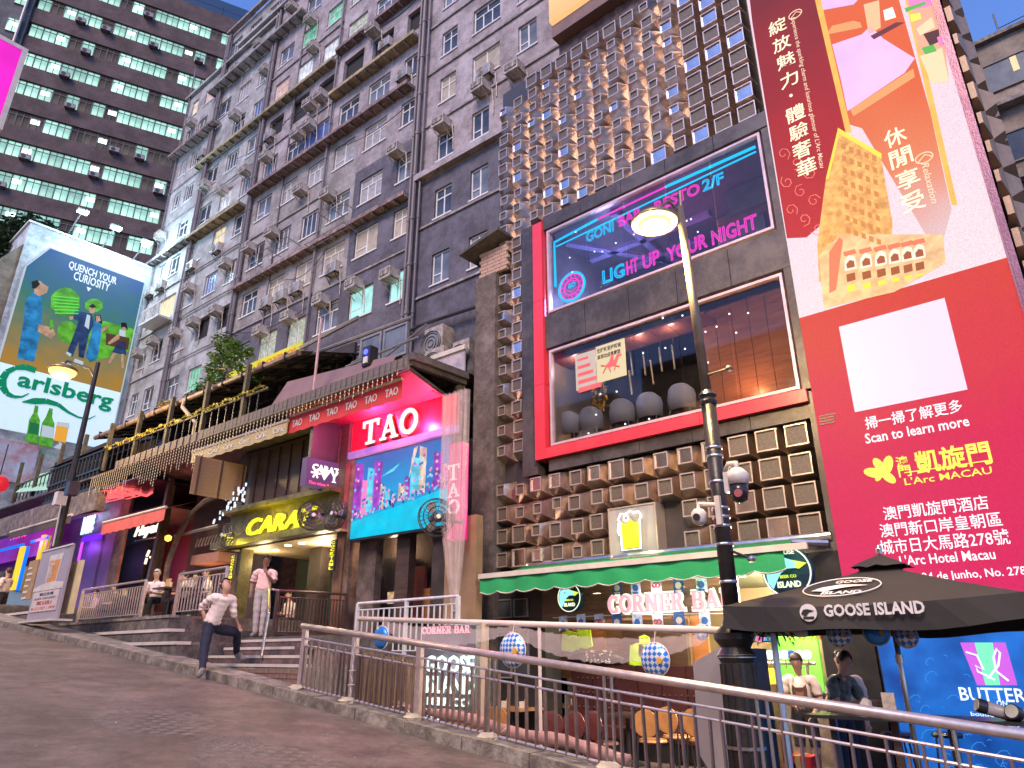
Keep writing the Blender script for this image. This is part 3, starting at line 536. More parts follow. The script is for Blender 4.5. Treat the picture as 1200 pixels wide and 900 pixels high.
for i, z in enumerate(TZ[:2]): o = putm(fme, 'window', tw, (-10.2, -.45, z - 5 + i * .2)); p = putm(pme, 'pane', o); p.location = (0, 0, 0); q = putm(sme, 'ceiling_light', o); q.location = (0, 0, 0)
put(M().tube([(-9.6, -.6, 20), (-9.6, -.6, 86)], .16, 8), 'drain_pipe', grey_metal, tw)
for j, (k, i) in enumerate(((3, 1), (8, 0), (13, 1), (5, 1), (8, 5), (10, 5), (12, 6), (2, 6), (7, 6), (4, 4), (3, 3), (1, 7), (4, 2), (9, 1))):
 t = root('air_conditioner', f'grey air conditioner on office tower, {ordn[i]} row from roof, {colw[min(k, 12)]} window from left', 'air conditioner', (-8.15 + k * 1.3, 0, TZ[i] - 1.3), TW, 'air conditioners on the office tower')
 u = -8.15 + k * 1.3; z = TZ[i] - 1.45; put(M().box(u - .5, u + .5, -.6, -.06, z + .2, z + .78), 'casing', cond0, t); put(M().disc((u - .12, z + .48), .22, -.63, -.605), 'fan_guard', black_metal, t); b = M(); b.beam((u - .4, -.1, z + .15), (u - .4, -.6, z + .15), .06, .06); b.beam((u + .4, -.1, z + .15), (u + .4, -.6, z + .15), .06, .06); put(b, 'bracket', black_metal, t)
for o_ in (ac0, ac1): bpy.data.objects.remove(o_)
# ------------------------------------------------------------------ billboard on the building that closes the row
bd = root('billboard_building', 'pale rendered side wall carrying the tall beer billboard', 'building', (-3, 0, 8), BB)
blue_wall = pm('pale side wall', (.50, .55, .58), .7, var=.08, scale=.6, spots=1); put(M().box(-6.6, -.003, .15, 4, 5, 23.5), 'wall', blue_wall, bd); put(M().box(-6.7, .05, .1, 4.1, 23.5, 23.62), 'coping', white_frame, bd); put(M().prism([(-9.5, 5), (-6.6, 5), (-6.6, 22.2), (-7.6, 20.6), (-9.5, 15.5)], .25, 3), 'wall', pm('ochre side wall', (.22, .18, .13), .8, spots=2), bd)
bb = root('billboard', 'tall floodlit beer billboard with green lettering and people with bottles', 'billboard', (-3, 0, 12), BB)
U0, U1 = -6.25, -.45; ph = led('billboard night photo', (.50, .26, .03), (.02, .12, .46), 15.4 - 12, 22.35 - 12, .8, c2=(.04, .22, .16)); lb = em('billboard pale blue print', (.50, .74, .92), .5, var=.05, base=(.6, .72, .8))  # printed panels, frame and inks glow; floodlight is put into their emission
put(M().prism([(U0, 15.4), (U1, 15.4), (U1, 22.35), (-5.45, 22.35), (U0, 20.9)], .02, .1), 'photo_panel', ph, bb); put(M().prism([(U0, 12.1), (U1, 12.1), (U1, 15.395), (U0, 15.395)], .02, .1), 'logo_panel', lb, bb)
m = M(); m.box(U1, U1 + .06, .0, .14, 12.05, 22.4); m.box(U0 - .07, U0, .0, .14, 12.05, 20.9); m.beam((U0 - .03, .07, 20.9), (-5.47, .07, 22.4), .14, .08); m.box(-5.45, U1, 0, .14, 22.36, 22.42); put(m, 'frame', em('glowing frame edge', (.75, .85, .95), .5), bb)
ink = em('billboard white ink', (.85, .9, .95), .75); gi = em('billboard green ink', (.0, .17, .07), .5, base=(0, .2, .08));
def B(px, py, d=0): return at(px, py, d, BB)
m = M(); a = B(80, 313); b = B(136, 333); txt(m, 'QUENCH YOUR', a[0], b[0], b[1] - .12, b[1] + .42, .005, 0, off=.02); a = B(86, 325); b = B(128, 340); txt(m, 'CURIOSITY', a[0], b[0], b[1] - .1, b[1] + .42, .005, 0, off=.02); u, z = B(105, 335); m.prism([(u - .12, z - .1), (u + .12, z - .1), (u, z - .35)], .005, .015); put(m, 'lettering', ink, bb)
def pol(mm, pts, d, mi=0, f=BB): mm.prism([at(x, y, d, f) for x, y in pts], d, d + .008, mi)
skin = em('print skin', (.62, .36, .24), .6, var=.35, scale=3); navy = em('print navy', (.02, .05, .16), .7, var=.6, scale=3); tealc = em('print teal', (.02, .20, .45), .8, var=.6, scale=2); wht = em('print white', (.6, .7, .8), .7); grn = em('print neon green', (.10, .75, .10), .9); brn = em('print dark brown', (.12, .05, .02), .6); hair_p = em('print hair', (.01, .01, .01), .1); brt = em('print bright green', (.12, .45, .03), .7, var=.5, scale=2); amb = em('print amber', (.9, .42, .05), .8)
m = M()
for (x0, y0, x1, y1) in ((60, 337, 93, 370), (68, 376, 90, 402), (100, 350, 120, 366)):
 cx, cy = (x0 + x1) / 2, (y0 + y1) / 2; pol(m, [(cx + (x1 - x0) / 2 * cos(t * pi / 8) * (1 + .12 * (t % 2)), cy + (y1 - y0) / 2 * sin(t * pi / 8)) for t in range(16)], .012, 3)
for i in range(6): a = B(62 + i * .5, 347 + i * 4); b = B(92, 350 + i * 3.5); m.tube([(a[0], .005, a[1]), (b[0], .005, b[1])], .03, 4, 0)
pol(m, [(100, 386), (122, 376), (158, 386), (150, 412), (104, 425)], .013, 3); pol(m, [(124, 390), (152, 396), (150, 410), (124, 404)], .009, 2)
put(m, 'green_print', [grn, grn, brn, brt], bb)
m = M()  # four printed people: man left, suited man, woman in teal, woman in white top
pol(m, [(40, 341), (45, 338), (48, 343), (50, 360), (49, 380), (46, 395), (40, 424), (20, 420), (27, 380), (30, 352)], .011, 2); pol(m, [(40, 330), (47, 329), (51, 333), (57, 336), (55, 343), (46, 347), (40, 344)], .008, 0); pol(m, [(37, 330), (44, 328), (47, 333), (42, 338), (38, 338)], .005, 5); pol(m, [(45, 380), (58, 383), (60, 378), (62, 384), (65, 392), (60, 397), (44, 388)], .007, 0); pol(m, [(59, 374), (62, 375), (63, 385), (58, 387)], .004, 6)
pol(m, [(95, 365), (107, 368), (111, 378), (104, 392), (98, 420), (92, 418), (92, 400), (85, 418), (79, 412), (88, 388), (92, 376), (82, 372)], .011, 1); pol(m, [(102, 368), (106, 370), (104, 386), (99, 382)], .008, 3); pol(m, [(104, 360), (108, 357), (112, 361), (110, 367), (105, 367)], .008, 0); pol(m, [(104, 359), (109, 356), (113, 360), (108, 361)], .005, 5); pol(m, [(81, 371), (86, 370), (86, 374), (82, 375)], .006, 0); pol(m, [(79, 412), (84, 415), (82, 418), (77, 414)], .006, 3); pol(m, [(88, 420), (98, 424), (97, 428), (86, 424)], .006, 3)
pol(m, [(110, 376), (119, 378), (118, 396), (114, 420), (106, 424), (100, 418), (106, 396)], .010, 2); pol(m, [(112, 370), (117, 370), (118, 376), (113, 378)], .007, 0); pol(m, [(111, 369), (118, 369), (120, 380), (116, 378), (112, 376)], .009, 5); pol(m, [(118, 386), (126, 381), (127, 384), (119, 390)], .006, 0)
pol(m, [(140, 386), (147, 387), (147, 398), (139, 401)], .010, 3); pol(m, [(139, 400), (147, 400), (148, 416), (131, 413)], .009, 1); pol(m, [(143, 380), (147, 380), (148, 387), (143, 387)], .007, 0); pol(m, [(142, 378), (148, 378), (150, 387), (146, 383), (142, 384)], .006, 5); pol(m, [(133, 413), (137, 414), (129, 426), (126, 424)], .007, 0); pol(m, [(142, 415), (145, 415), (145, 432), (142, 430)], .007, 0); pol(m, [(140, 390), (134, 395), (126, 402), (128, 404), (140, 397)], .006, 0)
put(m, 'people_print', [skin, navy, tealc, wht, grn, hair_p, brt], bb)
m = M()   # the logo: letters, the sweeping C and the underline leaf
a = B(14, 461); b = B(130, 490)
def cur(pts, r0, r1=None): return [(at(x, y, 0, BB)[0], .0, at(x, y, 0, BB)[1]) for x, y in pts]
txt(m, 'arlsberg', B(17, 460)[0], B(131, 478)[0], B(62, 466)[1] - .10, B(62, 436)[1] - .35, .004, 0, off=.028)
pts = [(42, 434), (30, 430), (18, 431), (8, 436), (3, 444), (3, 453), (8, 461), (16, 465), (26, 465), (34, 461)]; P = [at(x, y, .005, BB) for x, y in pts]; wdt = [.30, .34, .22, .28, .34, .34, .26, .18, .10, .05]
for i in range(len(P) - 1):
 (ax, az), (bx, bz) = P[i], P[i + 1]; L = hypot(bx - ax, bz - az); nx, nz = -(bz - az) / L, (bx - ax) / L; w0, w1 = wdt[i] / 2, wdt[i + 1] / 2
 m.prism([(ax + nx * w0, az + nz * w0), (ax - nx * w0, az - nz * w0), (bx - nx * w1, bz - nz * w1), (bx + nx * w1, bz + nz * w1)], .003 + i * .0004, .02)
P = [at(x, y, .005, BB) for x, y in [(26, 471), (40, 470), (54, 470), (68, 474), (80, 483), (92, 489), (104, 491), (112, 487)]]; wdt = [.05, .34, .30, .22, .14, .1, .07, .03]
for i in range(len(P) - 1):
 (ax, az), (bx, bz) = P[i], P[i + 1]; L = hypot(bx - ax, bz - az); nx, nz = -(bz - az) / L, (bx - ax) / L; w0, w1 = wdt[i] / 2, wdt[i + 1] / 2
 m.prism([(ax + nx * w0, az + nz * w0), (ax - nx * w0, az - nz * w0), (bx - nx * w1, bz - nz * w1), (bx + nx * w1, bz + nz * w1)], .003 + i * .0004, .02)
for (x0, y0, x1, y1, s) in ((3, 521, 36, 527, 'PROBABLY THE BEST'), (47, 529, 82, 536, 'BEER IN THE WORLD')): a = B(x0, y0); b = B(x1, y1); txt(m, s, a[0], b[0], (a[1] + b[1]) / 2 - .08, (a[1] + b[1]) / 2 + .08, .005, 0)
pol(m, [(41, 523), (46, 524), (43, 529)], .006); put(m, 'lettering', gi, bb)
m = M()
for (x0, x1, yb, yt, lab) in ((30, 47, 519, 476, 3), (45, 64, 523, 479, 1)):
 pol(m, [(x0, yb - 2), (x1 - 3, yb + 1), (x1, yb - 26), (x1 - 3, yb - 34), (x1 - 2, yt), (x1 - 6, yt - 1), (x0 + 9, yb - 35), (x0 + 4, yb - 27)], .009, 0); pol(m, [(x0 + 3, yb - 12), (x1 - 2, yb - 9), (x1 - 1, yb - 22), (x0 + 5, yb - 25)], .005, 1 if lab == 1 else 3)
pol(m, [(63, 516), (77, 519), (81, 496), (67, 494)], .009, 2); pol(m, [(67, 494), (81, 497), (81, 501), (67, 499)], .006, 1); pol(m, [(69, 518), (72, 519), (73, 526), (62, 524), (76, 528), (70, 525)], .006, 1); put(m, 'bottle_print', [em('print bottle green', (.10, .42, .04), .7, var=.4, scale=4), wht, amb, em('print label green', (.02, .22, .08), .6)], bb)
for i, (px, py, lab) in enumerate(((97, 248, 'left'), (136, 267, 'middle'), (172, 284, 'right'))):
 u, z = at(px, py, -1.6, BB); t = root('floodlight', f'{lab} of the three bright floodlights on arms above the beer billboard', 'floodlight', (u, -1.6, z), BB, 'floodlights over the billboard')
 put(M().box(u - .28, u + .28, -1.75, -1.45, z - .04, z + .1), 'housing', grey_metal, t); put(M().box(u - .25, u + .25, -1.76, -1.46, z - .08, z - .043), 'lamp_glass', em('flood lamp glass', (.85, 1, 1), 14), t); put(M().tube([(u, -1.5, z + .05), (u, -.6, z - .3), (u, .3, 23.5)], .035, 6), 'arm', grey_metal, t)
 point('flood_beam', (u, -1.7, z - .2), 260, (.62, .88, 1), .15, BB, 'SPOT', (u, -.2, 12 + i * 1.6), 125)
 point('flood_spill', (u + .6, -2.0, z - .25), 300, (.5, .82, 1), .2, BB)
# ------------------------------------------------------------------ the row of bars in front of the apartment block
def rc(x0, y0, x1, y1, d, f=A):
 u0, z1 = at(x0, y0, d, f); u1, z0 = at(x1, y1, d, f); return u0, u1, z0, z1
def thingbox(name, label, cat, M_, mat, f=A, group=None, part=None): return None
plaster = pm('stained brown plaster', (.13, .095, .085), .85, var=.3, scale=1, bump=.4, spots=2); dark_wall = pm('dark bar wall', (.05, .038, .036), .7, var=.35, scale=1.2, bump=.2, spots=2)
roof_sheet = pm('dark roof sheet', (.10, .085, .085), .7, var=.3, scale=1, bump=.3, spots=2); tin = pm('weathered tin', (.24, .20, .175), .55, metal=.3, var=.3, scale=1.5, spots=3)
red_paint = pm('red painted board', (.62, .02, .05), .4, var=.08); soffit_m = pm('red soffit board', (.55, .05, .10), .5, var=.15)
rowb = root('bar_row', 'two storey row of bars with long tin lean-to roof below the apartment block', 'building', (-8, 10, 1), A)
ZS = 7.04; cR = at(478, 425, 9.06, A)[0]
def slp(u0, u1, d0, z0, d1, z1, t): return M().add([(u0, d0, z0), (u1, d0, z0), (u1, d1, z1), (u0, d1, z1), (u0, d0, z0 + t), (u1, d0, z0 + t), (u1, d1, z1 + t), (u0, d1, z1 + t)], [(0, 3, 2, 1), (4, 5, 6, 7), (0, 1, 5, 4), (1, 2, 6, 5), (2, 3, 7, 6), (3, 0, 4, 7)])
put(slp(-28, cR, 9.1, 7.37, 10.3, ZS + .02, .06), 'soffit', roof_sheet, rowb); put(M().box(-28, cR, 10.302, 13, ZS + .02, ZS + .1), 'soffit', roof_sheet, rowb)
(fa, fz0), (fb, fz1), (fc, fz2) = at(137, 549, 9.06, A), at(300, 491, 9.06, A), at(440, 442, 9.06, A)
fas = pm('tile cladding of fascia', (.19, .155, .145), .7, var=.3, scale=2, spots=4, bump=.3)
fo = put(M().box(fa, cR + .02, 9.02, 9.1, 7.33, 7.62), 'fascia', fas, rowb); pme_ = M().box(0, .17, -.028, 0, 0, .27).mesh('panel', fas)
i = 0; u = fa
while u < cR - .2: q = putm(pme_, 'panel', fo, (u, 9.02 - .004 * (i % 3), 7.34)); i += 1; u += .19 if u > -9 else .38
m = M(); m.beam((cR, 9.05, 7.62), (-.35, 10.75, 7.66), .35, .16); m.beam((cR, 9.1, 7.5), (-.35, 10.8, 7.54), .12, .12); put(m, 'canopy_edge', roof_sheet, rowb)
put(M().add([(cR, 9.06, 7.66), (-.3, 10.8, 7.7), (-.3, 13, 7.95), (-5, 13, 7.95), (-5, 9.06, 7.66)], [(0, 1, 2, 3, 4)]), 'canopy_roof', roof_sheet, rowb)
put(slp(-4.9, cR - .02, 9.14, 7.335, 10.19, ZS + .02, .02), 'soffit_lining', soffit_m, rowb); put(M().box(cR, -.35, 9.75, 10.2, ZS, ZS + .02), 'soffit_lining', soffit_m, rowb)
# upper storey: posts, back wall with windows, rail, tin roof on joists, gutter
put(M().box(-28, -5.6, 11.6, 11.7, 7.1, 10.4), 'upper_wall', dark_wall, rowb)
for k in range(12):
 u = -26 + k * 1.72; o = put(M().frame(u, u + 1.1, 7.9, 9.5, .06, 11.54, 11.598), 'window', tin, rowb); put(M().box(u + .06, u + 1.04, 11.56, 11.59, 7.96, 9.44), 'pane', pane_dark, o)
pst = pm('olive painted post', (.12, .095, .055), .6, var=.2, scale=3, spots=5)
for k in range(9): u = -24.5 + k * 2.15; put(M().box(u - .06, u + .06, 9.25, 9.37, 7.62, 9.35), 'post', pst, rowb)
m = M()
for k in range(46): u = -24.6 + k * .4; m.box(u - .015, u + .015, 9.3, 9.33, 7.62, 8.35)
put(m, 'balusters', black_metal, rowb, kind='stuff'); m = M(); m.box(-24.6, -6.2, 9.28, 9.34, 8.33, 8.39); put(m, 'handrail', pst, rowb)
garl = pm('yellow plastic garland', (.50, .42, .05), .5, var=.3); gg = root('garland', 'string of yellow plastic leaves tied along the upper balcony rail', 'garland', (-10, 9.2, 8.4), A); m = M(); rg = random.Random(8)
for k in range(160):
 u = -16 + k * .062; z = 8.42 + .06 * sin(k * .5); a = rg.uniform(0, 6); s = .09; m.add([(u, 9.2, z), (u + s * cos(a), 9.17 + .04 * sin(a), z + s * .5 * sin(a)), (u + s * 1.6 * cos(a + .2), 9.2, z - .04), (u + s * cos(a + .5), 9.23, z - .07)], [(0, 1, 2, 3)])
m.tube([(-16, 9.21, 8.42), (-6.2, 9.21, 8.42)], .012, 4); put(m, 'leaves', garl, gg, kind='stuff')
ga, gz = at(112, 520, 9.55, A); gb, gz2 = at(352, 412, 9.55, A)
m = M(); m.tube([(ga, 9.5, 9.22), (gb, 9.5, 9.22)], .085, 10); gt = put(m, 'gutter', pm('brown pvc gutter', (.30, .20, .16), .5, var=.2, scale=1, spots=4), rowb)
for k in range(12): u = ga + (gb - ga) * (k + .5) / 12; put(M().box(u - .02, u + .02, 9.4, 9.6, 9.12, 9.34), 'strap', black_metal, gt)
n = 34
for k in range(n):   # tin sheets between the joists
 a = ga + (gb - ga) * k / n; b = ga + (gb - ga) * (k + 1) / n - .02; put(M().add([(a, 9.5, 9.27), (b, 9.5, 9.27), (b, 11.7, 9.95), (a, 11.7, 9.95), (a, 9.5, 9.29), (b, 9.5, 9.29), (b, 11.7, 9.97), (a, 11.7, 9.97)], [(0, 3, 2, 1), (4, 5, 6, 7), (0, 1, 5, 4), (1, 2, 6, 5), (3, 0, 4, 7)]), 'roof_sheet', tin, rowb)
 if k % 2 == 0: put(M().beam((a, 9.48, 9.2), (a, 11.7, 9.88), .06, .1), 'joist', pst if k % 4 else black_metal, rowb)
for z, d in ((9.27, 10.1), (9.44, 10.7), (9.62, 11.2)): put(M().box(ga, gb, d, d + .06, z + .08, z + .14), 'purlin', black_metal, rowb)
p = at(213, 477, 9.4, A)[0]; put(M().tube([(p, 9.45, 9.15), (p, 9.42, 8.95), (p + .65, 9.6, 8.35), (p + .65, 9.6, 7.7)], .06, 8), 'downpipe', pm('cream pipe', (.45, .36, .27), .5, var=.15), rowb)
# right end of the upper floor: purple panel, dark roof, lattice of pipes
put(M().add([(-6.1, 9.3, 7.62), (cR - .7, 9.2, 7.62), (cR - 1.0, 9.6, 8.15), (-5.9, 9.7, 8.6)], [(0, 1, 2, 3)]), 'tarpaulin', pm('purple brown tarpaulin', (.22, .13, .135), .6, var=.15, scale=2), rowb)
put(M().box(-7.6, -3.0, 11.2, 11.3, 7.7, 9.2), 'upper_wall', dark_wall, rowb)
for (x0, y0, x1, y1) in ((425, 398, 447, 428), (452, 388, 478, 415)):
 u0, u1, z0, z1 = rc(x0, y0, x1, y1, 11.18); o = put(M().frame(u0, u1, z0, z1, .07, 11.1, 11.19), 'window', grey_metal, rowb); put(M().box(u0 + .07, u1 - .07, 11.13, 11.15, z0 + .07, z1 - .07), 'pane', pane_mid, o)
m = M()
for (x0, y0, x1, y1, r) in ((365, 415, 482, 372, .05), (352, 408, 420, 372, .06), (405, 430, 490, 395, .03), (412, 425, 440, 412, .02), (450, 420, 500, 380, .025)):
 a = at(x0, y0, 10, A); b = at(x1, y1, 10, A); m.tube([(a[0], 10, a[1]), (b[0], 10, b[1])], r, 6)
put(m, 'pipework', grey_metal, rowb, kind='stuff')
a, b = at(371, 425, 9.0, A), at(379, 372, 9.0, A); put(M().tube([(a[0], 9.0, 7.6), (a[0], 9.0, b[1])], .035, 6), 'flag_pole', pm('pink painted pole', (.5, .3, .3), .5), rowb)
u, z = at(433, 414, 9.6, A); t = root('stage_light', 'small black stage light glowing deep blue above the red canopy', 'light', (u, 9.6, z), A); put(M().box(u - .14, u + .14, 9.5, 9.75, z - .35, z + .15), 'housing', black_metal, t); put(M().disc((u, z), .07, 9.47, 9.495), 'lens', em('deep blue lens', (.06, .08, 1), 4), t); put(M().box(u - .05, u + .09, 9.46, 9.495, z - .3, z - .14), 'label_plate', white_frame, t)
# ---------------- condensers, banner, concrete column with brick head
cond = pm('cream condenser casing', (.42, .36, .33), .5, var=.12, scale=3, spots=4)
for (x0, y0, x1, y1, d, lab) in ((498, 383, 519, 405, 11.5, 'upper cream condenser unit with silver corner beside the coiled cables'), (498, 408, 520, 425, 11.45, 'lower cream condenser unit in the stack beside the drain pipes'), (531, 398, 550, 412, 11.4, 'single cream condenser unit next to the concrete column')):
 u0, z1 = at(x0, y0 + 4, d, A); u1, _ = at(x1, y0, d, A); z0 = z1 - .95; t = root('condenser_unit', lab, 'air conditioner', (u0, d, z0), A, 'condensers on the bar roof'); put(M().box(u0, u1, d, d + .5, z0, z1), 'casing', cond, t); m = M(); c = ((u0 * .62 + u1 * .38), (z0 + z1) / 2)
 for r_ in (.1, .2, .3, .36): m.ring(c, r_, .012, d - .02, 20)
 put(m, 'fan_guard', black_metal, t, kind='stuff'); put(M().disc(c, .36, d - .012, d - .004), 'fan', grey_metal, t); put(M().box(u0 + .05, u1 - .05, d + .05, d + .45, z0 - .12, z0 - .003), 'stand', black_metal, t)
a, b = at(508, 422, 11.2, A), at(549, 403, 11.2, A); ban = root('banner', 'pale pastel printed banner under a white rail beside the concrete column', 'banner', (a[0], 11.2, 9.5), A)
bp_ = pm('pastel banner print', (.42, .45, .58), .5, var=.5, scale=2.2, col2=(.62, .48, .52)); zt = (a[1] + b[1]) / 2; put(M().box(a[0], -.75, 11.2, 11.24, zt - 1.7, zt - .06), 'print', bp_, ban); put(M().box(a[0] - .05, -.72, 11.15, 11.24, zt - .06, zt + .06), 'rail', nosing, ban)
cc = root('concrete_column', 'rough concrete column with brick head and slab cap between red canopy and boxes', 'column', (-.75, 10.9, 0), A); c0, c1 = at(556, 460, 10.9, A)[0] - .02, at(579, 520, 10.9, A)[0]; zt = at(565, 325, 10.9, A)[1]
cm = pm('rough column concrete', (.145, .115, .11), .9, var=.35, scale=1.5, bump=.8, bscale=8, spots=2.5); pr = M(); rr = random.Random(4); zs = [-.2 + i * .45 for i in range(28)] + [zt]
ring = lambda z: [(c0 + rr.uniform(-.015, .015), 10.9 + rr.uniform(-.015, .015), z), (c1, 10.9 + rr.uniform(-.015, .015), z), (c1, 11.5, z), (c0, 11.5, z)]
vs = []; [vs.extend(ring(z)) for z in zs if z <= zt]; k = len(vs) // 4; pr.add(vs, [(i * 4 + j, i * 4 + (j + 1) % 4, (i + 1) * 4 + (j + 1) % 4, (i + 1) * 4 + j) for i in range(k - 1) for j in range(4)] + [tuple(range(4 * k - 4, 4 * k))]); put(pr, 'shaft', cm, cc)
pk = pm('pale pinkish brick', (.42, .28, .23), .85, var=.25, scale=4); bm = M().box(0, .2, 0, .09, 0, .085).mesh('brick', pk)
for r in range(7):
 for c in range(4): putm(bm, 'brick', cc, (c0 + .08 + c * .215 + (r % 2) * .05, 10.92 + .006 * (c % 2), zt + .01 + r * .098))
put(M().box(c0 + .1, c1 + .02, 11.0, 11.6, zt, zt + .7), 'core', concrete_dark, cc)
zc = zt + .72; put(M().add([(c0 - .28, 10.55, zc - .1), (c1 + .3, 10.6, zc + .2), (c1 + .3, 11.6, zc + .25), (c0 - .28, 11.6, zc - .05), (c0 - .28, 10.55, zc - .02), (c1 + .3, 10.6, zc + .28), (c1 + .3, 11.6, zc + .33), (c0 - .28, 11.6, zc + .03)], [(0, 3, 2, 1), (4, 5, 6, 7), (0, 1, 5, 4), (1, 2, 6, 5), (2, 3, 7, 6), (3, 0, 4, 7)]), 'cap', roof_sheet, cc)
# ---------------- red bar: sign, LED screen, curtain, door
D = 10.2; u0, u1 = at(396, 502, D, A)[0], at(534, 500, D, A)[0]
tao = root('red_bar_front', 'red lit bar front under the corner of the canopy with wooden doors', 'bar front', (u1, D, 1.62), A)
put(M().box(u0 + .55, u1, D, D + .1, 6.3, ZS + .01), 'fascia_board', red_paint, tao); put(M().box(u0, u0 + .54, D + .01, D + .1, 6.1, ZS - .06), 'side_board', dark_wall, tao)
put(M().box(u0 + .45, u1 + .1, D - .08, D + .02, 6.12, 6.28), 'light_trough', em('blue magenta light trough', (.30, .25, .95), 1.1, var=.6, scale=.9, col2=(.95, .3, .6)), tao)
a, b = at(428, 505, D, A), at(493, 490, D, A); w3 = (b[0] - a[0] + .05) / 3
for i, ch in enumerate('TAO'): m = M(); slab(m, ch, a[0] + i * w3, a[0] + i * w3 + w3 - .06, 6.37, 6.96, D - .1, .08); put(m, 'letter', em('warm white sign letters', (1, .90, .80), 1.25), tao)
m = M(); slab(m, 'TAO', a[0] + .03, b[0] + .03, 6.345, 6.935, D - .06, .05, grow=.01); put(m, 'letter_returns', pm('dark red letter edge', (.3, .02, .03), .4), tao)
put(M().box(u0 + .4, u1 + .2, D + .9, D + 1.0, 1.62, 6.1), 'back_wall', dark_wall, tao)
for (x0, y0, x1, y1, mt) in ((420, 632, 440, 735, plaster), (505, 640, 520, 730, dark_wall), (463, 640, 478, 730, dark_wood), (520, 640, 556, 735, pm('tan door surround', (.30, .19, .11), .6))):
 a, _ = at(x0, y0, D, A); b, _ = at(x1, y0, D, A); put(M().box(a, b, D + .05, D + .25, 1.62, 4.3), 'pier', mt, tao)
for (x0, x1, y0, y1, mt) in ((437, 444, 675, 725, orange_wood), (452, 478, 655, 730, pane_dark), (482, 497, 665, 725, pm('red door', (.25, .05, .04), .4)), (497, 504, 690, 727, orange_wood)):
 u_0, u_1, z0, z1 = rc(x0, y0, x1, y1, D + .8); put(M().box(u_0, u_1, D + .75, D + .85, max(1.62, z0), z1), 'door_panel', mt, tao)
u_0, u_1, z0, z1 = rc(455, 694, 478, 706, D + .7); put(M().box(u_0, u_1, D + .68, D + .72, z0, z1), 'lit_menu', em('lit bar menu', (.85, .55, .3), .7, var=.5, scale=6), tao)
(sa, sz1), (sb, sz0) = at(418, 539, D - .25, A), at(502, 615, D - .25, A); sb = at(529, 511, D - .25, A)[0]; sz0 = at(410, 632, D - .25, A)[1]; sz1 = at(529, 511, D - .25, A)[1]
ts = root('led_screen', 'wide LED screen of a cyan city street under the red sign', 'screen', (sa, D - .3, sz0), A)
put(M().box(sa - .04, sb + .04, D - .24, D - .02, sz0 - .05, sz1 + .04), 'cabinet', black_metal, ts); put(M().box(sa, sb, D - .26, D - .242, sz0, sz1), 'picture', led('cyan LED sky', (.0, .52, .88), (.0, .12, .50), 0, sz1 - sz0, 1.0, c2=(.0, .36, .82)), ts)
w_, h_ = sb - sa, sz1 - sz0
def sp_(m, pts, mi, k): m.prism([(sa + x * w_, sz0 + y * h_) for x, y in pts], D - .264 - .0015 * k, D - .26, mi)
m = M(); sp_(m, [(0, .2), (.33, .27), (.62, .33), (1, .42), (1, 0), (0, 0)], 0, 0); rs = random.Random(31)
for x, w0, y0, y1, mi in ((.0, .10, .25, .95, 1), (.09, .07, .28, .72, 2), (.15, .08, .3, .86, 3), (.22, .09, .3, .93, 1), (.30, .05, .3, .62, 4), (.36, .05, .32, .56, 3), (.42, .06, .33, .5, 5), (.5, .07, .36, .58, 4), (.56, .05, .36, .66, 1), (.62, .09, .38, .86, 3), (.70, .07, .40, .97, 4), (.77, .09, .4, .74, 5), (.84, .1, .42, .86, 1), (.92, .08, .42, .7, 2)):
 sp_(m, [(x, y0), (x + w0, y0), (x + w0, y1 - .04), (x, y1)], mi, 1)
 for q in range(9):
  a, b = x + rs.random() * w0 * .7, y0 + rs.random() * (y1 - y0) * .9; sp_(m, [(a, b), (a + .02, b), (a + .02, b + .03), (a, b + .03)], rs.choice([2, 4, 5, 3, 1]), 2 + q % 3)
for q in range(90): a = rs.random() * .97; b = .2 + .2 * a + rs.random() * .12; sp_(m, [(a, b), (a + .013, b), (a + .013, b + .03), (a, b + .03)], rs.choice([2, 4, 5, 3, 1, 6]), 6 + q % 4)
sp_(m, [(.30, .7), (.5, .82), (.44, .74)], 3, 1); sp_(m, [(.60, .60), (.68, .98), (.64, .96)], 4, 3)
put(m, 'city_print', [em('LED cyan road', (.0, .55, .80), .95, var=.15, scale=3), em('LED violet', (.35, .06, .55), .9, var=.5, scale=4), em('LED pink', (.9, .25, .6), .9), em('LED light cyan', (.12, .62, .85), .95, var=.4, scale=5), em('LED cream', (.75, .62, .5), .8, var=.5, scale=5), em('LED mid blue', (.03, .2, .6), .9), em('LED navy', (.02, .05, .25), .8)], ts)
vu, vz = at(530, 548, D - .3, A); vs_ = root('vertical_sign', 'narrow vertical pink sign beside the LED screen, behind plastic curtain', 'sign', (vu, D - .3, 3.7), A)
u_0, u_1 = at(524, 560, D - .3, A)[0] + .03, at(541, 560, D - .3, A)[0]; z1, z0 = at(530, 520, D - .3, A)[1], at(530, 632, D - .3, A)[1]; put(M().box(u_0, u_1, D - .3, D - .1, z0, z1), 'panel', em('hot pink sign panel', (.95, .03, .30), .9, var=.2, scale=1), vs_)
m = M()
for ch, y0, y1 in (('T', 545, 563), ('A', 567, 583), ('O', 586, 603)): c, _ = at(531, y0, D - .3, A); slab(m, ch, c - .12, c + .2, at(531, y1, D - .3, A)[1], at(531, y0, D - .3, A)[1], D - .34, .03)
put(m, 'lettering', em('pink white letters', (1, .75, .85), 1.2), vs_)
point('canopy_pink_light', (-2.4, 9.6, ZS - .15), 150, (1, .12, .42), .12, A); point('canopy_pink_light', (-.9, 10.0, ZS - .6), 55, (1, .2, .5), .1, A); point('bar_door_light', (-2.5, 10.9, 4.0), 25, (1, .6, .35), .1, A)
pc = root('plastic_curtain', 'clear plastic curtain gathered and tied at the right of the red bar', 'curtain', (-.8, 9.6, 2.3), A)
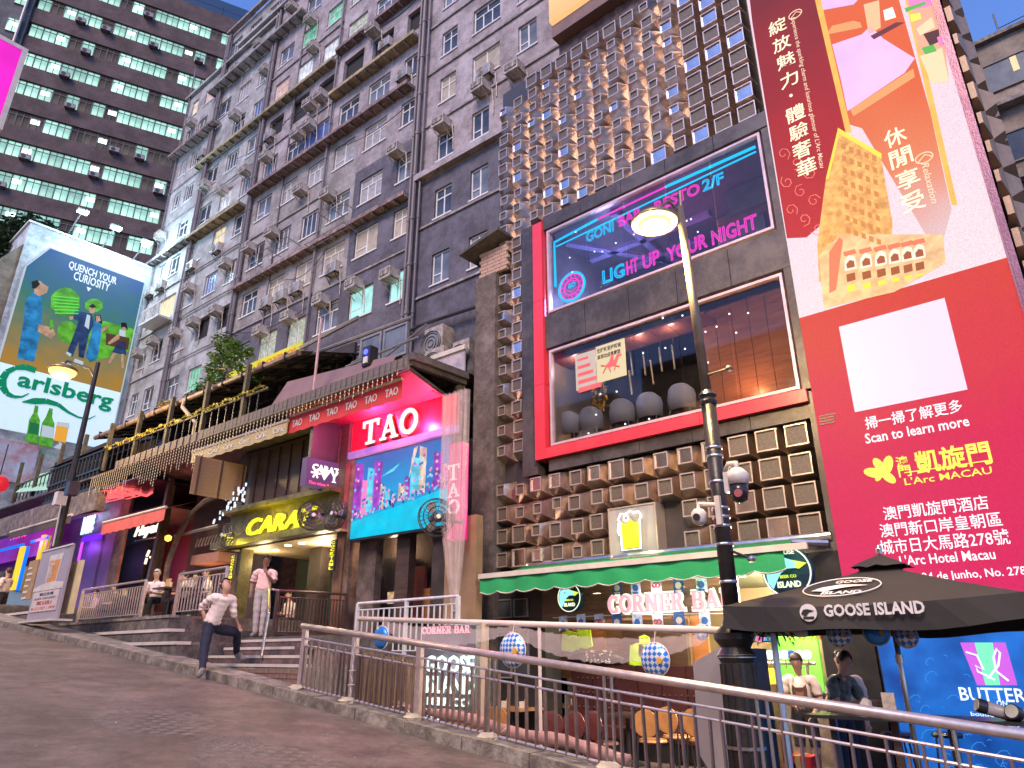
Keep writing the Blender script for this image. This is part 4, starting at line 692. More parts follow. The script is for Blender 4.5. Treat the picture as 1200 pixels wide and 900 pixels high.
plas = pm('clear crumpled plastic', (.75, .62, .64), .18, var=.15, scale=6, bump=.5, bscale=9, alpha=.24); m = M(); top_u0, top_z = at(519, 464, 9.5, A); top_u1 = at(548, 470, 9.5, A)[0]; gu, gz_ = at(533, 712, 9.5, A); bu0 = at(526, 620, 9.5, A)[0]; nn = 40; rows = []
for j in range(15):
 f = j / 14; z = top_z + (gz_ - top_z) * f; wf = 1 if f < .55 else max(.16, 1 - ((f - .55) / .45) ** 1.3 * .9); cx = (top_u0 + top_u1) / 2 + (gu - (top_u0 + top_u1) / 2) * (0 if f < .5 else (f - .5) / .5); rows.append([(cx + (i / nn - .5) * (top_u1 - top_u0) * wf, 9.5 + .07 * sin(i * 1.3 + f * 1.5) * (1 if f < .6 else .8) + .03 * sin(i * 2.9), z) for i in range(nn + 1)])
for j in range(3): f = (j + 1) / 3; rows.append([(gu + (i / nn - .5) * (.12 + .5 * f), 9.5 + .07 * sin(i * 1.3), gz_ - .1 - .42 * f) for i in range(nn + 1)])
g = [p for r in rows for p in r]; w1 = nn + 1; m.add(g, [(j * w1 + i, j * w1 + i + 1, (j + 1) * w1 + i + 1, (j + 1) * w1 + i) for j in range(len(rows) - 1) for i in range(nn)]); put(m, 'sheet', plas, pc, smooth=True)
put(M().tube([(gu - .06, 9.5, gz_ - .05), (gu, 9.43, gz_ - .06), (gu + .06, 9.5, gz_ - .05), (gu, 9.57, gz_ - .04), (gu - .06, 9.5, gz_ - .05)], .015, 5), 'tie', white_frame, pc)
pl = root('cabled_pillar', 'narrow pillar wrapped in reddish cables left of the LED screen', 'pillar', (u0 + .3, D, 1), A); a = at(400, 600, D - .15, A)[0]; put(M().box(a - .22, a + .3, D - .05, D + .3, 1.0, 6.1), 'shaft', pm('pillar paint', (.20, .13, .11), .6, spots=3), pl)
m = M()
for k in range(6): m.tube([(a - .15 + k * .05, D - .08 - .01 * (k % 2), 1.2), (a - .16 + k * .055, D - .09, 3.5), (a - .12 + k * .04, D - .08, 6.0)], .018, 5)
put(m, 'cables', pm('red brown cable', (.22, .07, .06), .5, var=.5), pl, kind='stuff')
# ---------------- fans
def fan(px, py, r, d, yaw, lab, arm=(.5, 0)):
 u, z = at(px, py, d, A); t = root('wall_fan', lab, 'fan', (u, d, z), A, 'black wall fans'); y = radians(yaw); m = M()
 def rot(p): return (u + p[0] * cos(y) - p[1] * sin(y), d + p[0] * sin(y) + p[1] * cos(y), z + p[2])
 for rr_ in (r, r * .8, r * .55, r * .3): m.tube([rot((rr_ * cos(k * pi / 12), -.09 + .06 * (rr_ / r) ** 2, rr_ * sin(k * pi / 12))) for k in range(24)], .009, 4, closed=True)
 m.tube([rot((r * cos(k * pi / 12), .06, r * sin(k * pi / 12))) for k in range(24)], .012, 5, closed=True)
 for k in range(24): c, s_ = cos(k * pi / 12), sin(k * pi / 12); m.tube([rot((.03 * c, -.1, .03 * s_)), rot((r * c, -.03, r * s_)), rot((r * c, .06, r * s_)), rot((.06 * c, .12, .06 * s_))], .005, 3, cap=False)
 put(m, 'guard', black_metal, t, kind='stuff'); b = M()
 for k in range(3):
  a = k * 2.094; b.add([rot((.04 * cos(a), -.01, .04 * sin(a))), rot((r * .85 * cos(a - .35), -.03, r * .85 * sin(a - .35))), rot((r * .9 * cos(a + .1), .01, r * .9 * sin(a + .1))), rot((r * .6 * cos(a + .5), .03, r * .6 * sin(a + .5)))], [(0, 1, 2, 3)])
 put(b, 'blades', grey_metal, t); q = M(); q.tube([rot((0, -.11, 0)), rot((0, .05, 0))], .045, 10); put(q, 'hub', white_frame, t); put(M().tube([rot((0, .02, 0)), rot((0, .25, 0))], .09, 12), 'motor', black_metal, t)
 put(M().tube([rot((0, .2, 0)), (u + arm[0], d + .35, z + arm[1])], .03, 6), 'arm', black_metal, t)
fan(393, 602, .33, 9.4, 0, 'black wall fan facing the street right of the yellow neon sign', (-.1, .3)); fan(264, 627, .30, 9.3, 6, 'fan with yellow lit rim left of the yellow neon sign', (.3, .1)); fan(366, 604, .33, 9.35, 70, 'fan seen nearly edge-on over the last letter of yellow sign', (.3, .1)); fan(512, 606, .36, 9.35, 62, 'fan turned sideways at the lower right of the LED screen', (.35, -.1))
# ---------------- bar with the yellow neon sign
D2 = 10.0; cb = root('olive_bar_front', 'olive bar front with yellow neon sign over an open teal room', 'bar front', (-6, D2, 2), A)
olive = pm('olive painted timber', (.115, .10, .035), .5, var=.2, scale=2, spots=4); U0, U1 = at(266, 640, D2, A)[0], at(397, 600, D2, A)[0]; z1, z0 = 5.27, 4.5
put(M().box(U0, U1, D2, D2 + .15, z0, z1), 'sign_board', olive, cb); put(M().box(U0 - .15, U1, D2 - .3, D2 + .1, z1, z1 + .12), 'cornice', olive, cb); put(M().box(U0 - .25, U1, D2 - .35, D2 + .1, z0 - .16, z0 - .003), 'lower_ledge', olive, cb); put(M().box(U0 - .1, U1, D2 + .1, D2 + .2, z1 + .12, ZS), 'upper_boarding', planks('upper boarding', (.05, .035, .03), (.08, .055, .05)), cb)
for k in range(9): u = U0 + .3 + k * (U1 - U0) / 9.3; put(M().box(u, u + .05, D2 + .06, D2 + .1, z1 + .3, ZS - .1), 'batten', dark_wood, cb)
m = M(); a, b = at(287, 625, D2 - .1, A), at(358, 603, D2 - .1, A)
txt(m, 'CARAT', a[0], b[0] + .35, 4.60, 5.05, D2 - .08, bev=.022, shear=.25, off=0); txt(m, 'CARAT', a[0] + .03, b[0] + .38, 4.61, 5.04, D2 - .06, depth=.02, shear=.25, off=.02); put(m, 'neon_lettering', em('yellow neon', (.95, .82, .03), 1.5), cb)
point('yellow_neon_glow', ((a[0] + b[0]) / 2, D2 - .45, 4.85), 45, (1, .85, .05), .2, A); point('yellow_neon_glow', (a[0] + .2, D2 - .5, 4.3), 20, (1, .85, .1), .1, A)
teal = pm('teal wall', (.02, .12, .10), .5, var=.2); put(M().box(U0 - 1, U1 + 3.2, D2 + 3, D2 + 3.1, 2.0, 4.6), 'back_wall', teal, cb); put(M().box(U0, U1 + .2, D2 - .05, D2 + 3, 4.34, 4.4), 'ceiling', pm('beige ceiling', (.48, .38, .26), .6), cb)
for (x, w, d) in ((-6.2, .5, 11.2), (-4.75, .35, 11.6), (U0 + .5, .12, 10.1), (U1 - .12, .3, 10.1)): put(M().box(x, x + w, d, d + .35, 2.0, 4.34), 'pillar', dark_wall if w > .31 else olive, cb)
for x, d in ((-5.6, 10.5), (-4.6, 10.6), (-7.2, 10.8), (-6.2, 10.5)): put(M().disc((x, 0), .1, 0, .02, 12).mesh and M().lathe([(.09, 0), (.09, .02)], (x, d, 4.315), 12), 'downlight', em('warm downlight', (1, .8, .5), 6), cb)
point('bar_ceiling_light', (-5.2, 10.9, 4.1), 60, (1, .75, .45), .15, A); point('bar_ceiling_light', (-7.6, 10.7, 4.0), 35, (1, .75, .4), .15, A)
for (px, y0, y1, lab) in ((391, 634, 668, 'right'), (274, 651, 682, 'left')):
 u, zt_ = at(px, y0, 9.9, A); _, zb_ = at(px, y1, 9.9, A); t = root('vertical_neon', f'vertical yellow neon word at the {lab} side of the open teal bar', 'sign', (u, 9.9, zb_), A, 'vertical neon words'); put(M().box(u - .1, u + .1, 9.9, 9.94, zb_ - .03, zt_ + .03), 'backing', black_metal, t); m = M(); n_ = 8; hh = (zt_ - zb_) / n_
 for i, ch in enumerate('COCKTAIL'): txt(m, ch, u - .07, u + .07, zt_ - (i + 1) * hh + .015, zt_ - i * hh - .005, 9.88, depth=.01, off=.02)
 put(m, 'lettering', em('yellow neon', (.95, .82, .03), 1.5), t)
# light box of the same bar, square to the facade
PX = Fr(-14.2, 0, 90); (ya, zt_), (yb, _) = at(361, 535, 0, PX), at(402, 547, 0, PX); zb_ = at(357, 568, 0, PX)[1]
t = root('lightbox_sign', 'violet lit box sign with glass symbols hanging square to the facade', 'sign', (ya, 0, zb_), PX); put(M().box(ya, yb, 0, .22, zb_, zt_), 'box', em('violet light box face', (.18, .09, .26), .55, var=.15, scale=1), t); put(M().box(ya + .1, yb - .1, .05, .17, zt_, ZS), 'hanger', black_metal, t)
m = M(); w = yb - ya; txt(m, 'CARAT', ya + .14 * w, yb - .1 * w, zt_ - .30, zt_ - .13, -.012, depth=.01, off=.04)
cz = zb_ + .33; c = ya + .25 * w
for k in range(3): a = k * pi / 3; m.prism([(c + .13 * cos(a) - .02 * sin(a), cz + .13 * sin(a) + .02 * cos(a)), (c + .13 * cos(a) + .02 * sin(a), cz + .13 * sin(a) - .02 * cos(a)), (c - .13 * cos(a) + .02 * sin(a), cz - .13 * sin(a) - .02 * cos(a)), (c - .13 * cos(a) - .02 * sin(a), cz - .13 * sin(a) + .02 * cos(a))], -.012 - .001 * k, 0)
c = ya + .5 * w; m.prism([(c - .14, cz + .08), (c - .07, cz + .14), (c + .07, cz + .14), (c + .14, cz + .08), (c, cz - .13)], -.012, 0); c = ya + .77 * w; m.prism([(c - .13, cz + .14), (c - .08, cz + .14), (c, cz + .04), (c + .08, cz + .14), (c + .13, cz + .14), (c + .025, cz - .01), (c + .025, cz - .11), (c + .07, cz - .14), (c - .07, cz - .14), (c - .025, cz - .11), (c - .025, cz - .01)], -.012, 0); put(m, 'lettering', em('warm sign white', (1, .95, .8), 1.6), t)
m = M(); txt(m, 'Fine wines & more', ya + .1 * w, yb - .08 * w, zb_ + .05, zb_ + .13, -.012, depth=.01, off=.02); put(m, 'red_lettering', em('hot pink letters', (1, .1, .25), 1.2), t)
# wooden hanging board and awnings along the canopy
PW = Fr(-18.2, 0, 90); (ya, zt_), (yb, _) = at(230, 533, 0, PW), at(289, 548, 0, PW); zb_ = at(220, 578, 0, PW)[1]
t = root('hanging_blind', 'large slatted wooden board hanging square to the facade under the canopy', 'blind', (ya, 0, zb_), PW); mb = planks('brown slat', (.20, .11, .08), (.33, .19, .13), rough=.6)
nb = 22; hb = (zt_ - zb_) / nb; sm_ = M().box(ya, yb, 0, .03, 0, hb * .88).mesh('slat', mb, (ya, 0, 0))
for k in range(nb): o = putm(sm_, 'slat', t, (ya, .004 * (k % 2), zb_ + k * hb))
for x in (ya + .12, (ya + yb) / 2, yb - .1): put(M().box(x, x + .05, -.02, -.003, zb_, zt_), 'cord', dark_wood, t)
def awning(pts_top, drop, d, out, mat_, lab, name='awning', letters=None, dz=.0):
 (ua, za), (ub, zb) = [at(*p, d - out, A) for p in pts_top]; t = root(name, lab, 'awning', (ua, d, za), A); z = (za + zb) / 2; m = M(); m.add([(ua, d - out, z), (ub, d - out, z), (ub, d, z + .35), (ua, d, z + .35)], [(0, 1, 2, 3)]); put(m, 'canvas', mat_, t)
 n_ = int((ub - ua) / .25) + 2; v = M(); pts = [(ua + (ub - ua) * i / n_, z - drop - (.03 if i % 2 else 0)) for i in range(n_ + 1)]; v.prism([(ua, z), (ub, z)] + pts[::-1], d - out - .02, d - out); put(v, 'valance', mat_, t); put(M().tube([(ua, d - out - .01, z + .03), (ub, d - out - .01, z + .03)], .045, 8), 'front_bar', nosing, t)
 if letters:
  m = M(); n2 = 6
  for k in range(n2): a = ua + (ub - ua) * (k + .25) / n2; txt(m, letters, a, a + (ub - ua) / n2 * .6, z - drop * .75, z - drop * .3, d - out - .035, depth=.01, off=.01)
  put(m, 'lettering', white_frame, t)
 return t
awning([(340, 488), (472, 447)], .42, 9.9, .62, pm('red awning canvas', (.60, .04, .05), .7, var=.1), 'red printed awning valance under the pink lit canopy', letters='TAO')
awning([(226, 531), (338, 494)], .3, 9.7, .5, pm('cream awning canvas', (.45, .37, .22), .7, var=.15), 'cream awning valance over the hanging wooden board', letters='Carat')
awning([(121, 615), (195, 594)], .35, 10.2, .9, pm('pink red awning canvas', (.50, .10, .09), .7, var=.15), 'faded red folding awning beside the white lit door sign')
awning([(12, 627), (85, 602)], .22, 9.6, 1.1, pm('dark folding awning', (.07, .05, .045), .7), 'dark folding awning with toothed edge at the far left bar')
# ---------------- string lights hanging from the fascia
ic = root('curtain_lights', 'curtain of unlit and tiny lit bulbs hanging from the canopy edge', 'string lights', (-12, 9.0, 7.3), A); m = M(); b = M(); rg = random.Random(77); u = at(108, 560, 9.0, A)[0]
while u < cR - .1:
 L = (.5 + .10 * sin(u * 2.1) + rg.uniform(-.16, .16)) * (1.35 if u < -8.5 else (.8 if u < -5.2 else .42)); z = 7.34; m.tube([(u, 9.0, z), (u + rg.uniform(-.02, .02), 9.0, z - L)], .008, 3, cap=False)
 for k in range(int(L / .09)): zz = z - .06 - k * .09; b.box(u - .009, u + .009, 8.99, 9.008, zz - .014, zz + .014)
 u += .16
put(m, 'wires', pm('pale wire', (.30, .24, .18), .5), ic, kind='stuff'); put(b, 'bulbs', em('weak warm bulbs', (.8, .58, .36), 1.0), ic, kind='stuff')
# ---------------- dark arch bay, red bar, blue bar, neon shop
ab = root('dark_bar_front', 'dark timber bar front with braced arch left of the yellow neon bar', 'bar front', (-9, 10.2, 2.4), A); a, b = at(186, 600, 10.2, A)[0], at(262, 600, 10.2, A)[0]
put(M().box(a, U0 - .3, 11.4, 11.5, 2.3, ZS), 'back_wall', dark_wall, ab); m = M(); m.beam((a + .1, 10.2, 2.4), (a + .5, 10.2, ZS), .16, .16); put(m, 'post', dark_wood, ab)
P = [at(x, y, 10.15, A) for x, y in ((191, 700), (197, 660), (208, 630), (222, 605), (240, 588), (262, 578))]; m = M(); m.tube([(p[0], 10.15, p[1]) for p in P], .09, 6); put(m, 'arch_brace', plaster, ab)
m = M(); p, q = at(205, 628, 10.3, A), at(256, 616, 10.3, A); m.tube([(p[0], 10.3, p[1]), (q[0], 10.3, q[1])], .05, 6); put(m, 'rail', grey_metal, ab)
for k in range(8): u, z = at(230 + k * 3.6, 637 - k * .8, 10.6, A); put(M().beam((u, 10.6, z - .12), (u + .1, 10.6, z + .12), .04, .05), 'bottle_rack', pm('pale rack', (.4, .3, .22), .5), ab)
u_0, u_1, z0, z1 = rc(232, 652, 262, 658, 10.8); put(M().box(u_0, u_1, 10.6, 11.2, z0, z1), 'counter_canopy', pm('copper canopy', (.42, .2, .12), .5), ab)  # canopy has a plain copper colour
point('bar_glow', ((a + b) / 2 + .5, 10.7, 3.6), 22, (1, .5, .3), .1, A)
u_0, u_1, z0, z1 = rc(252, 592, 284, 608, 9.7); t = root('bead_sign', 'small sign of white beads hanging left of the yellow neon board', 'sign', (u_0, 9.7, z0), A); m = M(); rg = random.Random(2)
for k in range(34): x = u_0 + rg.random() * (u_1 - u_0); z = z0 + rg.random() * (z1 - z0) + .25 * (x - u_0); m.box(x - .02, x + .02, 9.69, 9.72, z, z + .09)
put(m, 'beads', em('white beads', (.75, .85, 1), 1.3), t, kind='stuff'); put(M().tube([(u_0, 9.74, z0 + .1), (u_1, 9.74, z1 + .4)], .015, 5), 'cord', black_metal, t)
rb = root('red_room_bar_front', 'brown bar front with a red lit open room behind the seated customers', 'bar front', (-14, 10.3, 2.4), A); a, b = at(121, 640, 10.4, A)[0], at(188, 640, 10.4, A)[0]
put(M().box(a, at(143, 640, 10.4, A)[0], 10.4, 10.5, 2.4, ZS), 'wall', plaster, rb); put(M().box(a, b, 12.6, 12.7, 2.4, ZS), 'back_wall', pm('dark red wall', (.09, .02, .02), .6), rb); put(M().box(a, b, 10.4, 12.6, 6.2, 6.3), 'ceiling', dark_wall, rb); put(M().box(b - .15, b + .1, 10.3, 10.5, 2.4, ZS), 'post', plaster, rb)
for (x0, y0, x1, y1) in ((151, 656, 164, 664), (158, 666, 163, 672)): u_0, u_1, z0, z1 = rc(x0, y0, x1, y1, 12.5); put(M().box(u_0, u_1, 12.5, 12.55, z0, z1), 'red_picture', em('red lit picture', (.55, .06, .06), .8, var=.4, scale=8), rb)
for (x0, y0, x1, y1) in ((139, 640, 141, 633), (136, 641, 138, 635), (172, 652, 175, 645), (170, 661, 172, 654), (176, 653, 184, 652)): p, q = at(x0, y0, 10.9, A), at(x1, y1, 10.9, A); put(M().beam((p[0], 10.9, p[1]), (q[0], 10.9, q[1]), .06, .06), 'tube_lamp', em('pink white tube', (1, .6, .45), 2.5), rb)
point('red_room_light', ((a + b) / 2, 11.3, 4.6), 80, (1, .22, .12), .1, A)
u_0, u_1, z0, z1 = rc(156, 634, 187, 618, 10.2); t = root('door_sign', 'slanted white glowing sign over the red lit room', 'sign', (u_0, 10.2, z1), A); m = M(); zz = sorted((z0, z1));
txt(m, 'Hayat', u_0, u_1, zz[0] + .03, zz[1] + .22, 10.18, depth=.04, off=.03, shear=.3); put(m, 'lettering', em('white neon letters', (1, .9, .75), 1.5), t); put(M().box(u_0, u_1, 10.24, 10.28, zz[0] - .02, zz[0] + .03), 'rail', black_metal, t)
u, z = at(197, 631, 9.9, A); t = root('wall_lantern', 'small orange lantern on the post right of the red lit room', 'lamp', (u, 9.9, z), A); put(M().lathe([(.02, -.09), (.09, -.05), (.1, .06), (.03, .1)], (u, 9.9, z), 10), 'shade', em('orange lantern glass', (1, .45, .05), 3.5), t); put(M().tube([(u, 9.9, z + .1), (u, 10.2, z + .2)], .015, 5), 'bracket', black_metal, t)
blb = root('blue_bar_front', 'blue grey bar front with a violet LED door frame', 'bar front', (-18, 10.3, 2.5), A); a, b = at(84, 640, 10.4, A)[0], at(122, 640, 10.4, A)[0]; bw = pm('blue grey painted wall', (.10, .115, .15), .7, var=.15, spots=3)
ua, ub = at(92, 660, 10.4, A)[0], at(114, 660, 10.4, A)[0]; zd = at(100, 633, 10.4, A)[1]; put(M().box(a, b, 10.4, 10.5, zd, ZS), 'wall', bw, blb); put(M().box(a, ua, 10.4, 10.5, 2.5, zd), 'wall', bw, blb); put(M().box(ub, b, 10.4, 10.5, 2.5, zd), 'wall', bw, blb)
vi = em('violet LED strip', (.14, .01, 1), 1.3); put(M().box(ua, ub, 10.33, 10.39, zd - .07, zd + .12), 'led_strip', vi, blb); put(M().box(ua, ua + .1, 10.33, 10.39, 2.5, zd - .07), 'led_strip', em('magenta LED strip', (.65, .08, 1), 1.3), blb); put(M().box(ua, ub, 12, 12.1, 2.5, zd), 'back_wall', pm('dark green room', (.02, .05, .025), .7), blb)
point('violet_glow', ((ua + ub) / 2, 10.1, zd - .3), 18, (.3, .1, 1), .1, A); point('violet_glow', ((ua + ub) / 2, 11.2, zd - .8), 14, (.5, .2, 1), .1, A)
t = root('white_neon_sign', 'white neon letters in stacked rows on the blue grey wall', 'sign', (ua, 10.35, zd), A); m = M(); p, q = at(94, 632, 10.36, A), at(115, 601, 10.36, A)
txt(m, 'THE', p[0] + .6, q[0] - .1, q[1] - .62, q[1] - .08, 10.34, bev=.025, off=0); txt(m, 'BARN', p[0], q[0] - .2, p[1] + .15, p[1] + .85, 10.34, bev=.025); put(m, 'neon_lettering', em('cold white neon', (.6, .8, 1), 1.5), t); m = M(); m.box(q[0] - 1.0, q[0] + .25, 10.2, 10.3, q[1] + .0, q[1] + .08); put(m, 'tube_light', em('cold white neon', (.6, .8, 1), 1.5), t)
point('cold_white_glow', ((p[0] + q[0]) / 2, 9.9, q[1]), 30, (.6, .75, 1), .1, A)
# red neon scribble on the ceiling panel
rn = root('ceiling_neon', 'red neon swirls on a dark panel under the canopy', 'sign', (-17, 9.4, 6.8), A)
def on_ceiling(px, py, z): x, y = atz(px, py, z); q = Vector((x, y, 0)) - A.o; return (q.dot(A.x), q.dot(A.n), z)
zN = 6.85; cs = [on_ceiling(x, y, zN + .06) for x, y in ((95, 575), (150, 566), (195, 575), (120, 600))]
put(M().box(-19.2, -12.6, 9.2, 12.5, zN + .04, zN + .08), 'panel', pm('dark glossy ceiling', (.05, .02, .04), .2), rn); m = M(); rg = random.Random(15)
for k in range(9):
 cx, cy = 120 + rg.uniform(-12, 24), 583 + rg.uniform(-4, 4); rx = rg.uniform(10, 26); pts = [on_ceiling(cx + rx * cos(a * .6 + k) * (1 + .25 * sin(a * 1.7 + k)), cy + 3.8 * sin(a * .6 + k) * (1 + .3 * cos(a + k)) - .12 * (cx + rx * cos(a * .6 + k) - 125), zN) for a in range(10)]; m.tube(pts, .018, 5)
m.tube([on_ceiling(x, y, zN) for x, y in ((135, 575), (139, 571), (150, 574), (162, 579), (172, 581), (178, 577))], .045, 5); m.tube([on_ceiling(x, y, zN) for x, y in ((100, 588), (112, 581), (128, 577), (144, 577), (158, 582))], .04, 5)
put(m, 'neon_tubes', em('coral neon', (1, .12, .12), 1.5), rn); point('neon_glow', (-16.5, 9.6, 6.3), 22, (1, .15, .2), .2, A)
# neon shop far left
ns = root('neon_shop_front', 'magenta and blue lit shop front with yellow frames at far left', 'shop front', (-24, 9.8, 2.7), A); F1_, F2_ = at(0, 640, 9.8, A)[0] - 6, at(62, 640, 9.8, A)[0]
put(M().box(F1_, F2_ + 3.8, 10.4, 10.5, 2.7, 7.2), 'wall', pm('violet light tinted wall', (.16, .06, .22), .6), ns)  # violet light is put into the wall's base colour
mg = em('magenta lit panel', (.55, .03, .42), .75, var=.5, scale=.5, col2=(.25, .05, .75)); z_t = at(30, 620, 9.8, A)[1]; z_m = at(30, 655, 9.8, A)[1]; put(M().box(F1_, F2_, 9.95, 10.0, z_m + .1, z_t + .5), 'lit_panel', mg, ns)
yl = em('yellow lit frame', (.95, .66, .02), .95); bl = em('blue neon tube', (.0, .14, 1), 1.5)
for (xt, yt, xb, yb_, w, mt) in ((31, 640, 13, 692, .42, yl), (54, 627, 41, 676, .3, yl), (59, 628, 50, 665, .14, em('ochre frame side', (.6, .45, .02), .7)), (36, 640, 20, 692, .12, bl)):
 (p, pz), (q, qz) = at(xt, yt, 9.7, A), at(xb, yb_, 9.7, A); put(M().box((p + q) / 2 - w / 2, (p + q) / 2 + w / 2, 9.62, 9.72, qz, pz), 'lit_frame', mt, ns)
for (x0, y0, x1, y1) in ((0, 647, 28, 636), (36, 636, 56, 629)): p, q = at(x0, y0, 9.6, A), at(x1, y1, 9.6, A); z = (p[1] + q[1]) / 2; put(M().box(p[0], q[0], 9.58, 9.64, z - .05, z + .05), 'neon_tube', bl, ns)
m = M(); p, q = at(14, 638, 9.7, A), at(36, 624, 9.7, A); txt(m, 'MOMO', p[0], q[0], min(p[1], q[1]) + .15, max(p[1], q[1]) + .1, 9.6, bev=.03); put(m, 'neon_lettering', em('pink neon', (1, .05, .3), 2.2), ns)
put(M().box(F1_, F2_, 9.85, 9.9, 2.7, z_m - .3), 'glazing', pane_dark, ns); point('blue_neon_glow', (F2_ - 2, 9.2, 4.6), 60, (.1, .35, 1), .15, A); point('magenta_glow', (F2_ - 1.5, 9.2, 5.8), 60, (1, .1, .7), .15, A)
# far-left upper structures: dark fence on the roof, green canopy, mural, lantern
lr = root('roof_fence', 'black lattice screen on the low roof left of the long gutter', 'fence', (-20, 9.2, 6.5), A); m = M()
(pa, za), (pb, zb2) = at(50, 600, 9.2, A), at(112, 560, 9.2, A); zl, zh = 7.05, 8.35
for k in range(15): u = pa + (pb - pa) * k / 14; put(M().box(u - .03, u + .03, 9.2, 9.26, zl, zh), 'bar', black_metal, lr)
for z in (zl, (zl + zh) / 2, zh): put(M().box(pa - .2, pb + .2, 9.18, 9.28, z - .03, z + .04), 'rail', black_metal, lr)
put(M().box(pa - 8, pb + .6, 9.15, 9.45, 6.2, 6.98), 'parapet', fas, lr); put(M().box(pa - 2, pb + 1, 10.5, 10.6, 7.0, 8.9), 'backing', dark_wall, lr); put(M().add([(pa - .3, 9.1, zh + .08), (pb + .2, 9.1, zh + .08), (pb + .2, 11, zh + .9), (pa - .3, 11, zh + .9)], [(0, 1, 2, 3)]), 'roof', roof_sheet, lr)
# ------------------------------------------------------------------ corner building with mirrored boxes
def rw_(x0, y0, x1, y1, d): return rc(x0, y0, x1, y1, d, W)
cor = root('corner_building', 'corner building clad in mirrored bronze boxes with big glazed bar windows in red frame', 'building', (-6.6, 11.3, 0), W)
bronze = pm('mirrored bronze', (.58, .49, .43), .3, metal=1, var=.3, scale=4, bump=.35, bscale=7); rimm = pm('polished box rim', (.66, .54, .48), .35, metal=.7, var=.1); mesh_p = pm('dark mesh face', (.095, .072, .06), .45, var=.4, scale=30, bump=.4, bscale=120); mir_p = pm('mirror face', (.62, .52, .50), .14, metal=1, var=.3, scale=2)
clad = pm('dark cladding', (.095, .08, .082), .4, metal=.3, var=.12, scale=.8, spots=.8); clad_edge = pm('dark cladding edge', (.05, .042, .045), .4)
def box_mesh(face, dep, fm, tiltx=0, tiltz=0, name='facade_box'):
 B_ = .236; h = face / 2; t = .022; m = M(); ox, oz = tiltx, tiltz
 base = [(-B_, 0, -B_), (B_, 0, -B_), (B_, 0, B_), (-B_, 0, B_)]; fr_ = [(-h + ox, -dep, -h + oz), (h + ox, -dep, -h + oz), (h + ox, -dep, h + oz), (-h + ox, -dep, h + oz)]
 inn = [(-h + t + ox, -dep, -h + t + oz), (h - t + ox, -dep, -h + t + oz), (h - t + ox, -dep, h - t + oz), (-h + t + ox, -dep, h - t + oz)]; bk = [(x, -dep + .03, z) for x, y, z in inn]
 m.add(base + fr_ + inn + bk, [(0, 1, 5, 4), (1, 2, 6, 5), (2, 3, 7, 6), (3, 0, 4, 7)], 0); k = 0
 m.f += [(4, 5, 9, 8), (5, 6, 10, 9), (6, 7, 11, 10), (7, 4, 8, 11), (8, 9, 13, 12), (9, 10, 14, 13), (10, 11, 15, 14), (11, 8, 12, 15), (12, 13, 14, 15)]; m.m += [1] * 8 + [2]
 return m.mesh(name, [bronze, rimm, fm])
rb_ = random.Random(6); VAR = {}
for nm, face in (('L', .35), ('M', .285), ('S', .225)):
 VAR[nm] = [box_mesh(face + rb_.uniform(-.01, .01), .3, mesh_p if q < 5 else mir_p, rb_.uniform(-.035, .035) * (nm != 'L'), rb_.uniform(-.035, .035) * (nm != 'L')) for q in range(6)]
cells = []
for k in range(14):
 x = -3.545 - .48 * k
 for i in range(10):
  z = 11.375 + .465 * i
  if k >= 12 and i == 9: continue
  sz = 'L' if (k <= 2 or (i >= 9 and k > 4)) else ('M' if rb_.random() < (.25 if 4 <= k <= 9 else .45) else 'S')
  if 4 <= k <= 8 and i < 1: sz = 'L' if k < 6 else 'M'
  cells.append((x, z, sz))
 if k >= 12:
  for i in range(1, 13): cells.append((x - .02, 11.375 - .465 * i, 'M' if k == 12 else 'S'))
 for i, zt in enumerate((5.075, 4.6, 4.13, 3.655)):
  z = zt - .18
  if 5.9 < -x < 7.25 and i >= 2: continue
  cells.append((x, z, 'L' if k <= 3 or rb_.random() < .15 else ('M' if k <= 8 else rb_.choice(['M', 'S']))))
for (x, z, s) in cells: putm(rb_.choice(VAR[s]), 'facade_box', cor, (x, 11.3 + rb_.uniform(0, .012), z), 0)
body = M(); body.box(-10.06, -3.2, 11.302, 11.5, 11.13, 16.05); body.box(-10.06, -8.78, 11.302, 11.5, 3.1, 11.13); body.box(-8.78, -3.2, 11.302, 11.5, 3.1, 5.1); put(body, 'wall', clad_edge, cor)
put(M().box(-8.15, -.11, 11.35, 24, 16.05, 26), 'upper_body', pm('brown brick upper wall', (.15, .09, .08), .85, var=.3, scale=2, bump=.5, bscale=30, spots=4), cor); put(M().box(-8.15, -.3, 11.05, 11.34, 16.55, 16.95), 'upper_beam', pm('brown beam', (.17, .10, .09), .6), cor)
put(M().box(-10.06, -.12, 15.2, 24, -.2, 16), 'core', clad_edge, cor); put(M().box(-10.06, -9.95, 11.5, 15.2, -.2, 16), 'side_wall', concrete_dark, cor); put(M().box(-3.3, -.1, 11.4, 15.2, 2.9, 16), 'east_body', clad_edge, cor)
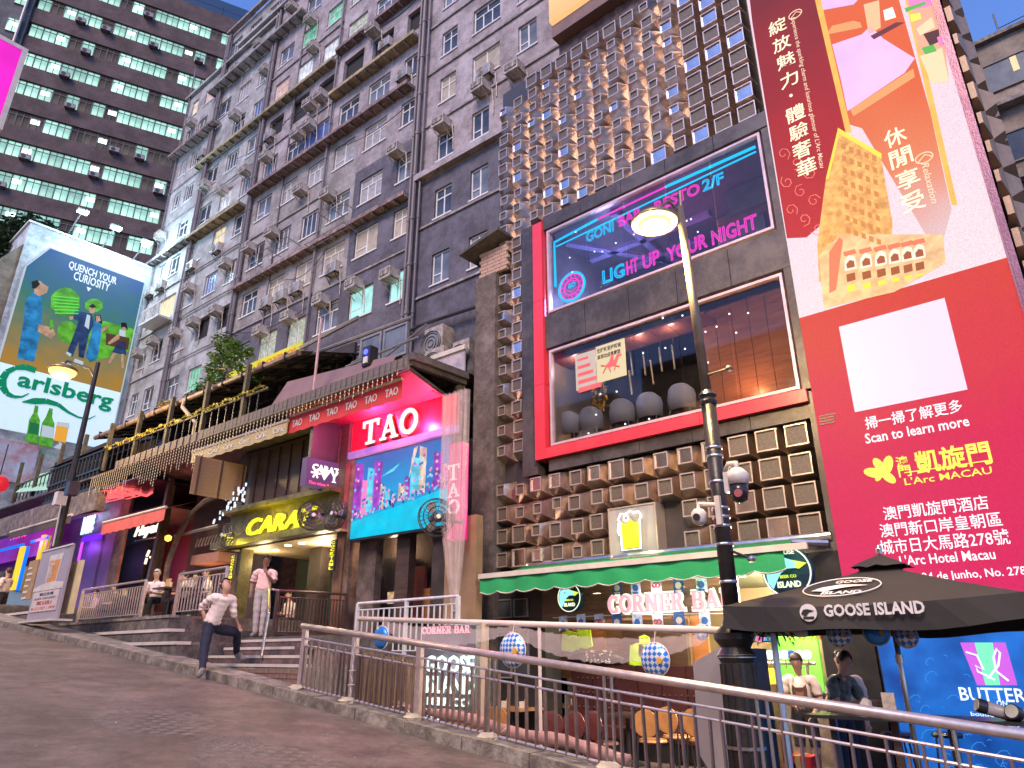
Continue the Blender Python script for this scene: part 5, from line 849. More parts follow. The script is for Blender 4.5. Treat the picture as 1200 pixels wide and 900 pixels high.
# cladding around the glazing, panel by panel with recessed joints
for (x0, x1, z0, z1, d0) in ((-9.18, -8.78, 5.1, 11.13, 11.0), (-8.5, -3.19, 10.82, 11.16, 10.97), (-8.5, -3.19, 7.82, 8.6, 10.98), (-8.5, -3.19, 5.12, 5.36, 11.02), (-3.33, -3.2, 5.6, 10.8, 10.99), (-3.29, -3.2, 2.9, 5.55, 11.0), (-10.05, -3.2, 3.08, 3.2, 11.1)):
 n_ = max(1, round((x1 - x0) / 1.02));
 for i in range(n_): a = x0 + (x1 - x0) * i / n_; b = x0 + (x1 - x0) * (i + 1) / n_ - (.012 if n_ > 1 else 0); put(M().box(a, b, d0, 11.3, z0, z1), 'cladding_panel', clad, cor)
for i in range(16): put(M().box(-8.84, -8.79, 10.96, 10.998, 5.3 + i * .34, 5.5 + i * .34), 'louvre', clad_edge, cor)
redm = pm('red lacquered frame', (.66, .035, .06), .35, var=.06, scale=1, coat=.3);
for (x0, x1, z0, z1) in ((-8.77, -8.505, 5.37, 7.0), (-8.77, -8.505, 7.008, 9.0), (-8.77, -8.505, 9.008, 11.04), (-8.5, -6.9, 5.37, 5.585), (-6.892, -5.1, 5.37, 5.585), (-5.092, -3.26, 5.37, 5.585)): put(M().box(x0, x1, 10.91, 11.28, z0, z1), 'red_frame_panel', redm, cor)
# glazing
trim = pm('pink light tinted trim', (.62, .45, .50), .3, metal=.4); gl = glass('shop glazing', (.9, .9, .9), .04, .04); gl2 = glass('upper glazing', (.85, .85, .9), .05, .08)  # pinkish light on the trim is painted into its colour
for (z0, z1, gm, nm) in ((8.66, 10.77, gl2, 'upper'), (5.63, 7.76, gl, 'lower')):
 x0, x1 = -8.42, -3.37; w = root('glazing', f'{nm} band of the large bar windows inside the red frame', 'window', (-5.9, 11.0, z0), W)
 put(M().frame(x0, x1, z0, z1, .05, 10.99, 11.1), 'frame', trim, w)
 for i in range(5): a = x0 + .05 + (x1 - x0 - .1) * i / 5; b = x0 + .05 + (x1 - x0 - .1) * (i + 1) / 5 - .012; put(M().box(a, b, 11.06, 11.07, z0 + .05, z1 - .05), 'pane', gm, w)
for z, e in ((8.62, .28), (5.6, .32)):   # rooms behind
 r_ = root('bar_room', 'dark room behind the ' + ('neon lit upper' if z > 8 else 'lower chair lined') + ' bar windows', 'room', (-6, 13, z), W); put(M().box(-8.45, -3.34, 11.12, 15, z - .03, z + .002), 'floor', dark_wood, r_); put(M().box(-8.45, -3.34, 14.9, 15, z, z + 2.75), 'back_wall', pm('room wall', (.05, .045, .05), .6, spots=2), r_); put(M().box(-8.5, -8.45, 11.1, 15, z, z + 2.75), 'side_wall', pm('room side wall', (.16, .13, .13), .4), r_); put(M().box(-3.35, -3.33, 11.1, 15, z, z + 2.75), 'side_wall', dark_wall, r_)
 if z > 8:
  put(M().box(-8.45, -3.34, 11.12, 15, 10.76, 10.82), 'ceiling', pm('room ceiling', (.13, .11, .13), .4), r_)
  for (a, b) in (((-8.3, 11.6), (-6.4, 14.6)), ((-8.3, 12.6), (-5.2, 12.7)), ((-8.2, 13.6), (-5.8, 13.6)), ((-6.8, 11.3), (-6.9, 14))): put(M().beam((a[0], a[1], 10.7), (b[0], b[1], 10.7), .16, .1), 'ceiling_beam', pm('violet beam', (.30, .26, .5), .4), r_)
  for (a, b, c_, d_) in ((-4.9, -3.9, 9.3, 9.9), (-4.6, -3.4, 10.1, 10.7)): put(M().box(a, b, 12.2, 12.3, c_, d_), 'wall_panel', pm('grey wall panel', (.13, .11, .12), .5), r_)
  put(M().box(-5.2, -3.4, 13, 13.1, 8.7, 10.7), 'brown_wall', pm('brown tiled wall', (.17, .11, .10), .5), r_)
 else:
  for i in range(9): put(M().box(-8.42 + i * .39, -8.42 + i * .39 + .375, 11.15, 11.75, 7.56, 7.6), 'ceiling_panel', planks('red ceiling wood', (.12, .03, .02), (.18, .05, .03), rough=.4, axis=1), r_)
  put(M().box(-8.45, -3.34, 11.76, 15, 8.3, 8.36), 'ceiling', dark_wall, r_)
  for i in range(6): put(M().box(-5.28 + i * .325, -5.28 + i * .325 + .315, 11.75, 11.82, 5.62, 8.29), 'wood_panel', planks('red brown wood', (.15, .05, .03), (.24, .09, .05), rough=.35), r_)
point('upper_room_light', (-7.6, 12.2, 9.6), 80, (.4, .5, 1), .2); point('upper_room_light', (-5.5, 12.0, 9.4), 40, (1, .2, .6), .2); point('wood_wash', (-4.4, 11.35, 6.1), 22, (1, .50, .2), .08); [point('chair_fill_light', (x_, 11.32, 7.4), 9, (1, .9, .85), .06) for x_ in (-8.0, -7.2, -6.4, -5.7)]  # points by the lower glass are added to brighten the chairs
# neon of the upper window
cy, mgn = em('cyan neon', (.0, .62, 1), 1.9), em('magenta neon', (1, .03, .55), 1.9)
nz = root('neon_slogan', 'cyan and magenta neon words and outline inside the upper bar window', 'sign', (-6, 11.2, 8.7), W); m = M()
def wl(*pts, d=11.2): return [(lambda q: (q[0], d, q[1]))(at(x, y, d)) for x, y in pts]
m.tube(wl((651, 336), (649.5, 284), (700, 257)), .03, 6); m.tube(wl((780, 219), (885, 172)), .03, 6); m.tube(wl((700, 257), (780, 219)), .02, 6, 1); m.tube([(p[0], p[1] + .02, p[2] - .06) for p in wl((651, 286), (885, 174))], .018, 6); put(m, 'neon_outline', [cy, mgn], nz)
m = M()
def nt_(s, x0, y0, x1, y1, mi, d=11.15, hpx=15, off=0):
 a = at(x0, y0, d); b = at(x1, y1, d); zc = (a[1] + b[1]) / 2; h = .27 if hpx == 15 else .33; txt(m, s, a[0], b[0], zc - h / 2, zc + h / 2, d, bev=.03, off=0, mi=mi)
nt_('GONI', 687, 277, 719, 266, 0); nt_('BAR', 725, 260, 752, 248, 1); nt_('RESTO', 767, 242, 820, 221, 1); nt_('2/F', 823, 219, 848, 207, 0); nt_('LIG', 706, 326, 732, 315, 0, hpx=18); nt_('HT', 734, 314, 748, 310, 1, hpx=18); nt_('UP', 753, 308, 773, 300, 1, hpx=18); nt_('YOUR', 781, 298, 829, 282, 1, hpx=18); nt_('NIGHT', 834, 280, 887, 258, 1, hpx=18); put(m, 'neon_lettering', [cy, mgn], nz)
u, z = at(670, 336, 11.12); m = M(); m.ring((u, z), .34, .028, 11.12, 32, 0); m.ring((u, z), .30, .012, 11.12, 32, 1); m.ring((u, z), .2, .016, 11.12, 24, 1); txt(m, 'GO', u - .1, u + .1, z - .02, z + .1, 11.12, bev=.04, mi=0)
for k in range(14): a = k * 2 * pi / 14 + .2; m.tube([(u + .225 * cos(a), 11.12, z + .225 * sin(a)), (u + .28 * cos(a + .1), 11.12, z + .28 * sin(a + .1))], .012, 4, 1)
m.tube([(u - .13, 11.12, z + .1), (u - .05, 11.12, z + .16), (u + .05, 11.12, z + .13), (u + .13, 11.12, z + .1)], .014, 4, 1); m.tube([(u - .13, 11.12, z - .05), (u, 11.12, z - .14), (u + .13, 11.12, z - .05)], .014, 4, 1)
t = root('round_neon_logo', 'round cyan and pink neon emblem at lower left of the upper bar window', 'sign', (u, 11.12, z - .35), W); put(m, 'neon_tubes', [cy, mgn], t)
# poster, chairs, lamps, plants in the lower window
pt = root('window_poster', 'white and yellow poster with a red racing horse taped to the lower window', 'poster', (-8, 11.05, 6.6), W); (a, z1), (b, _), (_, z0) = at(674, 417, 11.04), at(732, 400, 11.04), at(677, 458, 11.04); c = at(698, 412, 11.04)[0]
put(M().box(a, c - .01, 11.035, 11.05, z0, z1), 'left_sheet', em('glowing pale poster', (.78, .66, .60), .62), pt); put(M().box(c + .01, b, 11.03, 11.045, z0 + .04, z1 + .04), 'right_sheet', em('glowing cream poster', (.90, .78, .50), .68), pt)  # paper sheets glow by emission, with no lamp behind
m = M(); txt(m, '飛躍新里程齊賀', c + .04, b - .08, z1 - .12, z1 - .02, 11.026, depth=.003, off=.02); txt(m, '馬到功成喜慶樂', c + .04, b - .1, z1 - .26, z1 - .16, 11.026, depth=.003, off=.02); put(m, 'black_print', pm('poster black', (.03, .02, .02), .6), pt)
m = M(); rg = random.Random(3)
for i, (h, w) in enumerate(((.03, .3), (.045, .35), (.05, .42), (.06, .5), (.085, .62))): zz = z1 - .12 - i * .16; m.box(a + .06, a + .06 + w * .9, 11.028, 11.034, zz - h, zz + .02)
hx, hz = c + .36, z0 + .34; _v0 = len(m.v)
m.prism([(hx - .2, hz), (hx - .05, hz + .12), (hx + .12, hz + .12), (hx + .22, hz + .28), (hx + .34, hz + .25), (hx + .36, hz + .19), (hx + .26, hz + .18), (hx + .18, hz + .0), (hx + .1, hz - .06), (hx - .1, hz - .06)], 11.02, 11.028)
for (x_, z_, x2, z2) in ((-.15, -.02, -.28, -.18), (-.08, -.05, -.02, -.2), (.1, -.04, .26, -.12), (.14, -.02, .1, -.18), (-.2, .02, -.32, .06)): m.tube([(hx + x_, 11.024, hz + z_), (hx + x2, 11.024, hz + z2)], .022, 4)
m.prism([(hx - .05, hz + .12), (hx + .02, hz + .3), (hx + .1, hz + .28), (hx + .08, hz + .13)], 11.02, 11.028); m.v[_v0:] = [(hx + (p[0] - hx) * .72, p[1], hz + (p[2] - hz) * .72) for p in m.v[_v0:]]; put(m, 'red_print', pm('poster red', (.62, .10, .12), .6), pt)
fab = pm('grey blue upholstery', (.16, .17, .26), .85, var=.12, scale=3, bump=.15)
chl = ['leftmost barrel chair', 'second barrel chair from left', 'third barrel chair from left', 'fourth barrel chair from left', 'fifth barrel chair, right of the lamp post gap']
for i, (px, py, s) in enumerate(((663, 497, .34), (689, 492, .34), (725, 483, .37), (757, 476, .40), (795, 466, .43))):
 u, z = at(px, py, 11.5); s = .27; zb = 5.62; t = root('barrel_chair', f'grey blue {chl[i]} along the lower bar window', 'chair', (u, 11.6, zb), W, 'barrel chairs in the bar window'); m = M(); n_ = 18; g = []
 z0 = z - .22; ht = .5
 for k in range(n_ + 1):
  a = pi + pi * k / n_; top_ = ht * (1 - .16 * abs(cos(a)) ** 4)
  for (rr_, zz) in ((s, 0), (s + .02, ht * .5), (s - .01, top_ - .04), (s - .05, top_), (s - .09, top_ - .04), (s - .08, 0)): g.append((u + rr_ * cos(a), 11.65 + rr_ * sin(a) * .8, z0 + zz))
 m.add(g, [(k * 6 + j, (k + 1) * 6 + j, (k + 1) * 6 + (j + 1) % 6, k * 6 + (j + 1) % 6) for k in range(n_) for j in range(6)]); put(m, 'backrest', fab, t, smooth=True); put(M().lathe([(s - .07, 0), (s - .07, .1)], (u, 11.68, z0 + .06), 18), 'seat', fab, t)
 for (x_, y_) in ((-.2, -.14), (.2, -.14), (-.2, .16), (.2, .16)): put(M().tube([(u + x_, 11.65 + y_, z0), (u + x_ * 1.25, 11.65 + y_ * 1.25, min(zb, z0 - .12))], .014, 6), 'leg', black_metal, t)
for i, (px, py) in enumerate(((708, 452), (740, 452), (741, 430), (756, 430), (775, 425), (765, 440), (790, 422))): p, q = at(px, py, 12.4), at(px - 3, py - 18, 12.4); put(M().tube([(p[0], 12.4, p[1] - .2), (q[0], 12.4, q[1])], .02, 5), 'window_stake', pm('pale stick', (.45, .36, .3), .5), r_)
gp = root('gold_leaf_wall', 'golden lit dried leaves behind the left of the lower bar window', 'plant', (-8, 13, 6), W); m = M(); rg = random.Random(12); u0_, u1_, z0_, z1_ = rw_(653, 428, 712, 478, 12.6)
for k in range(700): x = rg.uniform(u0_, u1_); z = rg.uniform(z0_, z1_); a = rg.uniform(0, 6); s = rg.uniform(.03, .08); m.add([(x, 12.6, z), (x + s * cos(a), 12.55 + rg.uniform(0, .1), z + s * sin(a)), (x + 2 * s * cos(a + .3), 12.6, z + 2 * s * sin(a + .3)), (x + s * cos(a + .8), 12.62, z + s * sin(a + .8))], [(0, 1, 2, 3)])
put(m, 'leaves', pm('gold leaf', (.75, .42, .08), .35, var=.5, metal=.3), gp, kind='stuff'); point('gold_wash', ((u0_ + u1_) / 2, 12.2, z1_ + .1), 45, (1, .65, .2), .05)
for i, (px, py, lab) in enumerate(((757, 398, 'left white'), (773, 397, 'middle yellow'), (788, 391, 'right white'))): u, z = at(px, py, 12.8); t = root('ceiling_spot', f'{lab} ceiling spotlight seen through the lower bar window', 'spotlight', (u, 12.8, z), W, 'ceiling spots'); put(M().lathe([(.02, .1), (.06, .08), (.07, 0), (.02, -.01)], (u, 12.8, z), 12), 'lamp', em('warm lamp globe' if i == 1 else 'white lamp globe', (1, .8, .45) if i == 1 else (1, .97, .9), 9), t); put(M().tube([(u, 12.8, z + .08), (u, 12.8, 7.7)], .015, 5), 'stem', black_metal, t)
fl = root('glass_glints', 'tiny white glints reflected in the bar windows, modelled as glowing specks', 'string lights', (-6, 11.1, 6), W); m = M();
for (px, py) in ((683, 368), (706, 362), (728, 355), (752, 347), (776, 341), (687, 400), (702, 394), (727, 387), (752, 379), (777, 373), (800, 370), (697, 295), (722, 285), (743, 275), (805, 259), (818, 272), (704, 462), (754, 414), (780, 408), (803, 409), (827, 389), (830, 425), (863, 390), (834, 462), (840, 383), (733, 497), (761, 491), (690, 508), (699, 486), (723, 459), (668, 302), (675, 272), (855, 368), (877, 367), (876, 335), (786, 348), (760, 341), (671, 319), (706, 295), (810, 257), (850, 305)): u, z = at(px, py, 11.1); m.box(u - .012, u + .012, 11.08, 11.1, z - .012, z + .012)
put(m, 'bulbs', em('cold reflected glint', (.9, .95, 1), 3.2), fl, kind='stuff')  # glowing specks stand in for lights reflected in the panes
# small beer sign between the boxes
u0, u1, z0, z1 = -7.1, -6.14, 3.27, 4.15; t = root('beer_neon_sign', 'wavy grey panel with a white and yellow neon beer glass', 'sign', (-6.6, 10.95, z0), W); put(M().box(u0, u1, 11.0, 11.3, z0, z1), 'panel', pm('wavy grey wood panel', (.30, .28, .29), .5, var=.35, scale=1.2, streak=12), t); put(M().frame(u0 - .02, u1 + .02, z0 - .02, z1 + .02, .025, 10.98, 11.29), 'frame', rimm, t)
cx = (u0 + u1) / 2; m = M(); m.prism([(cx - .17, z0 + .14), (cx + .17, z0 + .14), (cx + .19, z0 + .6), (cx + .1, z0 + .56), (cx, z0 + .64), (cx - .08, z0 + .55), (cx - .19, z0 + .6)], 10.915, 10.935); put(m, 'beer_tubes', em('yellow neon beer', (1, .85, .02), 1.5, var=.3, scale=12), t)
m = M(); m.tube([(cx - .2, 10.905, z0 + .55), (cx - .19, 10.905, z0 + .11), (cx + .19, 10.905, z0 + .11), (cx + .21, 10.905, z0 + .62), (cx + .24, 10.905, z0 + .68), (cx + .19, 10.905, z0 + .76), (cx + .1, 10.905, z0 + .74), (cx + .02, 10.905, z0 + .79), (cx - .08, 10.905, z0 + .74), (cx - .18, 10.905, z0 + .76), (cx - .24, 10.905, z0 + .66), (cx - .18, 10.905, z0 + .58)], .016, 6, closed=True); m.tube([(cx - .24, 10.905, z0 + .6), (cx - .26, 10.905, z0 + .45), (cx - .23, 10.905, z0 + .38)], .013, 5); m.ring((cx - .07, z0 + .67), .05, .011, 10.905, 12); put(m, 'neon_tubes', em('white neon outline', (.85, .9, 1), 2.6), t); point('beer_sign_glow', (cx, 10.6, z0 + .45), 8, (1, .85, .4), .1)
# glowing orange sign at the top
t = root('top_sign', 'glowing cream orange sign board at the top edge of the corner building', 'sign', (-7, 11.0, 17), W); u, z = at(645, 28, 11.0); put(M().box(u, u + 3.2, 10.95, 11.3, z, z + 2.6), 'panel', led('cream orange sign face', (1, .52, .22), (1, .90, .60), 0, 2.6, 1.15), t); m = M(); txt(m, '酒店', u + .55, u + 1.5, z + .55, z + 1.3, 10.93, depth=.02, off=.02); put(m, 'lettering', pm('dark red sign letters', (.3, .03, .02), .5), t)
# ------------------------------------------------------------------ the tall LED advertisement
X0, X1, Z0, Z1 = -3.19, -.31, 2.15, 15.6; d0 = 10.95; ls = root('led_billboard', 'tall glowing red LED advertisement of a hotel with white characters', 'LED screen', (-1.75, 11, Z0), W)
put(M().box(X0, X1, 10.96, 11.4, Z0, Z1), 'cabinet', black_metal, ls); zs_ = 6.81
put(M().box(X0, X1, 10.95, 10.959, Z0, zs_), 'red_picture', led('LED red field', (.80, .006, .13), (.80, .05, .035), 0, zs_ - Z0, .95, c2=(.80, .008, .09)), ls)
upz = led('LED pale field', (.86, .70, .76), (.88, .60, .74), zs_ - Z0, Z1 - Z0, 1.15); put(M().box(X0, X1, 10.95, 10.959, zs_, Z1), 'pale_picture', upz, ls)
def L(px, py, d=10.94): return at(px, py, d)
def lp(m, pts, k=1, mi=0): m.prism([L(x, y) for x, y in pts], 10.95 - .0018 * k, 10.9495, mi)
m = M(); lp(m, [(881.5, 27), (875, -30), (948, -30), (962, 10), (985, 120), (996, 180), (985, 215), (972, 235), (960, 265), (945, 278), (922, 279)], 1, 0); put(m, 'dark_red_print', led('LED dark red', (.72, .01, .03), (.22, .01, .02), 7.2 - Z0, 14 - Z0, .95), ls)
m = M(); lp(m, [(948, -30), (962, 10), (993, 145), (1010, 150), (1100, 300), (1115, 245), (1105, 200), (1090, 130), (1045, -30)], 2, 0); put(m, 'orange_print', led('LED orange field', (.86, .60, .62), (.88, .14, .04), 7.2 - Z0, 10.4 - Z0, 1.0, c2=(.9, .26, .12)), ls)
m = M(); rs = random.Random(2); lp(m, [(975, 52), (1010, 40), (1020, 30), (1035, 45), (1072, 68), (1060, 85), (993, 130), (985, 92)], 3, 0); lp(m, [(962, 12), (1000, 5), (1005, 0), (962, -12)], 3, 0); lp(m, [(1035, 12), (1046, 8), (1050, 20), (1037, 24)], 4, 1); lp(m, [(1012, 5), (1030, 0), (1032, 32), (1018, 40)], 3, 2); lp(m, [(968, 40), (975, 30), (1000, 24), (1008, 26), (1010, 32), (970, 40)], 3, 3); lp(m, [(996, 128), (1070, 80), (1072, 90), (1000, 136)], 3, 3); lp(m, [(1020, 42), (1050, 26), (1060, 26), (1024, 46)], 4, 4)
put(m, 'room_print', [em('LED lilac bed', (.80, .52, .88), .95, var=.12, scale=1), em('LED lamp white', (1, .9, .85), 1.1), em('LED peach', (.95, .55, .3), .95), em('LED tan', (.85, .38, .14), .9), em('LED dark', (.2, .03, .05), .6)], ls)
m = M(); gold = 0
for (xa, ya_, xb, yb_, w) in ((952, -30, 995, 155, 6), (1058, -30, 1119, 240, 6)):
 lp(m, [(xa - w / 2 - 1, ya_), (xa + w / 2, ya_), (xb + w / 2, yb_), (xb - w / 2 - 1, yb_)], 5, 0)
put(m, 'gold_bars', em('LED gold bar', (.92, .50, .10), .95, var=.12, scale=3), ls)
m = M(); lp(m, [(1062, -30), (1092, -30), (1108, 60), (1112, 95), (1092, 90), (1075, 50)], 6, 0); lp(m, [(1064, 0), (1092, -6), (1094, 6), (1066, 12)], 7, 1); lp(m, [(1066, 17), (1078, 15), (1080, 22), (1068, 26)], 8, 2); lp(m, [(1074, 34), (1092, 20), (1096, 32), (1078, 42)], 8, 3); lp(m, [(1082, 40), (1100, 34), (1102, 48), (1090, 54)], 8, 4); lp(m, [(1080, 56), (1094, 52), (1098, 60), (1084, 64)], 8, 5); lp(m, [(1060, 10), (1084, 2), (1085, 5), (1062, 14)], 9, 5); lp(m, [(1078, 66), (1104, 56), (1112, 95), (1092, 98)], 7, 3); lp(m, [(1098, 44), (1106, 40), (1108, 52), (1101, 54)], 9, 1); put(m, 'food_print', [em('LED coral', (.95, .42, .28), .95), em('LED pink', (.9, .1, .45), 1), em('LED yellow', (.95, .8, .1), 1), em('LED pale orange', (1, .68, .42), 1), em('LED black red', (.12, .02, .03), .5), em('LED leaf green', (.10, .5, .08), .9)], ls)
# printed hotel tower and palace
m = M(); lp(m, [(968, 210), (982, 152), (1032, 182), (1046, 262), (1042, 300), (960, 330), (958, 285)], 10, 0); lp(m, [(982, 150), (1033, 180), (1033, 186), (982, 156)], 12, 1); lp(m, [(982, 152), (968, 210), (971, 210), (984, 156)], 12, 1); lp(m, [(960, 300), (985, 275), (1105, 275), (1108, 308), (1048, 342), (966, 361), (963, 340)], 11, 4)
for i in range(8):
 y = 168 + i * 14;
 for j in range(5): x = 986 + j * 9 + i * .8; lp(m, [(x, y + j * 3.4), (x + 5, y + j * 3.4 + 1.8), (x + 5.4, y + j * 3.4 + 8), (x + .4, y + j * 3.4 + 6.4)], 12, 2)
for j in range(6):
 x = 990 + j * 19 * (1 - j * .03); y = 306 - j * 2.6
 lp(m, [(x, y), (x + 5, y - 7), (x + 12, y - 5), (x + 14, y + 4), (x + 14, y + 9), (x, y + 12)], 12, 3); lp(m, [(x + 2, y + 4), (x + 6, y - 1), (x + 11, y), (x + 12, y + 7), (x + 3, y + 9)], 13, 5); lp(m, [(x + 2, y + 16), (x + 12, y + 13.5), (x + 13, y + 22), (x + 3, y + 25)], 13, 5)
 lp(m, [(x + 3, y + 29), (x + 12, y + 27), (x + 13, y + 34 - j), (x + 4, y + 37 - j)], 13, 1); lp(m, [(x - 2, y - 10), (x + 12, y - 14), (x + 14, y - 9), (x, y - 5)], 13, 6)
lp(m, [(972, 296), (984, 278), (988, 282), (980, 340), (972, 344)], 12, 6); put(m, 'hotel_print', [em('LED tower gold', (.85, .42, .13), .95, var=.35, scale=9), em('LED bright yellow', (.95, .72, .08), 1), em('LED tower shade', (.68, .28, .08), .85), em('LED ivory', (.92, .78, .66), 1), em('LED sand', (.88, .55, .28), .95, var=.25, scale=8), em('LED brown', (.42, .12, .04), .8), em('LED salmon', (.88, .22, .12), .9)], ls)
m = M()
for j in range(9):   # flourishes on the dark red field
 cx_, cy_ = 918 + (j % 3) * 14 + j * 1.5, 180 + j * 11; pts = [L(cx_ + (2 + a * .8) * cos(a * .9 + j), cy_ + (2 + a * .8) * sin(a * .9 + j), 10.938) for a in range(9)]; m.tube([(p[0], 10.94, p[1]) for p in pts], .008, 3, 0)
put(m, 'flourish_print', em('LED rose line', (.95, .28, .22), .9), ls)
m = M(); CHG = [('綻', 911, 31), ('放', 916, 51), ('魅', 921, 71), ('力', 925, 93), ('體', 932, 133), ('驗', 936, 154), ('奢', 940, 175), ('華', 945, 196)]
for ch, x, y in CHG: u, z = L(x, y); txt(m, ch, u - .165, u + .165, z - .17, z + .17, 10.932, depth=.004, off=.008)
u, z = L(927, 112); m.disc((u, z), .03, 10.93, 10.945, 10)
for ch, x, y in (('休', 1049, 161), ('閒', 1056, 185), ('享', 1064, 210), ('受', 1070, 236)): u, z = L(x, y); txt(m, ch, u - .16, u + .16, z - .17, z + .17, 10.926, depth=.004, off=.01)
put(m, 'cream_lettering', em('LED cream letters', (.98, .90, .60), 1.15), ls)
def vtxt(m, s, px, y0, x1, y1, wd, d):
 u0, zt = L(px, y0); u1, zb = L(x1, y1); vs, fs = _text(s, .005, 0, .3); x0_ = min(v[0] for v in vs); x1_ = max(v[0] for v in vs); k = len(m.v); L_ = zt - zb
 m.v.extend([((u0 + u1) / 2 + v[1] * wd, d, zt - (v[0] - x0_) / (x1_ - x0_) * L_) for v in vs]); m.f.extend([tuple(k + i for i in f) for f in fs]); m.m.extend([0] * len(fs))
m = M(); vtxt(m, 'Experience the sparkling charm and luxurious glamour of L\'Arc Macau', 927, 22, 962, 198, .11, 10.93); vtxt(m, 'Relaxation', 1081, 192, 1091, 240, .14, 10.924); put(m, 'script_lettering', em('LED peach script', (1, .72, .5), 1.0), ls)
for (x, y) in ((932, 17), (1083, 185)): u, z = L(x, y); m2 = M(); m2.ring((u, z), .12, .009, 10.935, 18, 0, .09); m2.tube([(u - .1, 10.935, z - .05), (u + .02, 10.935, z + .05), (u + .1, 10.935, z - .02)], .01, 4); put(m2, 'initial_print', em('LED peach script', (1, .72, .5), 1.0), ls)
# the code panel stays blank: only its pale square
m = M(); (a, zt), (b, _), (_, zb) = L(983, 383), L(1107, 350), L(1001, 483); put(M().box(a, b, 10.942, 10.949, zb, zt), 'pale_square', em('LED pale lilac', (.80, .68, .86), 1.0), ls)
wl_ = em('LED white letters', (1, .86, .92), 1.25); m = M()
def row(s, x0, y0, x1, y1, hh, off=.01, mi=0): a, b = L(x0, y0), L(x1, y1); zc = (a[1] + b[1]) / 2; txt(m, s, a[0], b[0], zc - hh / 2, zc + hh / 2, 10.94, depth=.006, off=off, mi=mi)
row('掃一掃了解更多', 1014, 497, 1127, 474, .19, .004); row('Scan to learn more', 1014, 515, 1135, 492, .15, .01)
row('澳門凱旋門酒店', 1035, 601, 1158, 589, .19, .004); row('澳門新口岸皇朝區', 1031, 621, 1174, 609, .19, .004); row('城市日大馬路278號', 1031, 640, 1183, 630, .20, .004); row("L'Arc Hotel Macau", 1054, 656, 1166, 650, .135, .01); row('Avenida 24 de Junho, No. 278', 1036, 679, 1203, 671, .135, .01); put(m, 'white_lettering', wl_, ls)
m = M(); row('凱旋門', 1073, 545, 1160, 527, .33, .02); row("L'Arc MACAU", 1060, 565, 1162, 550, .10, .008); a, b = L(1060, 556), L(1162, 538); m.box(a[0], b[0], 10.938, 10.946, (a[1] + b[1]) / 2 - .0, (a[1] + b[1]) / 2 + .012)
for k, (x, y, rx, a_) in enumerate(((1024, 554, .14, 2.8), (1030, 545, .12, 2.0), (1040, 545, .14, 1.2), (1041, 559, .12, -.9), (1030, 558, .08, -2.2))):
 u, z = L(x, y); m.prism([(u + rx * cos(q * pi / 6) * cos(a_) - rx * .5 * sin(q * pi / 6) * sin(a_), z + rx * cos(q * pi / 6) * sin(a_) + rx * .5 * sin(q * pi / 6) * cos(a_)) for q in range(12)], 10.94 - k * .0006, 10.948)
put(m, 'gold_lettering', em('LED gold letters', (.98, .85, .12), 1.1, var=.15, scale=8), ls)
m = M()
for k, ch in enumerate('澳門'): u, z = L(1057 + k * 3, 541 + k * 11); txt(m, ch, u - .08, u + .08, z - .08, z + .08, 10.94, depth=.005, off=.015)
put(m, 'small_gold_lettering', em('LED gold letters', (.98, .85, .12), 1.1), ls)
m = M()
for k in range(4): a, b = L(960, 489 + k * 3.2), L(979, 486 + k * 3.2); m.box(a[0], b[0], 10.935, 10.949, a[1], a[1] + .02)
put(m, 'dark_slots', black_metal, ls)
pink_edge = pm('mirrored edge strip', (.22, .11, .14), .3, metal=.8); put(M().box(X1 + .002, X1 + .03, 10.9, 11.4, Z0, Z1), 'edge_strip', pink_edge, ls); put(M().box(X1 + .032, X1 + .11, 10.98, 11.4, 2.8, Z1), 'mirror_strip', pink_edge, ls)
# boxes that wrap the corner right of the screen
rsm = root('corner_box_cladding', 'columns of large mirrored boxes right of the LED advertisement', 'cladding', (.3, 11.3, 3), W); wr = random.Random(8)
copper = pm('copper mirrored panel', (.26, .18, .125), .45, metal=.5, var=.25, scale=2); big = []
for q in range(4):
 m = M(); B_, h, dep = .26, .10 + .05 * (q % 2), .34; ox = .06 * (q - 1.5) * .5; v = [(-B_, 0, -B_), (B_, 0, -B_), (B_, 0, B_), (-B_, 0, B_), (-h + ox, -dep, -h), (h + ox, -dep, -h), (h + ox, -dep, h), (-h + ox, -dep, h)]; m.add(v, [(0, 1, 5, 4), (1, 2, 6, 5), (2, 3, 7, 6), (3, 0, 4, 7), (4, 5, 6, 7)]); big.append(m.mesh('facade_box', copper))
for i in range(24):
 o = putm(wr.choice(big), 'facade_box', rsm, (-.13, 11.3, 3.4 + i * .53), 0, (.28, .8, 1))
 for y_ in (11.6, 12.13): putm(wr.choice(big), 'facade_box', rsm, (-.095, y_, 3.4 + i * .53 + (y_ > 12) * .2), pi / 2, (1, .45 if i > 12 else .58, 1))
put(M().box(-.2, -.1, 11.31, 11.6, 2.9, 16), 'backing', clad_edge, rsm)
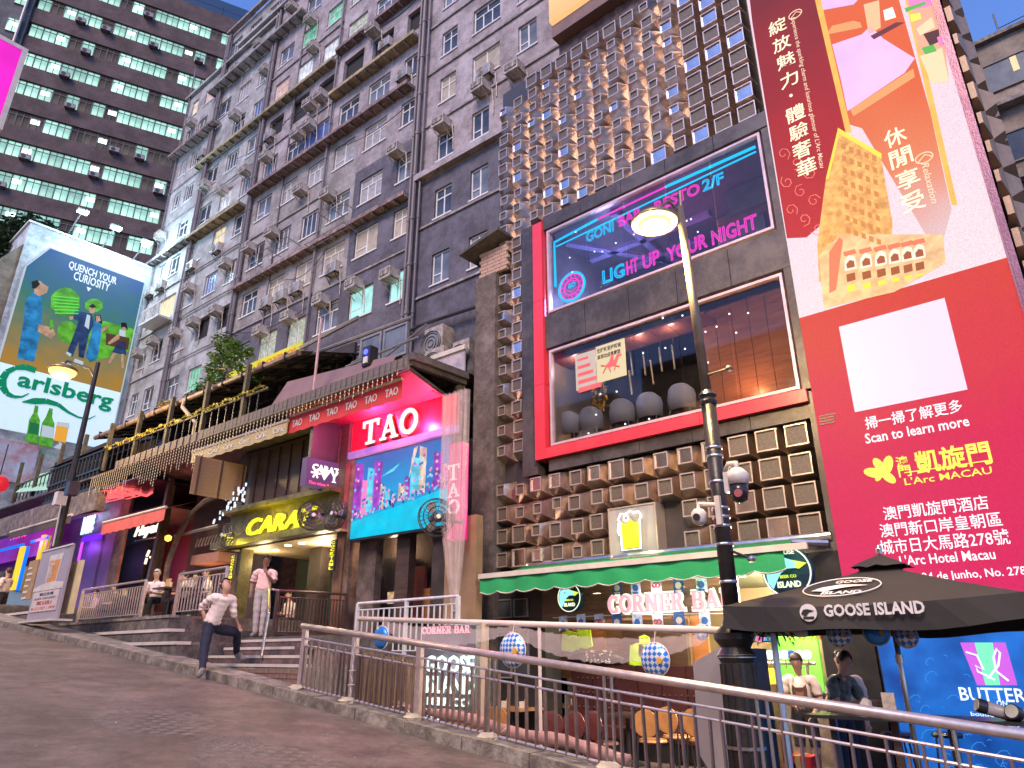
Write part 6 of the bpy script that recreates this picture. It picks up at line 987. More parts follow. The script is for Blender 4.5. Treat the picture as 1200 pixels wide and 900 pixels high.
# far building at the right edge
fb_ = root('far_building', 'dim beige block with flat roof and aerial at the far right edge', 'building', (3, 25, 0), W); bw2 = pm('dim beige render', (.30, .25, .22), .85, var=.15, scale=.4, spots=.6); put(M().box(-.3, 14, 25, 38, 0, 21.7), 'wall', bw2, fb_); put(M().box(-.4, 14.1, 24.8, 38, 21.7, 21.85), 'roof_slab', concrete, fb_); put(M().box(-1.2, -.32, 27, 40, 0, 25.5), 'rear_slab', pm('blue grey slab', (.13, .12, .19), .8), fb_)
for r in range(7):
 for c in range(5):
  u0 = .1 + c * 2.0; z0 = 19.6 - r * 2.9; o = put(M().frame(u0, u0 + 1.3, z0, z0 + 1.2, .06, 24.93, 25.0), 'window', dark_frame, fb_); put(M().box(u0 + .06, u0 + 1.24, 24.97, 24.99, z0 + .06, z0 + 1.14), 'pane', lit_yellow if (r, c) == (0, 0) and False else (pane_dark if (r + c) % 3 else pane_mid), o)
 put(M().box(-.3, 12, 24.6, 24.99, 18.8 - r * 2.9, 18.95 - r * 2.9), 'ledge', ledge_m, fb_)
put(M().box(.92, 1.1, 24.95, 24.965, 20.1, 20.7), 'lit_pane', lit_yellow, fb_); m = M(); m.tube([(.9, 25.5, 21.8), (.9, 25.5, 23.2)], .03, 5); m.tube([(.9, 25.5, 22.5), (3, 25.5, 22.6)], .02, 4); put(m, 'aerial', black_metal, fb_)
for i, (u, z) in enumerate(((.9, 17.0), (2.2, 17.1), (1.0, 14.4))): t = root('air_conditioner', f'small {("left upper", "right upper", "lower")[i]} air conditioner on the dim block at far right', 'air conditioner', (u, 24.9, z), W); put(M().box(u, u + .8, 24.4, 24.88, z, z + .55), 'casing', cond, t); put(M().disc((u + .32, z + .28), .22, 24.37, 24.395), 'fan_guard', black_metal, t)
# ------------------------------------------------------------------ ground floor bar in the corner building
cbar = root('corner_bar', 'open fronted bar under the green awning with panelled back wall and counters', 'bar', (-6.6, 11, 0), W)
tanw = pm('tan plastered bar wall', (.34, .25, .16), .6, var=.15, scale=1.5); put(M().box(-9.9, -2.9, 14.7, 14.8, 0, 2.95), 'back_wall', tanw, cbar); put(M().box(-9.95, -3.2, 11.3, 14.8, 2.95, 3.05), 'ceiling', pm('bar ceiling', (.18, .15, .13), .6), cbar)
blackp = pm('black painted panel', (.02, .02, .022), .3, var=.4)
for (x0, x1, d) in ((-10.0, -8.75, 11.12), (-3.62, -2.93, 10.98)): put(M().box(x0, x1, d, 11.6, 0, 3.06), 'black_pier', blackp, cbar)
for (x0, y0, x1, y1) in ((580, 703, 600, 724), (602, 702, 619, 723), (603, 738, 620, 792), (581, 740, 600, 795)):
 u0, u1, z0, z1 = rw_(x0, y0, x1, y1, 11.1); o = put(M().frame(u0, u1, z0, z1, .025, 11.08, 11.119), 'cabinet_frame', grey_metal, cbar); put(M().box(u0 + .02, u1 - .02, 11.1, 11.115, z0 + .02, z1 - .02), 'pane', pane_dark, o)
ub0, ub1 = at(636, 700, 11.12)[0], at(866, 700, 11.12)[0]; zb0 = at(740, 724, 11.12)[1]
for i in range(5): z = zb0 + i * .15; put(M().box(ub0, ub1, 11.1, 11.16, z, z + .145), 'sign_board', brown_wood, cbar)
put(M().box(-4.35, -3.62, 11.2, 11.25, 1.9, 3.05), 'sign_board', brown_wood, cbar); put(M().box(ub0, at(707, 720, 11.1)[0], 11.08, 11.15, zb0 - .12, zb0 - .005), 'black_beam', blackp, cbar)
m = M(); a, b = at(714, 719, 11.05), at(862, 712, 11.05); zb_, zt_ = a[1], at(716, 700, 11.05)[1] + .02; t = root('bar_name_sign', 'pink letters with pale halo naming the corner bar under the green awning', 'sign', (a[0], 11, zb_), W); wt_ = sum(SLAB[c][0] + .08 for c in 'CORNER BAR') - .08; x_ = 0
for ch in 'CORNER BAR':
 w_ = SLAB[ch][0]; k_ = (b[0] - a[0]) / wt_
 if ch != ' ': put(slab(M(), ch, a[0] + x_ * k_, a[0] + (x_ + w_) * k_, zb_, zt_, 11.0, .06), 'letter', em('pink sign letters', (1, .42, .48), 1.15), t)
 x_ += w_ + .08
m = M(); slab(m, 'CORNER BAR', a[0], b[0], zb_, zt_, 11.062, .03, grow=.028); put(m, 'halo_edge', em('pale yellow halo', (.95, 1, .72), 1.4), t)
point('sign_wash', (-6.2, 10.7, 2.5), 20, (1, .8, .7), .2); point('sign_wash', (-4.8, 10.7, 2.5), 12, (1, .8, .7), .2)
# green awning with white bar
gcan = pm('green awning canvas', (.015, .30, .10), .65, var=.12, scale=2, bump=.2); t = root('green_awning', 'long green awning with white front bar and scalloped edge', 'awning', (-7, 11, 2.7), W); ax0, ax1 = at(563, 686, 10.25)[0], at(918, 645, 10.25)[0]; zf = 3.02
put(M().add([(ax0, 10.25, zf + .03), (ax1, 10.25, zf + .03), (ax1, 11.05, 3.26), (ax0 + .35, 11.05, 3.26), (ax0, 10.25, zf + .02), (ax1, 10.25, zf + .02), (ax1, 11.05, 3.25), (ax0 + .35, 11.05, 3.25)], [(0, 1, 2, 3), (7, 6, 5, 4)]), 'canvas', gcan, t); m = M(); n_ = 52; v = []
for i in range(n_ + 1): x = ax0 + (ax1 - ax0) * i / n_; y = 10.24 + .015 * sin(i * 1.1); v += [(x, y, zf), (x, y - .004, zf - .14), (x, y + .01 * sin(i), zf - .25 - .05 * abs(sin(i * pi / 4)))]
m.add(v, [(i * 3 + j, (i + 1) * 3 + j, (i + 1) * 3 + j + 1, i * 3 + j + 1) for i in range(n_) for j in range(2)]); put(m, 'valance', gcan, t, smooth=True); m = M(); m.tube([v[i * 3 + 2] for i in range(n_ + 1)], .012, 4); put(m, 'piping', nosing, t); put(M().box(ax0 - .02, ax1 + .35, 10.2, 10.26, zf, zf + .09), 'front_bar', nosing, t); put(M().tube([(ax0 + .2, 11.1, 3.3), (-3.25, 11.0, 3.28)], .07, 10), 'roller', steel, t); put(M().tube([(ax1, 10.6, 3.18), (-3.3, 10.9, 3.16)], .05, 8), 'arm', steel, t)
# round goose emblems: dark disc, pale bird head, lettering
emb_d, emb_b, emb_y, emb_r = pm('emblem dark blue', (.01, .04, .08), .35), em('lit pale blue emblem', (.35, .85, 1), 1.15), em('lit lime emblem', (.75, .95, .1), 1.1), em('lit ivory ring', (.9, 1, .7), 1.3)
def goose(px, py, r, d, lab, top_text='GOOSE', bot='ISLAND', lit=True):
 u, z = at(px, py, d); t = root('round_goose_sign', lab, 'sign', (u, d, z - r), W, 'round goose signs'); put(M().disc((u, z), r, d, d + .1, 32), 'disc', emb_d, t); m = M(); m.ring((u, z), r * .93, r * .03, d - .01, 32, 0); s = r
 put(m, 'rim', emb_r, t); m = M(); m.prism([(u + x * s, z + y * s) for x, y in ((-.82, .1), (-.7, .45), (-.45, .55), (-.1, .58), (.2, .45), (.45, .30), (.35, .12), (.0, .12), (-.25, -.05), (-.45, -.35), (-.6, -.62), (-.78, -.4))], d - .02, d - .002, 0); m.prism([(u + x * s, z + y * s) for x, y in ((.2, .45), (.82, .28), (.5, .08), (.35, .12), (.45, .30))], d - .021, d - .003, 1); m.disc((u - .3 * s, z + .3 * s), .04 * s, d - .03, d - .02, 8, 2); put(m, 'bird_print', [emb_b, emb_y, emb_d], t)
 m = M(); txt(m, bot, u - .42 * s, u + .5 * s, z - .6 * s, z - .36 * s, d - .02, depth=.01, off=.03); txt(m, 'BEER CO', u - .28 * s, u + .36 * s, z - .24 * s, z - .12 * s, d - .02, depth=.01, off=.02, mi=1); txt(m, top_text, u - .4 * s, u + .4 * s, z + .66 * s, z + .84 * s, d - .02, depth=.01, off=.02); put(m, 'lettering', [emb_r, emb_y], t)
goose(667, 700, .27, 10.98, 'round lit goose head sign half under the left part of the green awning'); goose(922, 670, .37, 10.6, 'large round lit goose head sign at the right end of the green awning')
# pennants
pens = root('pennant_string', 'upper string of blue and white festival pennants under the awning', 'pennants', (-6, 10.8, 2.7), W)
pb, pw, pr_ = pm('blue pennant', (.03, .10, .35), .7), pm('pale blue chequered pennant', (.45, .52, .68), .7, var=.4, scale=14), pm('pretzel print red', (.35, .03, .03), .6)
def penn(parent, px, py, k, wpx=15, d=10.85):
 u, z = at(px, py, d); w, h = .19, .26; put(M().add([(u - w / 2, d, z + h / 2), (u + w / 2, d, z + h / 2 + .01), (u + w / 2, d + .01, z - h / 2), (u, d + .015, z - h / 2 + .04), (u - w / 2, d, z - h / 2)], [(4, 3, 2, 1, 0)]), 'pennant', (pb, pw, pw)[k], parent); m = M()
 if k == 2: m.ring((u - .035, z + .01), .035, .011, d - .012, 10); m.ring((u + .035, z + .01), .035, .011, d - .012, 10); put(m, 'pretzel_print', pr_, parent, kind='stuff')
 else: m.disc((u, z), .055, d - .01, d - .004, 12); m.box(u - .05, u + .05, d - .013, d - .003, z - .1, z - .07); put(m, 'emblem_print', nosing if k == 0 else pb, parent)
for px, py, k in ((723, 689, 0), (745, 689, 1), (769, 687, 2), (795, 686, 0), (822, 685, 1)): penn(pens, px, py, k)
put(M().tube([(at(x, y, 10.86)[0], 10.86, at(x, y, 10.86)[1]) for x, y in ((640, 686), (720, 681), (790, 679), (850, 676))], .008, 4), 'cord', white_frame, pens)
pens2 = root('pennant_string', 'lower string of festival pennants and pretzels below the pink letters', 'pennants', (-6, 10.6, 2.2), W)
for px, py, k in ((660, 731, 1), (681, 729, 1), (702, 729, 2), (723, 729, 0), (747, 729, 1), (771, 729, 2), (796, 727, 0), (826, 727, 1)): penn(pens2, px, py, k)
put(M().tube([(at(x, y, 10.86)[0], 10.86, at(x, y, 10.86)[1]) for x, y in ((648, 724), (720, 721), (790, 720), (850, 719))], .008, 4), 'cord', white_frame, pens2)
# interior pieces
for i in range(9):
 u0, u1 = at(650 + i * 20, 740, 13)[0], at(669 + i * 20, 740, 13)[0]; put(M().box(u0, u1, 13.0, 13.05, 1.2, 2.6), 'back_panel', (brown_wood, tanw, orange_wood)[i % 3], cbar)
u0, u1, z0, z1 = rw_(733, 764, 790, 812, 12.9); put(M().box(u0, u1 + .4, 12.8, 12.9, .9, 2.3), 'dark_doorway', dark_wood, cbar)
sofa = pm('maroon leather', (.055, .018, .02), .35, var=.2, scale=4, bump=.2, bscale=8); t = root('booth_bench', 'high backed maroon leather booth bench along the back of the bar', 'bench', (-6, 11.9, 0), W); x0, x1 = at(672, 800, 11.9)[0], at(838, 800, 11.9)[0]; zt = at(740, 780, 11.9)[1]
for i in range(6): a = x0 + (x1 - x0) * i / 6; b = x0 + (x1 - x0) * (i + 1) / 6 - .015; put(M().box(a, b, 11.85, 12.05, .45, zt), 'back_cushion', sofa, t); put(M().box(a, b, 11.35, 11.84, .3, .48), 'seat_cushion', sofa, t)
put(M().box(x0, x1, 11.4, 12.05, 0, .298), 'plinth', blackp, t); m = M()
for i in range(24):
 for j in range(3): m.disc((x0 + .15 + i * (x1 - x0 - .3) / 23, .75 + j * .25), .015, 11.83, 11.85, 6)
put(m, 'buttons', steel, t, kind='stuff')
t = root('holdall_bag', 'black bag with white flower print lying on the booth bench back', 'bag', (-6.8, 12, 1.5), W); (u0, _), (u1, _) = at(666, 776, 11.95), at(733, 776, 11.95); m = M(); prof = [(x, .13 * (1 - abs(2 * x - 1) ** 2.5) ** .5 + .03) for x in [i / 14 for i in range(15)]]
g = []
for x, r in prof:
 for k in range(12): a = k * pi / 6; g.append((u0 + (u1 - u0) * x, 11.95 + r * cos(a), zt + .1 + r * 1.0 * sin(a)))
m.add(g, [(i * 12 + k, (i + 1) * 12 + k, (i + 1) * 12 + (k + 1) % 12, i * 12 + (k + 1) % 12) for i in range(14) for k in range(12)]); put(m, 'body', blackp, t, smooth=True); m = M(); rg = random.Random(5)
for k in range(26): x = u0 + (u1 - u0) * rg.uniform(.42, .85); z = zt + .14 + rg.uniform(-.1, .12); m.prism([(x + .03 * cos(q * 2.1), z + .025 * sin(q * 2.1)) for q in range(3)], 11.79, 11.80)
put(m, 'flower_print', nosing, t, kind='stuff')
apr = em('lime cloth', (.42, .75, .04), .35, base=(.35, .6, .05)); apr = pm('lime cloth dyed', (.42, .70, .04), .7, var=.2)
for i, (px, py, w) in enumerate(((667, 752, .34), (684, 748, .3), (747, 768, .3), (755, 758, .2))): u, z = at(px, py, 12.3); m = M(); m.prism([(u - w / 2, z + .18), (u, z + .22), (u + w / 2, z + .17), (u + w / 2 + .05, z - .15), (u + .05, z - .2), (u - w / 2 - .04, z - .16)], 12.3, 12.34); t = root('hanging_cloth', f'lime green cloth hanging in the bar, {("leftmost", "second", "third", "rightmost")[i]} of four', 'cloth', (u, 12.3, z), W, 'lime cloths'); put(m, 'cloth', apr, t)
u0, u1, z0, z1 = rw_(869, 736, 906, 751, 11.9); t = root('bar_television', 'television showing a pink coral picture above the counter', 'television', (u0, 11.9, z0), W); put(M().box(u0 - .02, u1 + .02, 11.9, 11.97, z0 - .02, z1 + .02), 'casing', blackp, t); put(M().box(u0, u1, 11.885, 11.899, z0, z1), 'picture', em('TV blue picture', (.06, .35, .7), .9, var=.6, scale=5), t); m = M(); m.disc(((u0 + u1) / 2 + .03, (z0 + z1) / 2), .12, 11.87, 11.884, 14); put(m, 'coral_print', em('TV coral', (.95, .25, .65), 1, var=.6, scale=20), t)
u0, u1, z0, z1 = rw_(905, 745, 968, 806, 14.0); put(M().box(u0, u1, 13.9, 14.0, z0 - .2, z1 + .1), 'green_wall', em('self glowing green wall', (.12, .62, .05), .42, var=.3, scale=1, base=(.1, .4, .05)), cbar); point('bar_light_and_fill', (-4.6, 13.6, 2.7), 160, (1, .85, .55), .1); point('green_wall_light', ((u0 + u1) / 2, 13.3, z1), 30, (.3, 1, .15), .2)  # wall's green light is its own emission; this bar point is added fill
m = M(); a = at(986, 774, 13.4); txt(m, '#b', a[0] - .02, a[0] + .3, a[1] - .1, a[1] + .16, 14.66, depth=.01, off=.02); put(m, 'wall_lettering', blackp, cbar)
# counter with taps, coffee machine, till, boxes
ct = root('bar_counter', 'tiled bar counter with dark top where the staff stand', 'counter', (-4.2, 12.6, 0), W); put(M().box(-5.0, -3.1, 12.6, 13.1, 0, 1.02), 'front', tile, ct); put(M().box(-5.05, -3.05, 12.55, 13.15, 1.02, 1.08), 'top', pm('black counter top', (.03, .03, .03), .2), ct)
tp = root('beer_taps', 'row of six round badged beer taps on a steel bar', 'beer taps', (-4.4, 12.7, 1.5), W); p, q = at(905, 777, 12.7), at(948, 774, 12.7); zc = p[1]; m = M(); m.tube([(p[0] - .1, 12.7, zc), (q[0] + .1, 12.7, zc)], .03, 8); m.tube([(p[0] + .05, 12.7, zc), (p[0] + .05, 12.7, 1.08)], .03, 8); m.tube([(q[0] - .05, 12.7, zc), (q[0] - .05, 12.7, 1.08)], .03, 8); put(m, 'tap_rail', steel, tp)
for i in range(6): x = p[0] + (q[0] - p[0]) * i / 5; put(M().disc((x, zc + .13), .075, 12.62, 12.66, 16), 'badge', em('lit tap badge', (.8, .92, 1), 1.1) if i != 3 else em('lit blue tap badge', (.05, .12, .6), 1), tp); put(M().tube([(x, 12.66, zc - .1), (x, 12.66, zc + .06)], .012, 6), 'handle', steel, tp)
for (px, py, nm, lab) in ((879, 806, 'coffee_machine', 'cream rounded coffee machine with black group head on the counter'),):
 u, z = at(px, py, 12.2); z = max(z, 1.08); t = root(nm, lab, 'coffee machine', (u, 12.3, z), W); put(M().lathe([(.14, 0), (.16, .05), (.15, .28), (.11, .38), (.04, .41)], (u, 12.3, z), 16), 'body', pm('cream enamel', (.62, .52, .4), .3), t, smooth=True); put(M().disc((u - .04, z + .16), .07, 12.1, 12.15, 14), 'dial', blackp, t); put(M().tube([(u + .12, 12.25, z + .1), (u + .22, 12.2, z + .12), (u + .24, 12.2, z - .0)], .025, 6), 'spout', steel, t)
u0, u1, z0, z1 = rw_(888, 783, 906, 802, 12.5); put(M().box(u0, u1, 12.45, 12.7, z0, z1), 'yellow_box', pm('yellow carton', (.62, .5, .06), .5), ct)
boxm = pm('brown cardboard', (.36, .22, .11), .75, var=.15, scale=3)
for i, (px, py, w, h, mt, lab) in enumerate(((912, 893, .5, .42, boxm, 'tall brown cardboard box behind the palm pole'), (938, 893, .52, .36, boxm, 'brown cardboard box in front of the standing barmaid'), (938, 853, .3, .14, pm('red carton', (.6, .03, .03), .5), 'small red carton on top of the cardboard box'), (903, 868, .4, .3, boxm, 'small cardboard box resting beside the steel plate'))):
 u, z = at(px, py, 9.6); z = {0: 0, 1: 0, 2: .362, 3: .425}[i]; u = at(px, 860, 9.6)[0]; t = root('carton', lab, 'box', (u, 9.6, z), W); put(M().box(u - w / 2, u + w / 2, 9.4, 9.75, z, z + h), 'box', mt, t); put(M().box(u - .03, u + .03, 9.393, 9.757, z + .0, z + h + .004), 'tape', pm('packing tape', (.5, .38, .2), .3), t)
for px in (880, 930, 980): u, _ = at(px, 760, 12.3); put(M().lathe([(.06, 0), (.06, .02)], (u, 12.3, 2.925), 12), 'downlight', em('warm downlight', (1, .8, .5), 6), cbar)
point('bar_light_and_fill', (-4.3, 12.0, 2.7), 380, (1, .80, .5), .1); point('bar_light_and_fill', (-4.5, 10.6, 2.35), 90, (1, .82, .6), .1); point('bar_light_and_fill', (-5.9, 11.2, 2.7), 90, (1, .78, .5), .1); point('bar_light_and_fill', (-7.6, 11.2, 2.7), 70, (1, .78, .5), .1)  # points in front and at left are added to brighten staff and terrace
t = root('straw_garland', 'golden straw garland hanging above the green wall', 'garland', (-4, 11.6, 2.1), W); m = M(); rg = random.Random(4); p, q = at(922, 741, 11.6), at(962, 741, 11.6)
for k in range(90): x = rg.uniform(p[0], q[0]); m.beam((x, 11.6, p[1] + .03), (x + rg.uniform(-.04, .04), 11.6, p[1] - rg.uniform(.05, .14)), .012, .004)
put(m, 'straw', pm('golden straw', (.65, .42, .06), .5), t, kind='stuff')
# ------------------------------------------------------------------ blue LED screen of the hotel at the right
bs = root('blue_led_screen', 'wide blue LED screen with pink and green butterfly logo at lower right', 'LED screen', (-1, 11, .1), W); bx0 = at(1026, 752, 10.98)[0]; put(M().box(bx0, 1.2, 10.98, 11.3, .1, 1.92), 'cabinet', blackp, bs); put(M().box(bx0 + .02, 1.18, 10.965, 10.979, .12, 1.9), 'blue_picture', em('deep blue LED', (.012, .10, .52), .95, var=.45, scale=1.3, col2=(.02, .22, .82)), bs); put(M().box(-2.92, 1.25, 11.0, 11.3, 1.93, 2.8), 'black_band', blackp, bs)
def S(px, py): return at(px, py, 10.95)
m = M(); k = [S(*p) for p in ((1125, 753), (1178, 753), (1192, 803), (1145, 803))]; m.prism(k, 10.955, 10.964, 0); m.prism([S(*p) for p in ((1142, 753), (1163, 753), (1172, 803), (1155, 803))], 10.95, 10.963, 1); put(m, 'logo_print', [em('LED orchid', (.62, .13, .78), 1.0), em('LED mint', (.22, .92, .55), 1.0)], bs)
m = M(); pts = [S(*p) for p in ((1132, 764), (1145, 768), (1153, 785), (1143, 780), (1146, 787), (1157, 792), (1166, 797))]; m.tube([(a, 10.945, b) for a, b in pts], .012, 5); pts = [S(*p) for p in ((1158, 795), (1170, 780), (1172, 765), (1168, 760), (1164, 770), (1167, 786), (1182, 798))]; m.tube([(a, 10.945, b) for a, b in pts], .013, 5)
for (s, x0, y0, x1, y1, h) in (('BUTTERFLY', 1125, 817, 1238, 812, .155), ('ON', 1168, 825, 1180, 823, .06), ('LKF', 1170, 832, 1184, 831, .05), ('boutique hotel', 1138, 839, 1200, 838, .06), ('蘭桂坊', 1143, 853, 1160, 852, .06), ('迎星酒店', 1166, 852, 1195, 851, .07), ('中環和安里', 1180, 859, 1205, 858, .05)):
 a, b = S(x0, y0), S(x1, y1); zc = (a[1] + b[1]) / 2; txt(m, s, a[0], b[0], zc - h / 2, zc + h / 2, 10.955, depth=.006, off=.012)
put(m, 'lettering', em('LED white blue', (.75, .88, 1), 1.2), bs)
m = M(); rg = random.Random(19)
for k in range(46):
 x, z = rg.uniform(-2.7, -1.2), .3 + rg.random() ** 1.6 * 1.3; r = rg.uniform(.02, .09); m.tube([(x + r * cos(a * .8), 10.958, z + r * sin(a * .8 + .4)) for a in range(int(rg.uniform(3, 7)))], .0045, 3)
put(m, 'vein_print', em('LED light blue lines', (.06, .32, .9), .9), bs, kind='stuff')
# ------------------------------------------------------------------ goose island light panel on the terrace
t = root('tall_lightbox', 'tall grey light panel with white goose brewery letters standing behind the railing', 'sign', (-7.6, 8.3, 0), W); d = 8.3; a0, a1 = at(492, 800, d)[0], at(557, 800, d)[0]; zt = at(520, 733, d)[1]; put(M().box(a0, a1, d, d + .16, 0, zt), 'panel', pm('grey brushed panel', (.17, .16, .18), .35, metal=.5, var=.25, scale=2), t); put(M().box(a0 - .03, a1 + .03, d - .01, d + .17, -.0, .08), 'foot', blackp, t)
m = M();
for (s, x0, y0, x1, y1) in (('GOOSE', 498, 788, 555, 768), ('ISLAND', 498, 812, 555, 793), ('BEER CO', 500, 826, 548, 819), ('EST 1988', 500, 848, 542, 833)): a, b = at(x0, y0, d - .03), at(x1, y1, d - .03); txt(m, s, a[0], b[0], a[1], b[1], d - .03, depth=.025, off=.015)
put(m, 'lettering', em('icy white letters', (.80, 1, .92), 1.5), t); m = M(); a, b = at(494, 741, d - .03), at(550, 735, d - .03); slab(m, 'CORNER BAR', a[0], b[0], a[1] - .03, b[1] + .03, d - .03, .02); put(m, 'pink_lettering', em('pink sign letters', (1, .42, .48), 1.15), t); point('lightbox_glow', ((a0 + a1) / 2, d - .4, 1.45), 8, (.8, .9, 1), .1)
# ------------------------------------------------------------------ street railing
rl = root('street_railing', 'long brown steel railing along the kerb in front of the terrace', 'railing', (-5, 6.55, .2), W); RY = 6.55
def rz(x): return road_z(x) + .12
xs_ = [-9.85 + i * .5 for i in range(22)]; put(M().tube([(x, RY, road_z(x) + 1.0) for x in (-9.9, -5, .9)], .042, 12), 'top_rail', rail_steel, rl, smooth=True)
for off, r, nm in ((.80, .014, 'mid_rail'), (.70, .014, 'mid_rail'), (.12, .018, 'bottom_rail')): put(M().tube([(x, RY, road_z(x) + off + .03) for x in (-9.8, .9)], r, 6), nm, rail_steel, rl)
bm_ = M().box(-.009, .009, -.02, .02, 0, .68).mesh('baluster', pm('brown baluster steel', (.24, .17, .155), .4, metal=.6, var=.25, scale=6))
x = -9.72; i = 0; posts = [-9.8, -8.55, -7.2, -5.95, -4.35, -2.75, -1.35, .1]
while x < .9:
 if all(abs(x - p) > .07 for p in posts):
  o = putm(bm_, 'baluster', rl, (x, RY, road_z(x) + .14), 0, (1, 1, 1.0 if i % 2 else .86)); o.rotation_euler = (0, .02 * ((i * 7) % 3 - 1), 0); i += 1
 else: i += 1
 x += .135 if x > -5.9 else .105
for p in posts:
 if p < -6: put(M().box(p - .045, p + .045, RY - .03, RY + .03, road_z(p) + .02, road_z(p) + .96), 'post', rail_steel, rl)
 else:
  for s in (-.045, .045): put(M().tube([(p + s, RY, road_z(p) + .02), (p + s, RY, road_z(p) + .97)], .016, 8), 'post', steel, rl)
 m = M(); rg = random.Random(int(p * 9)); c = (p, RY - .06, road_z(p) + .13); n_ = 9; g = []
 for r_, z_ in ((.11, -.03), (.12, .01), (.07, .05)):
  for k in range(n_): a = 2 * pi * k / n_; g.append((c[0] + r_ * 1.2 * cos(a) * rg.uniform(.8, 1.2), c[1] + r_ * sin(a) * rg.uniform(.8, 1.2), c[2] + z_ + rg.uniform(-.01, .01)))
 m.add(g, [(i_ * n_ + k, i_ * n_ + (k + 1) % n_, (i_ + 1) * n_ + (k + 1) % n_, (i_ + 1) * n_ + k) for i_ in range(2) for k in range(n_)] + [tuple(2 * n_ + k for k in range(n_))]); put(m, 'foot_mortar', pm('pale mortar lump', (.5, .42, .3), .9, var=.2, scale=8, bump=.6), rl)
t = root('rolled_tarp', 'pinkish rolled plastic tarp lying along the foot of the railing', 'tarp', (-5.9, 6.72, .8), W); m = M(); pts = []; rr_ = []
rg = random.Random(6)
for k in range(26): x = -8.4 + k * .165; pts.append((x, 6.76 + .02 * sin(k), road_z(x) + .2 + .02 * sin(k * .7))); rr_.append(.036 + .02 * abs(sin(k * .9)) + (0.02 if k > 8 else 0))
m.tube(pts, rr_, 9); put(m, 'roll', pm('pinkish plastic tarp', (.42, .24, .24), .35, var=.2, scale=5, bump=.5, bscale=10), t, smooth=True); m = M(); m.tube([(-7.9, 6.66, .98), (-7.6, 6.68, 1.02), (-7.4, 6.66, .9)], .012, 4); m.tube([(-6.0, 6.65, .75), (-5.8, 6.66, .86)], .01, 4); put(m, 'cord', nosing, t)
t = root('reed_screen', 'brown reed screen fixed behind the left part of the railing', 'screen', (-8.1, 6.75, .8), W); rg = random.Random(13); rmt = [pm('reed %d' % k, c, .7, var=.2, scale=12) for k, c in enumerate(((.26, .17, .10), (.20, .13, .08), (.32, .23, .14)))]; x = -8.85; k = 0
rme = [M().box(0, .012, -.006, .006, 0, .62).mesh('reed', q) for q in rmt]
while x < -7.35: o = putm(rng_c := rg.choice(rme), 'reed', t, (x, 6.72 + rg.uniform(-.006, .006), road_z(x) + .14 + rg.uniform(-.02, .02))); o.rotation_euler = (0, rg.uniform(-.03, .03), 0); x += .0145
# white cable ties and a measuring pole on the rail
t = root('cable_tie_rope', 'twisted pale rope tied to a railing post at lower left', 'rope', (-8.55, 6.48, .9), W); m = M(); pts = [(-8.5 + .02 * sin(k * 1.9), 6.49 - .01 * cos(k), road_z(-8.55) + .2 + k * .045) for k in range(16)]; m.tube(pts, .008, 5)
for k in (3, 7, 12): m.tube([(-8.56, 6.48, pts[k][2]), (-8.42, 6.48, pts[k][2] + .01)], .007, 4)
put(m, 'rope', nosing, t)
# ------------------------------------------------------------------ upper railings
def railing(name, lab, pts, z0, z1, mat_, sp=.12, post=.03, bar=.011, grp=None, hand=.028):
 t = root(name, lab, 'railing', (pts[0][0], pts[0][1], z0), W, grp)
 for (ax_, ay_), (bx_, by_) in zip(pts, pts[1:]):
  L_ = hypot(bx_ - ax_, by_ - ay_); n_ = max(2, int(L_ / sp)); put(M().tube([(ax_, ay_, z1), (bx_, by_, z1)], hand, 8), 'handrail', mat_, t); put(M().tube([(ax_, ay_, z1 - .13), (bx_, by_, z1 - .13)], .014, 6), 'mid_rail', mat_, t); put(M().tube([(ax_, ay_, z0 + .1), (bx_, by_, z0 + .1)], .014, 6), 'bottom_rail', mat_, t)
  me = M().box(-bar, bar, -bar, bar, z0 + .1, z1 - .13).mesh('baluster', mat_, (0, 0, z0 + .1))
  for k in range(1, n_): putm(me, 'baluster', t, (ax_ + (bx_ - ax_) * k / n_, ay_ + (by_ - ay_) * k / n_, z0 + .1))
 for p in pts: put(M().box(p[0] - post, p[0] + post, p[1] - post, p[1] + post, z0, z1), 'post', mat_, t)
 return t
wr_ = pm('white painted rail', (.62, .62, .68), .4, metal=.2); xa, xb = at(420, 705, 9.2)[0], at(537, 705, 9.2)[0]; xm = at(477, 700, 9.2)[0]
railing('terrace_railing', 'white railing in front of the red lit bar, lit blue from the screen', [(xa, 9.2), (xm, 9.2), (xb, 9.2)], 1.62, 2.62, wr_, .15)
dkr = pm('dark brown steel', (.16, .10, .09), .35, metal=.8); railing('stair_railing', 'dark close barred railing behind the bent man, right of the stairs', [(-13.75, 8.42), (-13.45, 9.95)], 2.0, 2.92, dkr, .07, grp='bar terrace railings')
t = root('stair_handrail', 'shiny steel handrail sloping down the purple steps', 'handrail', (-13.6, 8.3, 1.5), W); p, q = at(319, 690, 8.15), at(306, 770, 7.3); put(M().tube([(p[0], 8.3, 2.9), (p[0] - .02, 8.1, 2.92), (q[0], 7.35, q[1] + .75), (q[0], 7.3, q[1])], .025, 8), 'rail', steel, t)
xa, xb = at(207, 700, 7.75)[0], at(262, 700, 7.75)[0]; railing('terrace_railing', 'steel railing with yellow glow between the white haired man and the bent man', [(xa, 7.75), (xb, 7.75)], 2.48, 3.42, rail_steel, .14, grp='bar terrace railings')
xa, xb = at(96, 700, 7.6)[0], at(168, 700, 7.6)[0]; railing('terrace_railing', 'steel railing left of the seated white haired man', [(xa, 7.6), (xb, 7.6)], 2.48, 3.36, rail_steel, .14, grp='bar terrace railings')
